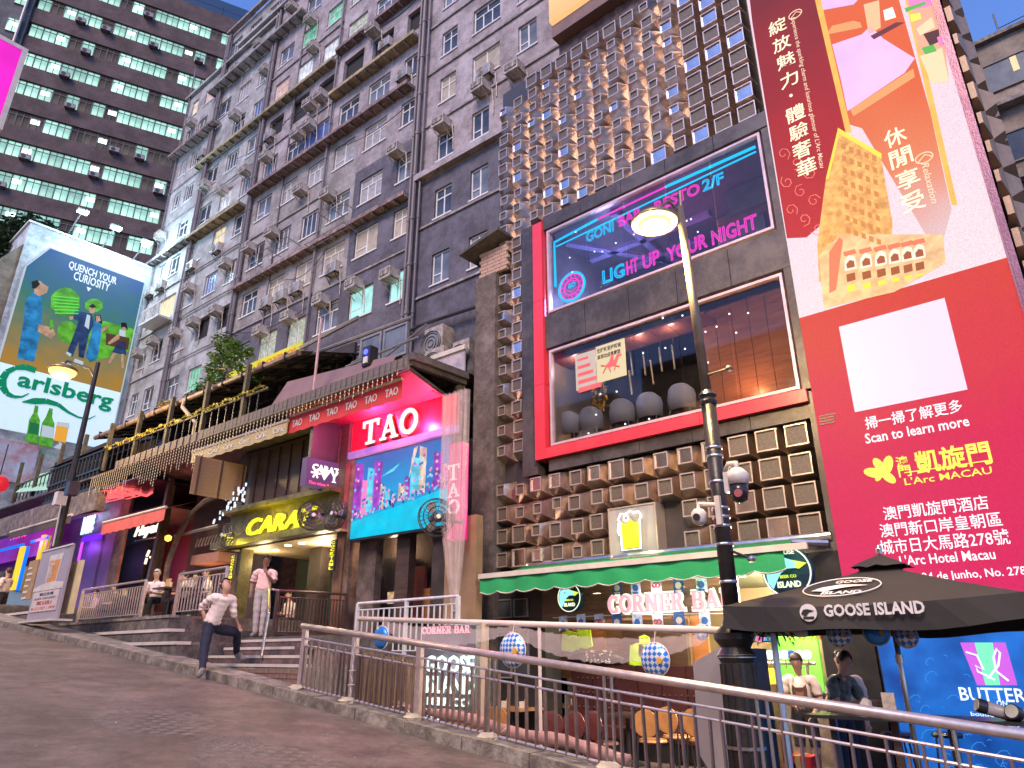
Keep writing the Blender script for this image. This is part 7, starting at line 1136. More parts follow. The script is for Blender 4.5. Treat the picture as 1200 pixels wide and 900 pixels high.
# ------------------------------------------------------------------ pipe frame, plastic sheet, balloons
t = root('pipe_frame', 'long white pipe carried on posts above the terrace tables', 'pipe frame', (-6, 7.6, 0), W); p0, p1 = at(421, 725, 7.6), at(945, 742, 7.6); wp = pm('white painted pipe', (.66, .55, .50), .4, var=.1)
put(M().tube([(p0[0], 7.6, p0[1]), (p1[0], 7.6, p1[1])], .04, 10), 'pipe', wp, t, smooth=True)
for px in (568, 632): u, z = at(px, 735, 7.6); put(M().tube([(u, 7.6, 0), (u, 7.6, p0[1] + (p1[1] - p0[1]) * (u - p0[0]) / (p1[0] - p0[0]))], .06 if px == 568 else .022, 8), 'post', pm('cream post', (.48, .38, .28), .5) if px == 568 else wp, t)
t = root('plastic_sheet', 'clear crumpled plastic sheet slung under the white pipe', 'plastic sheet', (-6, 7.6, 1.9), W); m = M()
def pipe_z(x): return p0[1] + (p1[1] - p0[1]) * (x - p0[0]) / (p1[0] - p0[0])
for (xa_, xb_, sag) in ((450, 603, .2), (603, 828, .28)):
 a, b = at(xa_, 735, 7.55)[0], at(xb_, 735, 7.55)[0]; n_ = 40; g = []
 for k in range(n_ + 1):
  x = a + (b - a) * k / n_; f = k / n_; s = sag * 4 * f * (1 - f)
  for j in range(6): g.append((x, 7.55 - .02 * j + .03 * sin(k * 1.7 + j), pipe_z(x) - .03 - s * (.35 + .65 * j / 5) - .02 * j + .012 * sin(k * 2.3 + j * 1.9)))
 m.add(g, [(k * 6 + j, (k + 1) * 6 + j, (k + 1) * 6 + j + 1, k * 6 + j + 1) for k in range(n_) for j in range(5)])
put(m, 'sheet', plas, t, smooth=True)
def balloon_mat(key, blue):
 if key in MATS: return MATS[key]
 m_, nt, b = _nodes(key); N = nt.nodes.new; Lk = nt.links.new; tc = N('ShaderNodeTexCoord'); mp = N('ShaderNodeMapping'); mp.inputs['Rotation'].default_value = (0, radians(45), 0); mp.inputs['Scale'].default_value = (1, 0, 1); ck = N('ShaderNodeTexChecker'); ck.inputs['Scale'].default_value = 24; ck.inputs[1].default_value = (.03, .20, .62, 1); ck.inputs[2].default_value = (.72, .75, .85, 1)
 Lk(tc.outputs['Object'], mp.inputs[0]); Lk(mp.outputs[0], ck.inputs[0]); Lk(ck.outputs[0], b.inputs['Base Color']); b.inputs['Roughness'].default_value = .25; b.inputs['Metallic'].default_value = .35; MATS[key] = m_; return m_
bmat = balloon_mat('blue white diamond foil', 0); blf = pm('plain blue foil', (.03, .22, .62), .25, metal=.4)
for i, (px, py, rp, d, lab) in enumerate(((447, 747, 12.5, 7.45, 'blue and white foil balloon turned half away at the left of the white pipe'), (601, 762, 16, 7.4, 'diamond patterned foil balloon hanging left of the booth bench'), (768, 773, 18, 7.3, 'largest diamond patterned foil balloon in front of the booth bench'), (822, 741, 9, 8.6, 'small chequered balloon behind the right end of the white pipe'), (983, 744, 15, 8.0, 'chequered balloon under the left of the umbrella'), (1027, 741, 17, 8.0, 'plain blue balloon under the umbrella beside its pole'), (1062, 746, 15, 8.1, 'chequered balloon with yellow mark right of the umbrella pole'))):
 u, z = at(px, py, d); e = at(px + rp, py, d)[0]; r = abs(e - u) * .93; r = r if i != 0 else .17; t = root('foil_balloon', lab, 'balloon', (u, d, z), W, 'round foil balloons'); m = M(); prof = [(r * sin(a * pi / 12), -.42 * r * cos(a * pi / 12)) for a in range(13)]; m.lathe([(max(x, .002), y) for x, y in prof], (u, d, z), 26, axis='y'); o = put(m, 'body', bmat if i not in (5, 0) else blf, t, smooth=True)
 put(M().ring((u, z), r, .008, d, 28), 'seam', wp, t); put(M().tube([(u, d, z + r), (u + .01, d + .02, z + r + .12)], .006, 4), 'string', wp, t); put(M().disc((u + r * .5, z - r * .05), r * .2, d - r * .44, d - r * .28, 10), 'yellow_print', pm('mustard print', (.6, .35, .08), .4), t)
# ------------------------------------------------------------------ umbrella
uc = pm('black umbrella cloth', (.022, .019, .019), .75, var=.25, scale=2, bump=.25, bscale=6); um = root('terrace_umbrella', 'large square black umbrella with white goose brewery lettering at lower right', 'umbrella', (-2.07, 8.5, 0), W); cx, cy = -2.05, 8.5; ex0, ex1, ey0, ey1 = -3.32, -.72, 7.2, 9.8; ze, za = 2.10, 2.55
m = M(); g = []; n_ = 12; cor_ = [(ex0, ey0), (ex1, ey0), (ex1, ey1), (ex0, ey1)]; rows = []
for j in range(7):
 f = j / 6; r_ = []
 for s in range(4):
  (ax_, ay_), (bx_, by_) = cor_[s], cor_[(s + 1) % 4]
  for k in range(n_): q = k / n_; X = ax_ + (bx_ - ax_) * q; Y = ay_ + (by_ - ay_) * q; sag = -.05 * sin(pi * q) * f; r_.append((cx + (X - cx) * f, cy + (Y - cy) * f, za + (ze - za) * (f ** .85) + sag * f + (.035 if j == 0 else 0)))
 rows.append(r_)
w1 = 4 * n_; g = [p for r in rows for p in r]; m.add(g, [(j * w1 + i, (j + 1) * w1 + i, (j + 1) * w1 + (i + 1) % w1, j * w1 + (i + 1) % w1) for j in range(6) for i in range(w1)])
k0 = len(m.v); edge = rows[-1]; m.v += edge + [(p[0] + .012 * sin(i * 1.3), p[1] - .02 * (p[1] < 7.3) + .02 * sin(i), p[2] - .22 - .02 * sin(i * .9)) for i, p in enumerate(edge)]; m.f += [(k0 + i, k0 + w1 + i, k0 + w1 + (i + 1) % w1, k0 + (i + 1) % w1) for i in range(w1)]; m.m += [0] * w1; put(m, 'canopy', uc, um)
m = M(); g = []
for f, dz in ((0, .1), (.12, .075), (.2, .045)):
 for s in range(4):
  for k in range(6): q = k / 6; X = cor_[s][0] + (cor_[(s + 1) % 4][0] - cor_[s][0]) * q; Y = cor_[s][1] + (cor_[(s + 1) % 4][1] - cor_[s][1]) * q; g.append((cx + (X - cx) * f, cy + (Y - cy) * f, za - .45 * f + dz + (.012 * sin(k * 2.5) if f > .15 else 0)))
m.add(g, [(j * 24 + i, (j + 1) * 24 + i, (j + 1) * 24 + (i + 1) % 24, j * 24 + (i + 1) % 24) for j in range(2) for i in range(24)]); put(m, 'vent', uc, um); put(M().lathe([(.03, 0), (.035, .06), (.01, .1)], (cx, cy, za + .1), 10), 'finial', steel, um); put(M().tube([(cx, cy, 0), (cx, cy, za + .05)], .026, 12), 'pole', steel, um, smooth=True); put(M().lathe([(.3, 0), (.3, .06), (.05, .08), (.04, .3)], (cx, cy, 0), 20), 'base', blackp, um); put(M().lathe([(.04, 0), (.04, .08)], (cx, cy, 1.55), 12), 'collar', steel, um)
for X, Y in cor_ + [((ex0 + ex1) / 2, ey0), ((ex0 + ex1) / 2, ey1), (ex0, (ey0 + ey1) / 2), (ex1, (ey0 + ey1) / 2)]: put(M().beam((cx, cy, za - .12), (X, Y, ze - .09), .02, .02), 'rib', black_metal, um)
uw = pm('white screen print', (.72, .68, .64), .7); m = M(); a, b = at(967, 725, 7.15), at(1086, 722, 7.15); txt(m, 'GOOSE ISLAND', a[0], b[0], a[1] + .015, a[1] + .125, 7.14, depth=0, off=.035); u, z = at(947, 718, 7.14); m.disc((u, z), .08, 7.142, 7.146, 20); put(m, 'lettering', uw, um)
m = M(); m.prism([(u + x * .08, z + y * .08) for x, y in ((-.8, -.1), (-.5, .35), (0, .4), (.7, .2), (.1, .05), (-.3, -.4))], 7.132, 7.14); m.box(u - .05, u + .05, 7.132, 7.14, z - .055, z - .035); put(m, 'goose_print', uc, um)
# oval print on the front slope of the canopy
def slope(x, t_):   # t_: 0 at the front edge, 1 at the top
 f = 1 - t_; return (cx + (x - cx), cy + (ey0 - cy) * f, za + (ze - za) * (f ** .85) - .03 * f * f + .006)
m = M(); oc = -2.28
def ov(rx, ry, n=30): return [slope(oc + rx * cos(2 * pi * k / n), .42 + ry * sin(2 * pi * k / n)) for k in range(n)]
m.tube([(p[0], p[1] - .004, p[2] + .004) for p in ov(.37, .24)], .007, 4, closed=True); bird = [(-.8, -.35), (-.55, .05), (-.1, .3), (.25, .25), (.75, .05), (.2, -.05), (-.2, -.3), (-.35, -.5)]; m.add([tuple(v + d_ for v, d_ in zip(slope(oc + x * .34, .42 + y * .22), (0, -.006, .006))) for x, y in bird], [tuple(range(len(bird)))])
def stx(s, x0, x1, t0, t1):
 vs, fs = _text(s, .04, 0, 0); xx0 = min(v[0] for v in vs); xx1 = max(v[0] for v in vs); yy0 = min(v[1] for v in vs); yy1 = max(v[1] for v in vs); k = len(m.v)
 for v in vs: p = slope(x0 + (v[0] - xx0) / (xx1 - xx0) * (x1 - x0), t0 + (v[1] - yy0) / (yy1 - yy0) * (t1 - t0)); m.v.append((p[0], p[1] - .006, p[2] + .006))
 m.f.extend([tuple(k + i for i in f) for f in fs]); m.m.extend([0] * len(fs))
stx('GOOSE', oc - .1, oc + .26, .52, .6); stx('ISLAND', oc - .14, oc + .24, .23, .31); put(m, 'goose_print', uw, um)
# ------------------------------------------------------------------ lamp posts
iron = pm('black cast iron', (.035, .032, .032), .35, metal=.4, var=.3, scale=6, bump=.2); golden_lit_pole = pm('pole with golden lamplight', (.17, .135, .10), .4, metal=.5, var=.25, scale=6); lampglass = em('sodium lamp bowl', (1, .64, .20), 2.1); lamprim = em('lit lamp bowl rim', (1, .60, .16), .85, base=(.05, .04, .03))  # golden lamplight on upper pole and arms is put into their colour
lp_ = root('street_lamp', 'tall street lamp on fluted black pedestal before the corner bar, lamp glowing yellow', 'street lamp', (-3.35, 7.5, 0), W); lx = -3.36; ltop = at(797, 243, 7.5)
prof = [(.24, 0), (.24, .12), (.19, .16), (.17, .9), (.165, 1.55), (.2, 1.62), (.15, 1.7), (.21, 1.78), (.21, 1.84), (.12, 1.92), (.095, 2.0)]; put(M().lathe(prof, (lx, 7.5, 0), 24), 'pedestal', iron, lp_); m = M()
for k in range(12): a = 2 * pi * k / 12; m.tube([(lx + .18 * cos(a), 7.5 + .18 * sin(a), .18), (lx + .168 * cos(a), 7.5 + .168 * sin(a), 1.54)], .016, 5)
put(m, 'flutes', iron, lp_, kind='stuff')
for z in (.75, 1.6): put(M().lathe([(.195, 0), (.195, .03)], (lx, 7.5, z), 24), 'band', steel, lp_)
xt = ltop[0] - .01; put(M().tube([(lx, 7.5, 2.0), (lx - .01, 7.5, 4.45)], .088, 14), 'lower_pole', iron, lp_, smooth=True); put(M().tube([(lx - .01, 7.5, 4.45), (xt, 7.5, ltop[1])], .062, 12, r2=.05), 'upper_pole', golden_lit_pole, lp_, smooth=True)
for z in (2.35, 2.75, 2.95, 3.05, 3.15, 3.45, 3.75, 3.85): put(M().lathe([(.096, 0), (.1, .015), (.096, .03)], (lx - .003, 7.5, z), 16), 'clamp', steel, lp_)
put(M().lathe([(.1, 0), (.11, .04), (.09, .08), (.11, .12), (.07, .18)], (lx - .01, 7.5, 4.4), 16), 'collar', iron, lp_)
hu, hz_ = at(767, 262, 7.2); put(M().tube([(xt, 7.5, ltop[1] - .5), (xt + .02, 7.48, ltop[1] - .1), (xt - .1, 7.4, ltop[1] + .1), (hu + .05, 7.25, hz_ + .24), (hu, 7.2, hz_ + .16)], .022, 8), 'arm', golden_lit_pole, lp_, smooth=True); put(M().tube([(xt, 7.5, ltop[1] - .45), (xt + .03, 7.5, ltop[1] + .25)], .02, 6), 'spike', golden_lit_pole, lp_)
put(M().lathe([(.3, 0), (.31, .03), (.24, .1), (.1, .17), (.04, .2)], (hu, 7.2, hz_), 24), 'hood', pm('lamp hood', (.35, .25, .12), .35, metal=.6), lp_, smooth=True); put(M().lathe([(.02, -.10), (.12, -.085), (.2, -.03), (.205, -.004)], (hu, 7.2, hz_), 24), 'bowl', lampglass, lp_, smooth=True); put(M().lathe([(.21, -.006), (.3, -.003), (.302, -.001)], (hu, 7.2, hz_), 24), 'reflector', lamprim, lp_); point('street_lamp_light', (hu, 7.2, hz_ - .35), 800, (1, .70, .30), .15)
# cameras and arms on the post
p, q = at(824, 441, 7.5), at(861, 436, 7.5); put(M().tube([(lx, 7.5, p[1]), (q[0], 7.35, q[1])], .016, 6), 'side_arm', golden_lit_pole, lp_); put(M().lathe([(.03, -.03), (.045, 0), (.03, .03)], (q[0], 7.35, q[1]), 12), 'arm_knob', golden_lit_pole, lp_)
p, q = at(846, 643, 7.5), at(881, 655, 7.3); put(M().tube([(lx, 7.5, p[1]), (q[0], 7.3, q[1])], .014, 6), 'side_arm', iron, lp_); put(M().lathe([(.03, -.03), (.05, 0), (.03, .03)], (q[0], 7.3, q[1]), 12), 'arm_knob', steel, lp_)
camw = pm('camera white casing', (.62, .55, .50), .4)
u, z = at(865, 566, 7.3); t = root('security_camera', 'large black and white dome camera on an arm right of the lamp post', 'security camera', (u, 7.3, z - .2), W); put(M().tube([(lx + .08, 7.5, z + .16), (u - .1, 7.35, z + .24), (u, 7.3, z + .22), (u, 7.3, z + .15)], .032, 8), 'arm', camw, t, smooth=True); put(M().lathe([(.11, -.02), (.12, .1), (.06, .16)], (u, 7.3, z), 18), 'cap', camw, t, smooth=True); put(M().lathe([(.02, -.22), (.08, -.19), (.1, -.1), (.1, -.02)], (u, 7.3, z), 18), 'dome', pm('glossy black dome', (.02, .02, .025), .1), t, smooth=True); put(M().box(u - .12, u - .07, 7.2, 7.4, z - .1, z + .12), 'side_plate', camw, t); put(M().disc((u + .03, z - .13), .045, 7.19, 7.21, 14), 'lens', pm('red lens', (.35, .1, .1), .2), t)  # lens has a plain dull red colour
u, z = at(819, 603, 7.3); t = root('security_camera', 'small white dome camera left of the lamp post', 'security camera', (u, 7.3, z - .1), W); put(M().box(u + .16, u + .22, 7.38, 7.5, z - .12, z + .2), 'wall_plate', camw, t); put(M().tube([(u + .18, 7.42, z + .1), (u, 7.32, z + .12), (u, 7.3, z + .05)], .028, 8), 'arm', camw, t); put(M().lathe([(.03, -.12), (.075, -.08), (.085, .02), (.05, .06)], (u, 7.3, z), 16), 'dome', camw, t, smooth=True); put(M().disc((u + .01, z - .04), .04, 7.205, 7.225, 12), 'lens', blackp, t)
# left street lamp
ly = 6.5; lb_, lt_ = at(62, 640, ly), at(117, 430, ly); l2 = root('street_lamp', 'slim dark street lamp before the beer billboard with glowing yellow bowl', 'street lamp', (lb_[0], ly, road_z(lb_[0])), W); lx2 = (lb_[0] + lt_[0]) / 2; zb = road_z(lx2)
put(M().lathe([(.2, 0), (.19, .3), (.16, 1.2), (.18, 1.3), (.13, 1.42), (.15, 1.6), (.1, 1.75)], (lx2, ly, zb), 18), 'pedestal', iron, l2); zt2 = lt_[1]; zm = at(95, 550, ly)[1]; put(M().tube([(lx2, ly, zb + 1.6), (lx2, ly, zm)], .12, 12, r2=.1), 'lower_pole', iron, l2); put(M().tube([(lx2, ly, zm), (lx2, ly, zt2 + .2)], .085, 10, r2=.06), 'upper_pole', iron, l2); h2 = at(73, 437, ly - .4); put(M().tube([(lx2, ly, zt2 - .3), (lx2 - .3, ly - .1, zt2 + .05), (h2[0] + .2, ly - .4, h2[1] + .35), (h2[0], ly - .4, h2[1] + .3)], .03, 6), 'arm', iron, l2); put(M().lathe([(.42, .06), (.4, .14), (.2, .26), (.05, .34)], (h2[0], ly - .4, h2[1]), 20), 'hood', pm('lamp hood', (.35, .25, .12), .35, metal=.6), l2, smooth=True); put(M().lathe([(.02, -.2), (.22, -.15), (.36, -.02), (.38, .06)], (h2[0], ly - .4, h2[1]), 20), 'bowl', lampglass, l2, smooth=True); point('street_lamp_light', (h2[0], ly - .4, h2[1] - .6), 800, (1, .70, .30), .2)
for (px, py, mt, k) in ((86, 572, iron, 0), (72, 584, camw, 1)): u, z = at(px, py, ly - .2); put(M().box(u - .14, u + .14, ly - .35, ly - .1, z - .2, z + .16), 'junction_box', mt, l2)
put(M().tube([(at(72, 590, ly - .3)[0], ly - .3, at(72, 590, ly - .3)[1]), (at(62, 640, ly - .3)[0], ly - .3, at(62, 640, ly - .3)[1])], .02, 5), 'conduit', nosing, l2)
# ------------------------------------------------------------------ tables, chairs, steel plate on the terrace
pts4 = [(812, 777, 8.8), (845, 757, 7.95), (861, 900, 7.95), (818, 866, 8.8)]; q = [(*(lambda a: (a[0], d, a[1]))(at(x, y, d)),) for x, y, d in pts4]; t = root('steel_plate', 'big brushed stainless steel cabinet side standing left of the lamp pedestal', 'steel cabinet', (q[3][0], 8.8, 0), W); nrm = Vector((.05, .03, 0)); q[2] = (q[2][0], q[2][1], 0.02); q[3] = (q[3][0], q[3][1], .5)
put(M().add([Vector(v) for v in q] + [Vector(v) + nrm for v in q], [(3, 2, 1, 0), (4, 5, 6, 7), (0, 1, 5, 4), (1, 2, 6, 5), (2, 3, 7, 6), (3, 0, 4, 7)]), 'plate', pm('dull stainless', (.46, .43, .46), .35, metal=.15, var=.12, scale=1.5), t); put(M().beam(Vector(q[1]) + nrm, Vector(q[2]) + nrm, .05, .08), 'edge', steel, t); put(M().box(q[1][0], q[1][0] + .25, 7.98, 8.6, 0, 1.7), 'cabinet', blackp, t)
ttop = pm('dark table top', (.05, .035, .03), .25, var=.3); wtop = planks('wooden table top', (.22, .11, .05), (.34, .18, .09), rough=.35)
def table(px, py, mt, lab, w=.7, h=.75, dpt=.7):
 x, y = atz(px, py, h); t = root('terrace_table', lab, 'table', (x, y, 0), W, 'terrace tables'); put(M().box(x - w / 2, x + w / 2, y - dpt / 2, y + dpt / 2, h - .04, h), 'top', mt, t); put(M().tube([(x, y, .03), (x, y, h - .04)], .035, 10), 'pedestal', black_metal, t); put(M().lathe([(.24, 0), (.24, .02), (.05, .05)], (x, y, 0), 18), 'base', black_metal, t); return x, y
def chair(px, py, mt, lab, yaw=0, oval=True, cat='chair'):
 x, y = atz(px, py, .72); s = .2; t = root('terrace_chair', lab, 'chair', (x, y, 0), W, 'terrace chairs'); c, s_ = cos(yaw), sin(yaw)
 def R(p): return (x + p[0] * c - p[1] * s_, y + p[0] * s_ + p[1] * c, p[2])
 n_ = 20; g = []
 for (e, dy) in ((1, -.012), (1, .012)):
  for k in range(n_): a = 2 * pi * k / n_; g.append(R((.2 * cos(a), dy - .02 * cos(a) ** 2, .70 + .19 * sin(a))))
 m = M(); m.add(g, [tuple(range(n_)), tuple(range(2 * n_ - 1, n_ - 1, -1))] + [((k + 1) % n_, k, k + n_, (k + 1) % n_ + n_) for k in range(n_)]); put(m, 'backrest', mt, t)
 put(M().lathe([(.2, 0), (.22, .02), (.2, .05)], R((0, .2, .43)), 18), 'seat', mt, t)
 for (a, b, hh) in ((-.15, .03, .62), (.15, .03, .62), (-.15, .36, .43), (.15, .36, .43)): put(M().tube([R((a * 1.15, b - (.05 if b < .1 else -.04), 0)), R((a, b, hh))], .013, 6), 'leg', black_metal, t)
oc_ = pm('orange moulded wood', (.42, .2, .07), .35, var=.15, scale=6); mc = pm('maroon padded leather', (.13, .035, .035), .4, var=.15)
T_ = [(600, 829, wtop, 'wooden terrace table right of the tall light panel', .95), (655, 825, wtop, 'wooden terrace table below the second foil balloon', .9), (735, 836, ttop, 'dark terrace table behind the oval backed chairs', .6), (805, 808, ttop, 'dark terrace table left of the steel cabinet', 1.0), (700, 818, ttop, 'dark table near the maroon leather chairs', .8), (546, 838, wtop, 'wooden table partly hidden by the tall light panel', .7)]
TP = [table(px, py, mt, lab, w) for px, py, mt, lab, w in T_]
for px, py, mt, lab, yaw in ((757, 846, oc_, 'orange oval backed chair, leftmost of three before the steel cabinet', .1), (782, 842, oc_, 'orange oval backed chair, middle of three before the steel cabinet', -.1), (812, 845, oc_, 'orange oval backed chair nearest the steel cabinet', -.3), (775, 824, oc_, 'orange chair tucked behind the dark table, upper left', .4), (818, 826, oc_, 'orange chair tucked behind the dark table, upper right', .3), (646, 848, mc, 'maroon padded chair, leftmost of three behind the railing', .2), (673, 848, mc, 'maroon padded chair, middle of three behind the railing', 0), (695, 848, mc, 'maroon padded chair, rightmost of three behind the railing', -.2), (584, 843, oc_, 'orange chair at the table right of the tall light panel', .1), (561, 846, oc_, 'orange chair closest to the tall light panel', .2), (540, 848, oc_, 'orange chair low beside the brewery letters', .1)): chair(px, py, mt, lab, yaw)
for i, (k, dx, dy, lab) in enumerate(((0, -.1, -.1, 'first table'), (0, .25, 0, 'first table, right'), (1, -.1, -.1, 'table below second balloon'), (1, .2, .1, 'table below second balloon, right'), (3, -.2, 0, 'dark table by steel cabinet'), (4, .1, 0, 'dark table near maroon chairs'))):
 x, y = TP[k]; x += dx; y += dy; t = root('napkin_stand', f'small white napkin and menu stand on the {lab}', 'napkin stand', (x, y, .75), W, 'napkin stands'); put(M().box(x - .05, x + .05, y - .03, y + .03, .752, .86), 'holder', nosing, t); put(M().box(x + .055, x + .12, y - .01, y + .02, .752, .9), 'menu_card', pm('orange menu card', (.6, .32, .1), .5), t)
# high tables at the right with spot tubes
def hightable(px, py, w, dpt, h, lab):
 x, y = atz(px, py, h); t = root('high_table', lab, 'table', (x, y, 0), W, 'high tables'); put(M().box(x - w / 2, x + w / 2, y - dpt / 2, y + dpt / 2, h - .03, h), 'top', blackp, t)
 for s in (-1, 1): put(M().box(x + s * w * .3 - .03, x + s * w * .3 + .03, y - .03, y + .03, 0, h - .03), 'leg', dark_wood if s > 0 else blackp, t)
 put(M().box(x - w * .3, x + w * .3, y - .02, y + .02, .2, .24), 'stretcher', blackp, t); return x, y
hx1 = hightable(1165, 843, 1.15, .5, 1.1, 'black high table in front of the blue screen, right'); hx2 = hightable(1010, 838, .9, .45, 1.1, 'black high table where the two staff lean, left of umbrella pole')
for i, (px, py, r) in enumerate(((1152, 828, .055), (1190, 836, .06))):
 x, y = hx1[0] + (-.05 if i == 0 else .22), hx1[1] - .15; u, z = at(px, py, y); t = root('spotlight_tube', ('grey tube spotlight pointing left above the high table', 'grey tube spotlight pointing at the street, far right')[i], 'spotlight', (u, y, z), W, 'tube spotlights'); e = Vector((u + .34, y + .2, z - .12)) if i == 0 else Vector((u + .12, y + .3, z - .12)); put(M().tube([(u, y, z), e], r, 16), 'barrel', pm('grey lacquer tube', (.36, .33, .36), .4), t, smooth=True); dr = (Vector((u, y, z)) - e).normalized(); put(M().tube([Vector((u, y, z)) - dr * .02, Vector((u, y, z)) + dr * .05], r * 1.06, 16), 'collar', blackp, t); put(M().tube([Vector((u, y, z)) + dr * .045, Vector((u, y, z)) + dr * .056], r * .9, 16), 'lens', pm('frosted lens', (.42, .42, .36), .3), t); put(M().tube([e, (e.x, e.y, 1.1)], .02, 8), 'stem', blackp, t)
t = root('menu_holder', 'clear menu holder and stack of white napkins on the left high table', 'menu holder', (hx2[0] + .15, hx2[1], 1.1), W); put(M().box(hx2[0] + .2, hx2[0] + .31, hx2[1] - .01, hx2[1] + .01, 1.102, 1.3), 'holder', pm('printed menu', (.5, .42, .35), .3, var=.4, scale=14), t); put(M().prism([(hx2[0] + .0, 1.102), (hx2[0] + .1, 1.102), (hx2[0] + .09, 1.22), (hx2[0] + .05, 1.25), (hx2[0] + .01, 1.2)], hx2[1] - .05, hx2[1] + .05), 'napkins', camw, t)
# stools under the high tables
for i, (px, py) in enumerate(((1050, 880), (1110, 880), (1155, 885))):
 x, y = atz(px, 862, .7); t = root('bar_stool', ('left', 'middle', 'right')[i] + ' dark bar stool below the blue LED screen', 'stool', (x, y, 0), W, 'dark bar stools'); put(M().lathe([(.17, 0), (.18, .03), (.16, .06)], (x, y, .68), 18), 'seat', blackp, t)
 for a, b in ((-.13, -.13), (.13, -.13), (-.13, .13), (.13, .13)): put(M().tube([(x + a * 1.2, y + b * 1.2, 0), (x + a * .8, y + b * .8, .69)], .013, 6), 'leg', black_metal, t)
# palm leaves on a pole
t = root('palm_pole', 'small plastic palm on a thin pale blue pole behind the railing', 'plant', (-3, 7.4, 0), W); u, z = at(906, 742, 7.4); put(M().tube([(u, 7.4, 0), (u, 7.4, z)], .03, 10), 'pole', pm('pale blue pole', (.30, .40, .55), .3, metal=.5), t); m = M(); rg = random.Random(3)  # pole is coloured pale blue
for k in range(11):
 a = k * 2 * pi / 11 + .2; L_ = rg.uniform(.16, .26); pts = [(u + cos(a) * L_ * f, 7.4 + sin(a) * L_ * f, z + .1 * sin(pi * f * .8) * (1.5 if k % 3 else .5) - .16 * f * f) for f in (0, .3, .6, 1)]
 for p, q_ in zip(pts, pts[1:]): m.beam(p, q_, .018, .004)
 for f in range(1, 8): f /= 8; P_ = Vector(pts[0]).lerp(Vector(pts[3]), f); P_.z = z + .1 * sin(pi * f * .8) * (1.5 if k % 3 else .5) - .16 * f * f; s2 = Vector((-sin(a), cos(a), -.6)) * .06; m.add([P_, P_ + s2 + Vector((cos(a), sin(a), 0)) * .03, P_ + Vector((cos(a), sin(a), 0)) * .02], [(0, 1, 2)]); s2 = Vector((sin(a), -cos(a), -.6)) * .06; m.add([P_, P_ + s2 + Vector((cos(a), sin(a), 0)) * .03, P_ + Vector((cos(a), sin(a), 0)) * .02], [(0, 1, 2)])
put(m, 'leaves', pm('plastic palm leaf', (.03, .09, .03), .4, var=.3), t, kind='stuff')
# ------------------------------------------------------------------ advertising boards on the steps at left
def board(x0, y0, x1, y1, xb0, xb1, yb, d, lab, mt, foot=True):
 (a, zt), (b, _) = at(x0, y0, d), at(x1, y1, d); zb = at((xb0 + xb1) / 2, yb, d)[1]; t = root('advert_board', lab, 'advertising board', ((a + b) / 2, d, zb), W); put(M().box(a, b, d, d + .05, zb + .04, zt), 'panel', mt, t)
 if foot: put(M().box(a - .08, b + .12, d - .15, d + .3, zb, zb + .045), 'foot', nosing, t)
 return t, a, b, zb, zt
t, a, b, zb, zt = board(50, 646, 83, 650, 29, 68, 729, 6.0, 'beer advertising board with amber glass picture standing on the steps', pm('lilac grey poster', (.34, .30, .34), .5, var=.12, scale=1)); w = b - a; h = zt - zb
m = M(); P = lambda x, y: (a + x * w, zb + y * h); m.prism([P(.38, .5), P(.72, .5), P(.78, .9), P(.34, .9)], 5.99, 5.998, 0); m.prism([P(.41, .53), P(.69, .53), P(.73, .82), P(.38, .82)], 5.985, 5.995, 1); m.prism([P(.02, .42), P(.98, .42), P(.98, .5), P(.6, .53), P(.3, .51), P(.02, .47)], 5.987, 5.998, 0); m.prism([P(.08, .14), P(.92, .14), P(.92, .41), P(.08, .41)], 5.98, 5.998, 2); m.box(a - .02, b + .02, 5.98, 5.999, zt - .04, zt); put(m, 'glass_print', [pm('poster pale', (.6, .55, .5), .5), pm('poster amber', (.62, .25, .03), .5, var=.3, scale=6), pm('poster cream', (.62, .52, .50), .5)], t)
m = M(); vs_k = len(m.v); txt(m, 'Asahi', *(0, 1), 0, 1, 0, depth=0, off=.03); m.v = [(a + (.5 + (v[2] - .5) * .2) * w, 5.978, zb + (.8 - v[0] * .22) * h) for v in m.v]; m.f = [tuple(reversed(f)) for f in m.f]; txt(m, '朝日生啤', P(.3, 0)[0], P(.75, 0)[0], P(0, .345)[1], P(0, .39)[1], 5.975, depth=.004, off=.02, mi=1); txt(m, 'ASAHI DRAUGHT', P(.15, 0)[0], P(.85, 0)[0], P(0, .30)[1], P(0, .325)[1], 5.975, depth=.004, mi=1); txt(m, '買2送1', P(.25, 0)[0], P(.75, 0)[0], P(0, .225)[1], P(0, .28)[1], 5.975, depth=.004, off=.02, mi=2); txt(m, 'BUY 2 GET 1 FREE', P(.12, 0)[0], P(.9, 0)[0], P(0, .165)[1], P(0, .2)[1], 5.975, depth=.004, mi=2); txt(m, 'Asahi', P(.78, 0)[0], P(.95, 0)[0], P(0, .955)[1], P(0, .975)[1], 5.975, depth=.004, mi=1); put(m, 'lettering', [nosing, blackp, pm('poster red ink', (.5, .06, .03), .5)], t)
t, a, b, zb, zt = board(83, 659, 96, 661, 68, 80, 722, 6.2, 'pale yellow narrow advertising board right of the amber glass board', pm('pale yellow poster', (.62, .52, .32), .5, var=.25, scale=1.5), False); m = M(); m.prism([(a + .1, zb + .9), (a + .3, zb + .9), (a + .34, zt - .2), (a + .12, zt - .2)], 6.185, 6.198); put(m, 'bottle_print', pm('poster ochre', (.5, .34, .1), .5), t)
t, a, b, zb, zt = board(35, 658, 45, 659, 25, 38, 704, 6.9, 'brown menu board half hidden behind the amber glass board', pm('brown kraft menu', (.30, .19, .10), .7), False); m = M(); rg = random.Random(1)
for k in range(6): z = zt - .25 - k * .17; m.box(a + .06, a + .06 + rg.uniform(.25, .45) * (b - a + .3), 6.885, 6.899, z, z + .06)
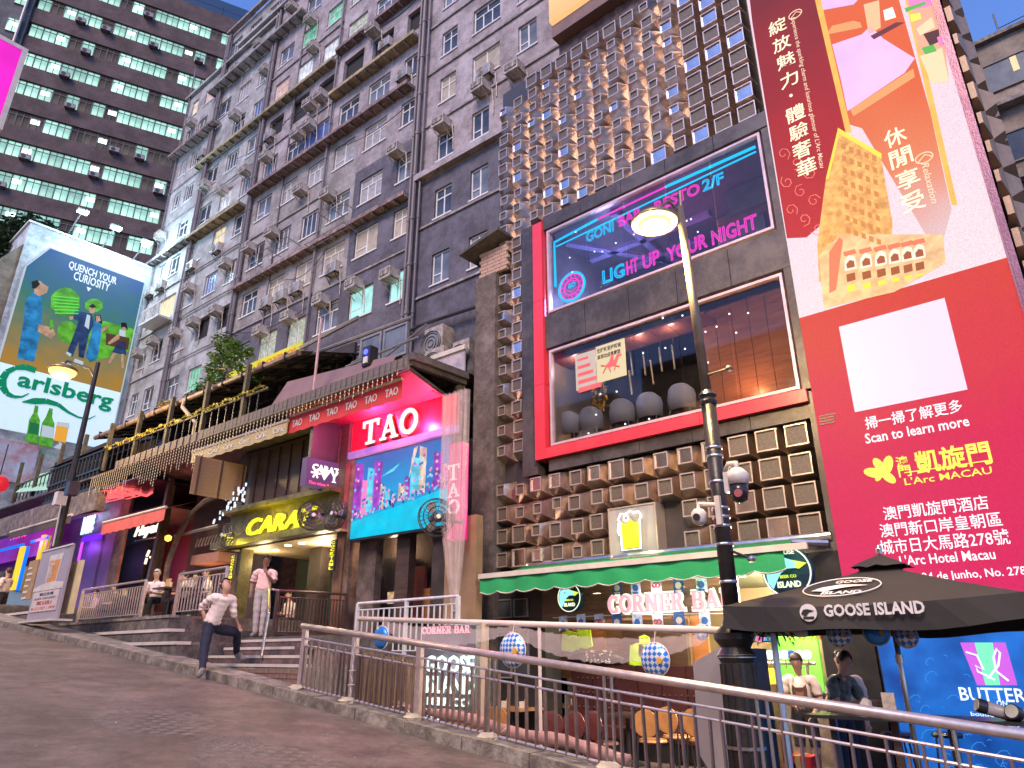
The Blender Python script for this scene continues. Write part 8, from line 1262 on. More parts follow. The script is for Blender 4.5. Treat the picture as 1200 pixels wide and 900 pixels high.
put(m, 'printed_lines', nosing, t, kind='stuff')
# magenta sign, lantern, mural
(u0, z1), (u1, _) = at(-40, 40, 4.2, A), at(33, 60, 4.2, A); _, z0 = at(0, 152, 4.2, A)
PM = Fr(-15.5, 0, 90); ya, yb = at(-30, 30, 0, PM)[0], at(34, 57, 0, PM)[0]; zt, zb = at(34, 59, 0, PM)[1], at(3, 153, 0, PM)[1]; t = root('magenta_sign', 'bright magenta lit sign with white frame at the upper left edge', 'sign', (yb, 0, zb), PM); put(M().box(ya, yb - .1, 0, .3, zb + .08, zt - .08), 'panel', em('magenta sign face', (.92, .02, .62), 1.0, var=.15, scale=.8), t); put(M().frame(ya - .1, yb, zb, zt, .1, -.02, .32), 'frame', camw, t);
put(M().tube([(yb - .8, .15, zt - .1), (yb - .6, .15, zt + 14)], .06, 6), 'hanger_pole', grey_metal, t)
u, z = at(0, 566, 7.0, A); t = root('red_lantern', 'round red lantern cut by the left edge before the green shrub', 'lantern', (u, 7, z), A); put(M().lathe([(.08, -.3), (.26, -.2), (.33, 0), (.26, .2), (.08, .3)], (u - .22, 7, z), 18), 'globe', em('red lantern globe', (.75, .02, .04), .8), t, smooth=True); put(M().tube([(u - .22, 7, z + .29), (u - .22, 7, z + 1.4)], .02, 4), 'cord', black_metal, t)
(a, zt), (b, zb) = at(-12, 524, .1, BB), at(38, 556, .1, BB); t = root('mural_board', 'red and pale blue painted mural below the beer billboard', 'mural', (a, .1, zb), BB); put(M().box(a, b, 0, .1, 9.6, 11.6), 'panel', pm('red blue mural paint', (.55, .10, .08), .6, var=.3, scale=1.1, col2=(.42, .62, .80)), t)
(a, zt), (b, zb) = at(22, 574, 9.6, A), at(55, 556, 9.6, A); t = root('green_canopy', 'pale green sloping canopy left of the black roof fence', 'canopy', (a, 9.6, zt), A); p1, p2, p3, p4 = at(18, 577, 9.0, A), at(55, 574, 9.0, A), at(58, 553, 10.6, A), at(44, 556, 10.6, A); put(M().add([(p1[0], 9.0, p1[1]), (p2[0], 9.0, p2[1]), (p3[0], 10.6, p3[1]), (p4[0], 10.6, p4[1])], [(0, 1, 2, 3)]), 'sheet', pm('pale green canvas', (.30, .55, .38), .6), t)
# yellow banner on the roof
(a, za_), (b, zb_) = at(268, 440, 10.4, A), at(352, 413, 10.4, A); t = root('yellow_banner', 'long yellow lit banner with orange letters on the gutter roof', 'banner', (a, 10.4, 9.6), A); zt = at(351, 401, 10.4, A)[1]; zb = at(351, 420, 10.4, A)[1]; put(M().box(a, b, 10.4, 10.45, zb, zt), 'panel', em('yellow banner face', (.80, .72, .06), .8, var=.15, scale=1.5), t); m = M(); txt(m, 'PROXIMO!', a + (b - a) * .42, b - .25, zb + (zt - zb) * .42, zt - .12, 10.38, depth=.01, off=.03, shear=.2); txt(m, '新貨', a + .4, a + 1.2, zb + .1, zt - .2, 10.38, depth=.01, off=.02, mi=1); txt(m, '全新上市', a + (b - a) * .5, b - 1.0, zb + .05, zb + (zt - zb) * .33, 10.38, depth=.01, mi=1); put(m, 'lettering', [em('orange red ink', (.85, .25, .02), .8), em('pale ink', (.8, .85, .7), .9)], t)
# ------------------------------------------------------------------ people
def person(label, J, R_, look, hair, skinm, shirt, trous, shoes, bones_cloth, org, hairfn=None, sleeves='short', grp=None, lv=2):
 """J: joint -> world point; R_: joint -> radius. One skinned surface for the body; clothing is a shell that follows it."""
 t = root('person', label, 'person', org, W, grp)
 J['head'] = tuple(Vector(J['head']).lerp(Vector(J['neck']), .42)); J['mid'] = tuple((Vector(J['head']) * .38 + Vector(J['crown']) * .62)); R_['mid'] = R_['head'] + .006; R_['head'] = R_['head'] - .014; R_['crown'] = .052
 chain = [('pelvis', 'belly'), ('belly', 'chest'), ('chest', 'neckb'), ('neckb', 'neck'), ('neck', 'head'), ('head', 'mid'), ('mid', 'crown')]
 for s in 'LR': chain += [('chest', 'clav' + s), ('clav' + s, 'sho' + s), ('sho' + s, 'elb' + s), ('elb' + s, 'wri' + s), ('wri' + s, 'palm' + s), ('pelvis', 'hip' + s), ('hip' + s, 'knee' + s), ('knee' + s, 'ank' + s), ('ank' + s, 'toe' + s)]
 # fingers: four of unequal length plus a thumb from the side of the palm
 for s in 'LR':
  w, p = Vector(J['wri' + s]), Vector(J['palm' + s]); d = (p - w).normalized(); side = d.cross(Vector(look)).normalized(); side = side if side.length > .1 else Vector((1, 0, 0)); curl = Vector(look).normalized() * .5 + Vector((0, 0, -.6))
  for k, (off, L_) in enumerate(((-.027, .062), (-.009, .072), (.009, .068), (.027, .052))):
   a = p + side * off + d * .012; b = a + d * L_ * .5 + curl * .008; c = b + d * L_ * .35 + curl * .02; J[f'f{s}{k}a'], J[f'f{s}{k}b'], J[f'f{s}{k}c'] = a, b, c; R_[f'f{s}{k}a'] = .0095; R_[f'f{s}{k}b'] = .0085; R_[f'f{s}{k}c'] = .007; chain += [('palm' + s, f'f{s}{k}a'), (f'f{s}{k}a', f'f{s}{k}b'), (f'f{s}{k}b', f'f{s}{k}c')]
  a = w.lerp(p, .55) - side * .032; J[f't{s}a'], J[f't{s}b'] = a, a - side * .014 + d * .04; R_[f't{s}a'], R_[f't{s}b'] = .012, .009; chain += [('palm' + s, f't{s}a'), (f't{s}a', f't{s}b')]
 names = list(J); ix = {n: i for i, n in enumerate(names)}; o_ = Vector(org)
 me = bpy.data.meshes.new('body'); me.from_pydata([tuple(Vector(J[n]) - o_) for n in names], [(ix[a], ix[b]) for a, b in chain], []); tmp = bpy.data.objects.new('tmp', me); COL.objects.link(tmp)
 sk = tmp.modifiers.new('s', 'SKIN'); sk.use_smooth_shade = True; sk.branch_smoothing = .6
 for i, n in enumerate(names): v = me.skin_vertices[0].data[i]; r = R_.get(n, .05); v.radius = (r, r) if not isinstance(r, tuple) else r; v.use_root = (n == 'pelvis')
 sb = tmp.modifiers.new('u', 'SUBSURF'); sb.levels = lv; sb.render_levels = lv
 dg = bpy.context.evaluated_depsgraph_get(); dg.update(); ev = bpy.data.meshes.new_from_object(tmp.evaluated_get(dg)); bpy.data.objects.remove(tmp)
 vs = [v.co.copy() for v in ev.vertices]; fs = [tuple(p.vertices) for p in ev.polygons]; ev.name = 'body'
 segs = [(a, b, Vector(J[a]) - o_, Vector(J[b]) - o_) for a, b in chain]
 RS = {n: (R_.get(n, .05) if not isinstance(R_.get(n, .05), tuple) else R_[n][0]) for n in J}
 def seg(c):
  best = None; bd = 9
  for a, b, p, q in segs:
   d = q - p; f = max(0, min(1, (c - p).dot(d) / max(1e-9, d.dot(d)))); L_ = (p + d * f - c).length - .8 * (RS[a] * (1 - f) + RS[b] * f)
   if L_ < bd: bd = L_; best = (a, b, f)
  return best
 ev.materials.clear(); ev.materials.append(skinm)
 for p in ev.polygons: p.material_index = 0; p.use_smooth = True
 ob = bpy.data.objects.new('body', ev); COL.objects.link(ob); ob.parent = t; FO[ob.name] = (W, org)
 # clothing shells
 groups = {'shirt': [], 'trousers': [], 'shoe': []}; waist = (Vector(J['pelvis']) - o_).lerp(Vector(J['belly']) - o_, .35)
 for f in fs:
  c = sum((vs[i] for i in f), Vector()) / len(f); a, b, q = seg(c); k = None
  if b[:3] in ('toe',) or (b[:3] == 'ank' and q > .93): k = 'shoe'
  elif b[:4] == 'knee' or a[:3] == 'hip' or (b[:3] == 'hip'): k = 'trousers'
  elif b[:3] == 'ank': k = 'trousers' if bones_cloth.get('long', True) else None
  elif (a, b) == ('pelvis', 'belly'): k = 'trousers' if (q < .35) else 'shirt'
  elif b in ('chest', 'neckb') and not (b == 'neckb' and q > .8): k = 'shirt'
  elif b[:4] == 'clav' or b[:3] == 'sho': k = 'shirt'
  elif b[:3] == 'elb': k = 'shirt' if (sleeves != 'short' or q < .75) else None
  elif b[:3] == 'wri': k = 'shirt' if (sleeves == 'long' and q < .9) or (sleeves == 'rolled' and q < .3) else None
  if k: groups[k].append(f)
 nv = [v.normal.copy() for v in ev.vertices]; rg = random.Random(len(label))
 for k, mt, off in (('trousers', trous, .010), ('shirt', shirt, .015), ('shoe', shoes, .012)):
  if not groups[k] or mt is None: continue
  use = sorted({i for f in groups[k] for i in f}); mp = {i: n for n, i in enumerate(use)}; m = bpy.data.meshes.new(k)
  pts = [vs[i] + nv[i] * (off + (.006 * sin(vs[i].z * 60 + vs[i].x * 40) if k == 'shirt' else .003 * sin(vs[i].z * 45))) for i in use]
  F_ = [tuple(mp[i] for i in f) for f in groups[k]]; ed = {}
  for f in F_:
   for i in range(len(f)): ed[(f[i], f[(i + 1) % len(f)])] = 1
  n0 = len(pts); inner = [vs[i] - nv[i] * .002 for i in use]; F2 = list(F_)
  for a, b in ed:
   if (b, a) not in ed: F2.append((b, a, n0 + a, n0 + b))
  m.from_pydata([tuple(p) for p in pts + inner], [], F2); m.materials.append(mt); m.polygons.foreach_set('use_smooth', [True] * len(F2)); m.update(); so_ = bpy.data.objects.new(k, m); COL.objects.link(so_); so_.parent = t; FO[so_.name] = (W, org)
 # face and hair, in a frame that looks along `look`
 hd = Vector(J['head']) - o_; cr = Vector(J['crown']) - o_; upv = (cr - hd).normalized(); fwd = Vector(look); fwd = (fwd - upv * fwd.dot(upv)).normalized(); sd = fwd.cross(upv); hc = hd.lerp(cr, .55); hr = R_['mid']
 def hp(x, y, z): return hc + sd * x + fwd * y + upv * z
 g = M(); n_ = 16; rows = []
 if hair is not None:
  vv = []
  for j in range(8):
   ph = pi * .5 * (1 - j / 7 * 1.0)   # crown down to the ear line
   for k in range(n_):
    a = 2 * pi * k / n_; back = cos(a)  # 1 = back
    low = -.062 if back > .1 else (.048 if back < -.45 else -.01)
    el = pi / 2 - (j / 7) * (pi / 2 - math.asin(max(-.9, min(.9, low / (hr * 1.15))))); rr_ = hr * 1.10
    vv.append(hp(rr_ * cos(el) * sin(a) * .93, -rr_ * cos(el) * back * (1.06 if back > 0 else .96), rr_ * sin(el) * 1.12 + .012))
  g.add(vv, [(j * n_ + k, j * n_ + (k + 1) % n_, (j + 1) * n_ + (k + 1) % n_, (j + 1) * n_ + k) for j in range(7) for k in range(n_)])
  ho = bpy.data.objects.new('hair', g.mesh('hair', hair, (0, 0, 0), True)); COL.objects.link(ho); ho.parent = t; FO[ho.name] = (W, org)
 fm = M(); r = hr
 fm.add([hp(-.012, r * .93, -.028), hp(.012, r * .93, -.028), hp(0, r * .93 + .026, -.022), hp(0, r * .95, .016)], [(0, 1, 2), (0, 2, 3), (1, 3, 2)], 0)
 for s in (-1, 1):
  for k in range(1): c = hp(s * .032, r * .93, .012); fm.add([c + sd * (.013 * cos(q * pi / 4)) + upv * (.006 * sin(q * pi / 4)) + fwd * .008 for q in range(8)], [tuple(range(8))], 1)
  c = hp(s * .033, r * .95, .032); fm.add([c - sd * .017 + fwd * .006, c + sd * .017 + fwd * .006, c + sd * .015 + upv * .006 + fwd * .006, c - sd * .015 + upv * .006 + fwd * .006], [(0, 1, 2, 3)], 1)
  c = hp(s * (r * .98), -.005, -.002); fm.add([c + fwd * (.016 * cos(q * pi / 4)) + upv * (.028 * sin(q * pi / 4)) + sd * s * .012 for q in range(8)] + [c], [(q, (q + 1) % 8, 8) for q in range(8)], 0)
 c = hp(0, r * .97, -.052); fm.add([c + sd * (.022 * cos(q * pi / 4)) + upv * (.006 * sin(q * pi / 4)) + fwd * .01 for q in range(8)], [tuple(range(8))], 2)
 fo_ = bpy.data.objects.new('face', fm.mesh('face', [skinm, pm('dark eye', (.03, .02, .02), .3), pm('lip', (.35, .12, .10), .5)], (0, 0, 0))); COL.objects.link(fo_); fo_.parent = t; FO[fo_.name] = (W, org)
 return t
RAD = dict(pelvis=.135, belly=.13, chest=.145, neckb=.066, neck=.05, head=.082, crown=.07, clavL=.10, clavR=.10, shoL=.065, shoR=.065, elbL=.045, elbR=.045, wriL=.03, wriR=.03, palmL=(.038, .018), palmR=(.038, .018), hipL=.10, hipR=.10, kneeL=.065, kneeR=.065, ankL=.042, ankR=.042, toeL=.035, toeR=.035)
def joints(base, yaw, pts, scale=1.0):
 c, s = cos(yaw), sin(yaw); J = {}
 for k, (x, y, z) in pts.items(): J[k] = (base[0] + (x * c - y * s) * scale, base[1] + (x * s + y * c) * scale, base[2] + z * scale)
 return J
# local axes: x to the person's left, y the way they face... (right-handed, z up); L = +x side
STAND = dict(pelvis=(0, 0, .95), belly=(0, .01, 1.10), chest=(0, 0, 1.28), neckb=(0, 0, 1.43), neck=(0, .01, 1.50), head=(0, .02, 1.60), crown=(0, .015, 1.71), clavL=(.09, 0, 1.37), clavR=(-.09, 0, 1.37), shoL=(.19, 0, 1.38), shoR=(-.19, 0, 1.38), elbL=(.24, -.01, 1.11), elbR=(-.24, -.01, 1.11), wriL=(.26, .04, .88), wriR=(-.26, .04, .88), palmL=(.265, .05, .81), palmR=(-.265, .05, .81), hipL=(.09, 0, .90), hipR=(-.09, 0, .90), kneeL=(.10, .02, .50), kneeR=(-.10, .02, .50), ankL=(.10, 0, .09), ankR=(-.10, 0, .09), toeL=(.11, .15, .04), toeR=(-.11, .15, .04))
sk_tan = pm('tan skin', (.46, .26, .19), .5, var=.08, scale=8); sk_dark = pm('brown skin', (.20, .10, .07), .5, var=.08); sk_pale = pm('pale skin', (.55, .34, .26), .5, var=.08)
h_brown = pm('dark brown hair', (.045, .02, .012), .55, var=.4, scale=40); h_black = pm('black hair', (.012, .011, .012), .5, var=.4, scale=40); h_white = pm('white hair', (.5, .45, .42), .7, var=.2, scale=40)
cl_white = pm('white cotton shirt', (.78, .64, .62), .8, var=.08, scale=3, bump=.3, bscale=14); cl_pink = pm('pale pink tee', (.74, .48, .47), .85, var=.08, scale=3, bump=.25, bscale=12); cl_navy = pm('navy trousers', (.010, .012, .034), .8, var=.2, scale=4, bump=.2); cl_jean = pm('pale grey jeans', (.42, .38, .38), .85, var=.2, scale=5, bump=.3); shoe_bw = pm('white and black shoe', (.55, .52, .5), .5, var=.5, scale=18, col2=(.05, .05, .05)); shoe_b = pm('black shoe', (.025, .02, .02), .4); cl_tee = pm('cream tee', (.62, .52, .46), .85, var=.1, bump=.25, bscale=12); cl_short = pm('dark shorts', (.03, .03, .035), .8)
camo = pm('camouflage vest', (.05, .07, .06), .85, var=.5, scale=16, col2=(.20, .25, .24)); cl_black = pm('black clothes', (.02, .02, .022), .8, var=.3)
def turn(frm, to): return atan2(-(to[0] - frm[0]), to[1] - frm[1])
# man 1: white shirt, navy trousers, one foot on the step, hand on the knee, face turned up to the right
fx = at(236, 792, 6.06)[0]; b1 = (fx, 6.08, road_z(fx))
def P1(px, py, y): u, z = at(px, py, y); return (u, y, z)
J = {k: P1(*v) for k, v in dict(pelvis=(248, 732, 6.4), belly=(252, 722, 6.4), chest=(259, 708, 6.42), neckb=(263.5, 697, 6.45), neck=(265, 692.5, 6.45), head=(266.5, 688, 6.45), crown=(263, 680, 6.45), clavL=(255, 701, 6.34), clavR=(268, 701, 6.54), shoL=(249, 700, 6.28), shoR=(272.5, 701, 6.62), elbL=(236, 711, 6.22), elbR=(273.5, 718, 6.66), wriL=(240, 724, 6.28), wriR=(278, 730, 6.8), palmL=(240, 729, 6.3), palmR=(280.5, 735, 6.84), hipL=(243.5, 736, 6.32), hipR=(252, 736, 6.48), kneeL=(239, 762, 6.2), kneeR=(278, 741, 6.9), ankL=(237, 787, 6.08), ankR=(277, 767, 7.1), toeL=(232, 792, 5.97), toeR=(287, 772.5, 7.08)).items()}
Rm = dict(RAD); Rm.update(head=.084, neckb=.066, kneeL=.07, kneeR=.075, hipL=.105, hipR=.105)
lookd = Vector((.95, .15, .35)); person('man in white shirt and navy trousers, one foot on the step, looking up', J, Rm, lookd, h_brown, sk_tan, cl_white, cl_navy, shoe_bw, {}, b1, sleeves='rolled', lv=3)
# man 2: pink tee, pale jeans, hand at the mouth, standing at the top of the steps
zL = 2.0; u2 = at(303, 747, 8.75)[0]; b2 = (u2, 8.72, 2.0); yw = turn(b2, (0, 0)) - .25
J = joints(b2, yw, {**STAND, 'elbR': (-.24, .08, 1.13), 'wriR': (-.10, .24, 1.30), 'palmR': (-.055, .22, 1.40), 'elbL': (.27, -.06, 1.12), 'wriL': (.24, .06, .93), 'palmL': (.23, .11, .88), 'ankL': (.05, .05, .09), 'ankR': (-.06, -.02, .09), 'toeL': (.08, .20, .04), 'toeR': (-.10, .13, .04), 'kneeL': (.075, .03, .5), 'kneeR': (-.08, .01, .5), 'head': (0, .03, 1.605), 'crown': (0, .03, 1.70)}, 1.02)
Rm = dict(RAD); Rm.update(pelvis=.14, belly=.155, chest=.165, shoL=.075, shoR=.075, neckb=.075, neck=.052); person('man in pale pink tee and pale jeans on the steps, hand raised to his mouth', J, Rm, (-sin(yw), cos(yw), .0), pm('shaved dark hair', (.03, .018, .015), .8), sk_dark, cl_pink, cl_jean, shoe_bw, {}, b2, lv=3)
# seated figures
SIT = dict(pelvis=(0, 0, .50), belly=(0, .03, .64), chest=(0, .05, .82), neckb=(0, .07, .96), neck=(0, .09, 1.03), head=(0, .12, 1.12), crown=(0, .12, 1.22), clavL=(.09, .05, .91), clavR=(-.09, .05, .91), shoL=(.19, .06, .91), shoR=(-.19, .06, .91), elbL=(.24, .10, .66), elbR=(-.24, .10, .66), wriL=(.12, .30, .66), wriR=(-.12, .30, .66), palmL=(.08, .36, .67), palmR=(-.08, .36, .67), hipL=(.09, .03, .48), hipR=(-.09, .03, .48), kneeL=(.13, .44, .50), kneeR=(-.13, .44, .50), ankL=(.13, .40, .09), ankR=(-.13, .40, .09), toeL=(.14, .54, .04), toeR=(-.14, .54, .04))
def seat(x, y, z, lab):
 t = root('dining_chair', lab, 'chair', (x, y, z), W, 'chairs of seated customers'); put(M().box(x - .2, x + .2, y - .2, y + .2, z + .40, z + .44), 'seat', dark_wood, t); put(M().box(x - .2, x + .2, y + .18, y + .21, z + .5, z + .85), 'backrest', dark_wood, t)
 for a in (-.18, .18):
  for b in (-.18, .18): put(M().tube([(x + a, y + b, z), (x + a, y + b, z + .41)], .014, 5), 'leg', black_metal, t)
def sitter(px, py, y, z, yaw, lab, shirt, hair, skinm=None, trous=None):
 x = at(px, py, y)[0]; b = (x, y, z); J = joints(b, yaw, SIT); person(lab, J, dict(RAD), (-sin(yaw), cos(yaw), -.25), hair, skinm or sk_pale, shirt, trous or cl_black, shoe_bw, {}, b); seat(x, y - .0, z, 'wooden chair of the ' + lab)
sitter(182, 700, 8.3, 2.48, turn((-18, 8.3), (-12, 0)), 'white haired man in white tee seated at the railing', cl_white, h_white)
for i, (px, y, yaw, lab, sh, hr_) in enumerate(((219, 8.9, 2.4, 'dark haired customer in white sitting behind the yellow glowing railing', cl_tee, h_black), (231, 9.3, 3.6, 'customer in black sitting next to the yellow glowing railing', cl_black, h_black), (245, 9.1, 2.9, 'customer in cream tee seated below the left fan', cl_tee, h_brown), (118, 9.6, 3.0, 'customer in violet light sitting inside the blue grey bar', pm('violet light tinted tee', (.5, .35, .6), .8), h_black), (140, 9.2, 2.6, 'customer in black seated left in the red lit bar', cl_black, h_brown), (344, 10.9, 3.1, 'customer in cream tee seated far inside the teal bar', cl_tee, h_black))): sitter(px, 690, y, 2.48 if px < 300 else 2.0, yaw, lab, sh, hr_)  # violet light on one customer is painted into the tee colour
for i, (px, y, z, lab) in enumerate(((200, 8.3, 2.48, 'small table beside the white haired man, with orange menu'), (226, 8.75, 2.48, 'small bar table behind the yellow glowing railing'), (150, 8.7, 2.48, 'small bar table before the red lit room'))):
 x = at(px, 690, y)[0]; t = root('bar_table', lab, 'table', (x, y, z), W, 'small bar tables'); put(M().box(x - .35, x + .35, y - .3, y + .3, z + .72, z + .76), 'top', ttop, t); put(M().tube([(x, y, z), (x, y, z + .72)], .03, 8), 'pedestal', black_metal, t)
 tt = root('table_menu', ('orange menu box on the table beside the white haired man', 'pale cup group on the table behind the glowing railing', 'plates on the table before the red lit room')[i], 'tableware', (x, y, z + .76), W); put(M().box(x - .12, x + .1, y - .1, y - .06, z + .762, z + .98), 'card', pm('orange menu card', (.6, .32, .1), .5) if i != 1 else nosing, tt); put(M().lathe([(.03, 0), (.035, .12)], (x + .2, y - .1, z + .762), 10), 'cup', nosing, tt)
# person cut by the left edge
x = at(8, 680, 6.9)[0]; b = (x, 6.9, 2.5); J = joints(b, 2.2, {**STAND, 'wriL': (.2, .25, 1.1), 'palmL': (.18, .31, 1.12), 'elbL': (.24, .08, 1.12)}); person('standing person in pale top and dark trousers cut by the left edge', J, dict(RAD), (-sin(2.2), cos(2.2), 0), h_brown, sk_pale, cl_tee, cl_black, shoe_b, {}, b)
# three bar staff
y = 10.75; x = at(941, 830, y)[0]; b = (x, y, 0); yaw = turn(b, (-1.8, 3)); J = joints(b, yaw, {**STAND, 'head': (0, .07, 1.585), 'crown': (0, .11, 1.685), 'neck': (0, .04, 1.49), 'elbL': (.24, .04, 1.12), 'wriL': (.12, .26, 1.05), 'palmL': (.08, .32, 1.03), 'elbR': (-.26, .02, 1.10), 'wriR': (-.15, .24, .92), 'palmR': (-.12, .31, .9)}, .96); tt = person('barmaid in white tee with a cat print, looking down behind the railing', J, dict(RAD), (-sin(yaw), cos(yaw), -.6), h_brown, sk_tan, cl_tee, cl_short, shoe_b, {'long': False}, b)
cf = Vector((-sin(yaw), cos(yaw), 0)); cs_ = Vector((cos(yaw), sin(yaw), 0)); cc_ = Vector(b) + Vector((0, 0, 1.14)) + cf * .178
m = M(); outl = [(-.09, -.1), (-.1, .05), (-.09, .12), (-.05, .08), (.05, .08), (.09, .12), (.1, .05), (.09, -.1), (.03, -.13), (-.03, -.13)]; m.add([cc_ + cs_ * x_ + Vector((0, 0, z_)) for x_, z_ in outl], [tuple(range(10))]); m.add([cc_ + cf * .004 + cs_ * (x_ * .5) + Vector((0, 0, z_ * .5 - .02)) for x_, z_ in outl], [tuple(range(10))], 1); put(m, 'cat_print', [pm('cat print dark', (.09, .04, .03), .8, var=.4, scale=40), pm('cat print brown', (.22, .11, .07), .8)], tt)
y = 9.7; x = at(984, 830, y)[0]; b = (x, y, 0); yaw = turn(b, (x + 2, y - .8)); J = joints(b, yaw, {**STAND, 'pelvis': (0, -.05, .93), 'chest': (0, .05, 1.26), 'neckb': (0, .10, 1.40), 'neck': (0, .13, 1.46), 'head': (0, .18, 1.55), 'crown': (0, .20, 1.65), 'clavL': (.09, .07, 1.34), 'clavR': (-.09, .07, 1.34), 'shoL': (.18, .08, 1.34), 'shoR': (-.18, .08, 1.34), 'elbR': (-.24, .16, 1.10), 'wriR': (-.20, .42, 1.12), 'palmR': (-.19, .49, 1.13), 'elbL': (.24, .18, 1.10), 'wriL': (.12, .42, 1.12), 'palmL': (.10, .49, 1.13)}, .99)
tt = person('person in dark camouflage vest leaning at the high table, hair in a bun', J, dict(RAD), (-sin(yaw), cos(yaw), -.1), h_black, sk_pale, camo, cl_navy, shoe_b, {}, b, sleeves='short'); hdv = Vector(J['crown']); put(M().lathe([(.01, -.05), (.045, -.03), (.05, .01), (.02, .045)], tuple(hdv + Vector((sin(yaw) * .09, -cos(yaw) * .09, .0))), 12), 'hair_bun', h_black, tt, smooth=True)
y = 10.3; x = at(1000, 830, y)[0] - .05; b = (x, y, 0); yaw = turn(b, (x - .7, y - 2)); J = joints(b, yaw, {**STAND, 'wriL': (.16, .28, 1.08), 'palmL': (.13, .35, 1.07), 'elbL': (.24, .06, 1.12)}, .97); person('colleague in pale shirt standing half hidden behind the camouflage vest', J, dict(RAD), (-sin(yaw), cos(yaw), -.2), h_brown, sk_pale, cl_tee, cl_black, shoe_b, {}, b)
# ------------------------------------------------------------------ plants
leafg = [pm('leaf green %d' % k, c, .55, var=.35, scale=5) for k, c in enumerate(((.05, .14, .03), (.09, .22, .04), (.14, .26, .05)))]
def leafcloud(m, blobs, n, size, seed, frond=False):
 rg = random.Random(seed)
 for (c, r, w) in blobs:
  for k in range(int(n * w)):
   d = Vector((rg.gauss(0, 1), rg.gauss(0, 1), rg.gauss(0, 1))).normalized() * (r * rg.random() ** .45); p = Vector(c) + Vector((d.x, d.y * .8, d.z * .75)); a = rg.uniform(0, 2 * pi); e = rg.uniform(-.9, .5); s = size * rg.uniform(.6, 1.3); t_ = Vector((cos(a) * cos(e), sin(a) * cos(e), sin(e))); q = t_.cross(Vector((0, 0, 1))).normalized() * s * .3
   m.add([p, p + t_ * s * .5 + q, p + t_ * s, p + t_ * s * .5 - q], [(0, 1, 2, 3)], rg.randrange(3))
def C3(px, py, d, f=A): u, z = at(px, py, d, f); return (u, d, z)
t = root('roof_tree', 'small feathery tree growing on the gutter roof left of the yellow banner', 'tree', C3(268, 457, 10.0), A); put(M().tube([C3(268, 457, 10), C3(266, 440, 10), C3(262, 425, 10.05), C3(258, 410, 10.1)], [.06, .05, .04, .02], 8), 'trunk', pm('slender bark', (.30, .22, .16), .8), t)
for e in ((C3(285, 420, 9.9)), (C3(275, 408, 10)), (C3(248, 432, 10)), (C3(250, 405, 10))): put(M().tube([C3(264, 432, 10.02), e], .02, 5, r2=.008), 'branch', pm('slender bark', (.30, .22, .16), .8), t)
m = M(); leafcloud(m, [(C3(262, 400, 10), .42, 1), (C3(276, 408, 10), .38, 1), (C3(288, 413, 9.9), .3, .6), (C3(256, 418, 10), .38, .9), (C3(272, 424, 10), .42, .9), (C3(250, 432, 10), .36, .9), (C3(258, 444, 9.9), .4, 1), (C3(244, 446, 9.9), .25, .5), (C3(283, 430, 10), .25, .4)], 190, .15, 5); put(m, 'crown', leafg, t, kind='stuff')
for (px, py, r, n, mats_, lab, nm) in ((235, 462, .38, 300, leafg, 'bright fern on the gutter edge below the roof tree', 'fern'), (222, 471, .28, 160, leafg, 'low green plants at the gutter left of the fern', 'creeper'), (194, 482, .34, 260, [pm('dry grass %d' % k, c, .7) for k, c in enumerate(((.35, .28, .07), (.42, .34, .1), (.26, .24, .06)))], 'dry yellow grass tuft at the far left of the gutter roof', 'grass_tuft'), (300, 445, .3, 140, leafg, 'climbing leaves in front of the yellow banner', 'creeper')):
 c = C3(px, py, 9.75); t = root(nm, lab, 'plant', c, A); m = M(); rg = random.Random(px)
 for k in range(26): a = rg.uniform(0, 2 * pi); L_ = r * rg.uniform(.7, 1.4); e = Vector(c) + Vector((cos(a) * L_, sin(a) * L_ * .6, L_ * rg.uniform(.2, 1.0))); m.beam(c, e, .012, .006, 0)
 leafcloud(m, [((c[0], c[1], c[2] + r * .4), r, 1)], n, .11, px); put(m, 'leaves', mats_, t, kind='stuff')
dkl = [pm('dark leaf %d' % k, c, .6, var=.3) for k, c in enumerate(((.018, .035, .018), (.03, .06, .025), (.045, .08, .03)))]
t = root('dark_tree', 'dark leafy tree beyond the left end of the beer billboard', 'tree', C3(0, 330, 3, BB), BB); put(M().tube([C3(-30, 520, 4, BB), C3(-5, 330, 4, BB), C3(20, 290, 4, BB)], [.3, .22, .1], 8), 'trunk', pm('dark bark', (.05, .04, .035), .9), t)
m = M(); leafcloud(m, [(C3(x, y, 4, BB), r, 1) for x, y, r in ((10, 275, 1.5), (35, 268, 1.2), (55, 275, 1.0), (5, 305, 1.6), (25, 300, 1.3), (-10, 330, 1.5), (8, 335, 1.1), (48, 285, .9))], 700, .34, 9); put(m, 'crown', dkl, t, kind='stuff')
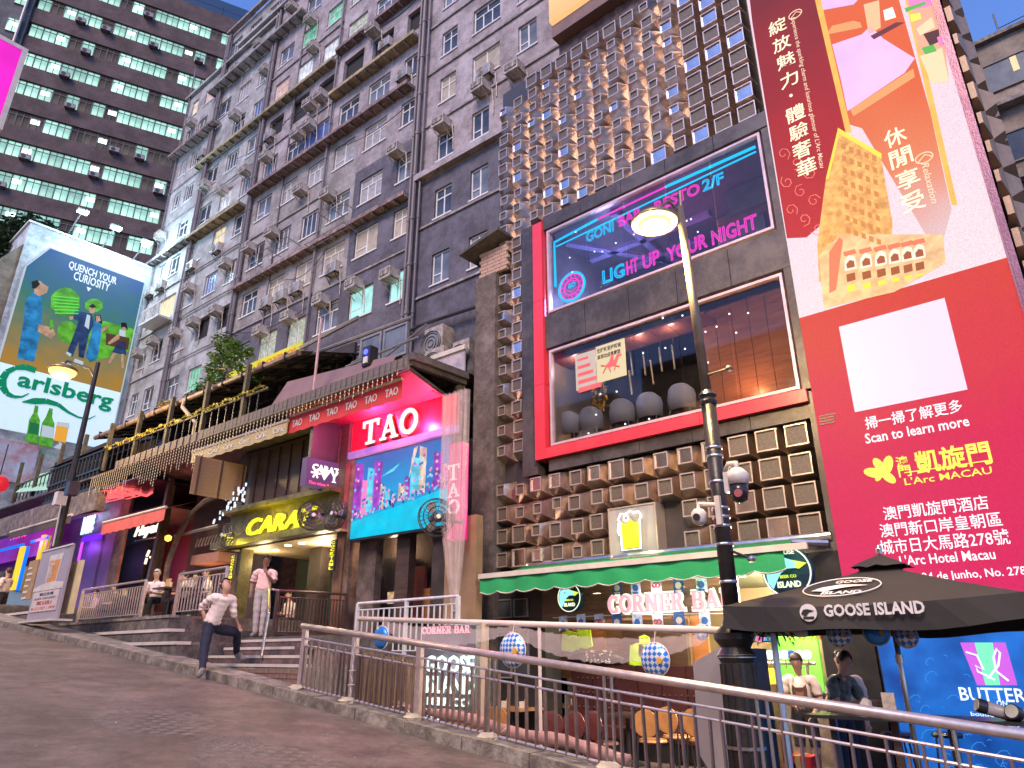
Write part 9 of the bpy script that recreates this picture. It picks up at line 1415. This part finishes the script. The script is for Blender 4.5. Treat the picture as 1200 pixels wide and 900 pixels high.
t = root('lit_shrub', 'green shrub with white blossom under the beer billboard, behind the red lantern', 'shrub', C3(10, 600, 12, A), A); put(M().tube([C3(12, 640, 12, A), C3(12, 570, 12, A)], .12, 6), 'trunk', pm('dark bark', (.05, .04, .035), .9), t); m = M(); leafcloud(m, [(C3(x, y, 12, A), r, 1) for x, y, r in ((8, 560, .8), (2, 575, .9), (14, 572, .7), (6, 590, .7), (20, 585, .6))], 420, .2, 3); put(m, 'crown', leafg, t, kind='stuff'); m = M(); leafcloud(m, [(C3(x, y, 11.2, A), r, 1) for x, y, r in ((26, 567, .5), (34, 562, .45), (18, 585, .4), (30, 580, .4))], 90, .12, 4); m.m = [0] * len(m.f); put(m, 'blossom', pm('white blossom', (.6, .58, .5), .7), t, kind='stuff')
# ------------------------------------------------------------------ the other side of the street, which the glass and the bronze boxes mirror
for i, (x0, x1, y0, h, col, lab) in enumerate(((-40, -22, -13, 17, (.30, .20, .16), 'brown brick block across the street, left of the viewer'), (-21, -4, -15, 19, (.34, .25, .20), 'beige block across the street with warm windows, behind the viewer'), (-3, 14, -14, 15, (.28, .18, .16), 'reddish block across the street, right of the viewer'))):
 t = root('opposite_building', lab, 'building', ((x0 + x1) / 2, y0, 0), W); put(M().box(x0, x1, y0 - 12, y0, -3, h), 'wall', pm('opposite wall %d' % i, col, .85, spots=1), t); wme = M().box(-.7, .7, 0, .08, -.6, .6); wm = [wme.mesh('window', em('warm window', (1, .62, .30), 1.6, rnd=.5)), wme.mesh('window', em('pale window', (1, .88, .75), 1.3, rnd=.5)), wme.mesh('window', pane_dark)]; rg = random.Random(i)
 z = road_z((x0 + x1) / 2) + 5.5
 while z < h - 1:
  x = x0 + 1.4
  while x < x1 - 1: putm(rg.choice(wm), 'window', t, (x, y0, z)); x += 2.1
  z += 2.8
 for k in range(4): a = x0 + 1 + k * (x1 - x0 - 1) / 4; put(M().box(a, a + (x1 - x0) / 4 - 1, y0 + .01, y0 + .3, road_z(a) + 3.1, road_z(a) + 4.0), 'shop_sign', em('shop sign %d' % (k % 3), ((1, .25, .45), (1, .75, .45), (1, .45, .3))[k % 3], 2.2), t)
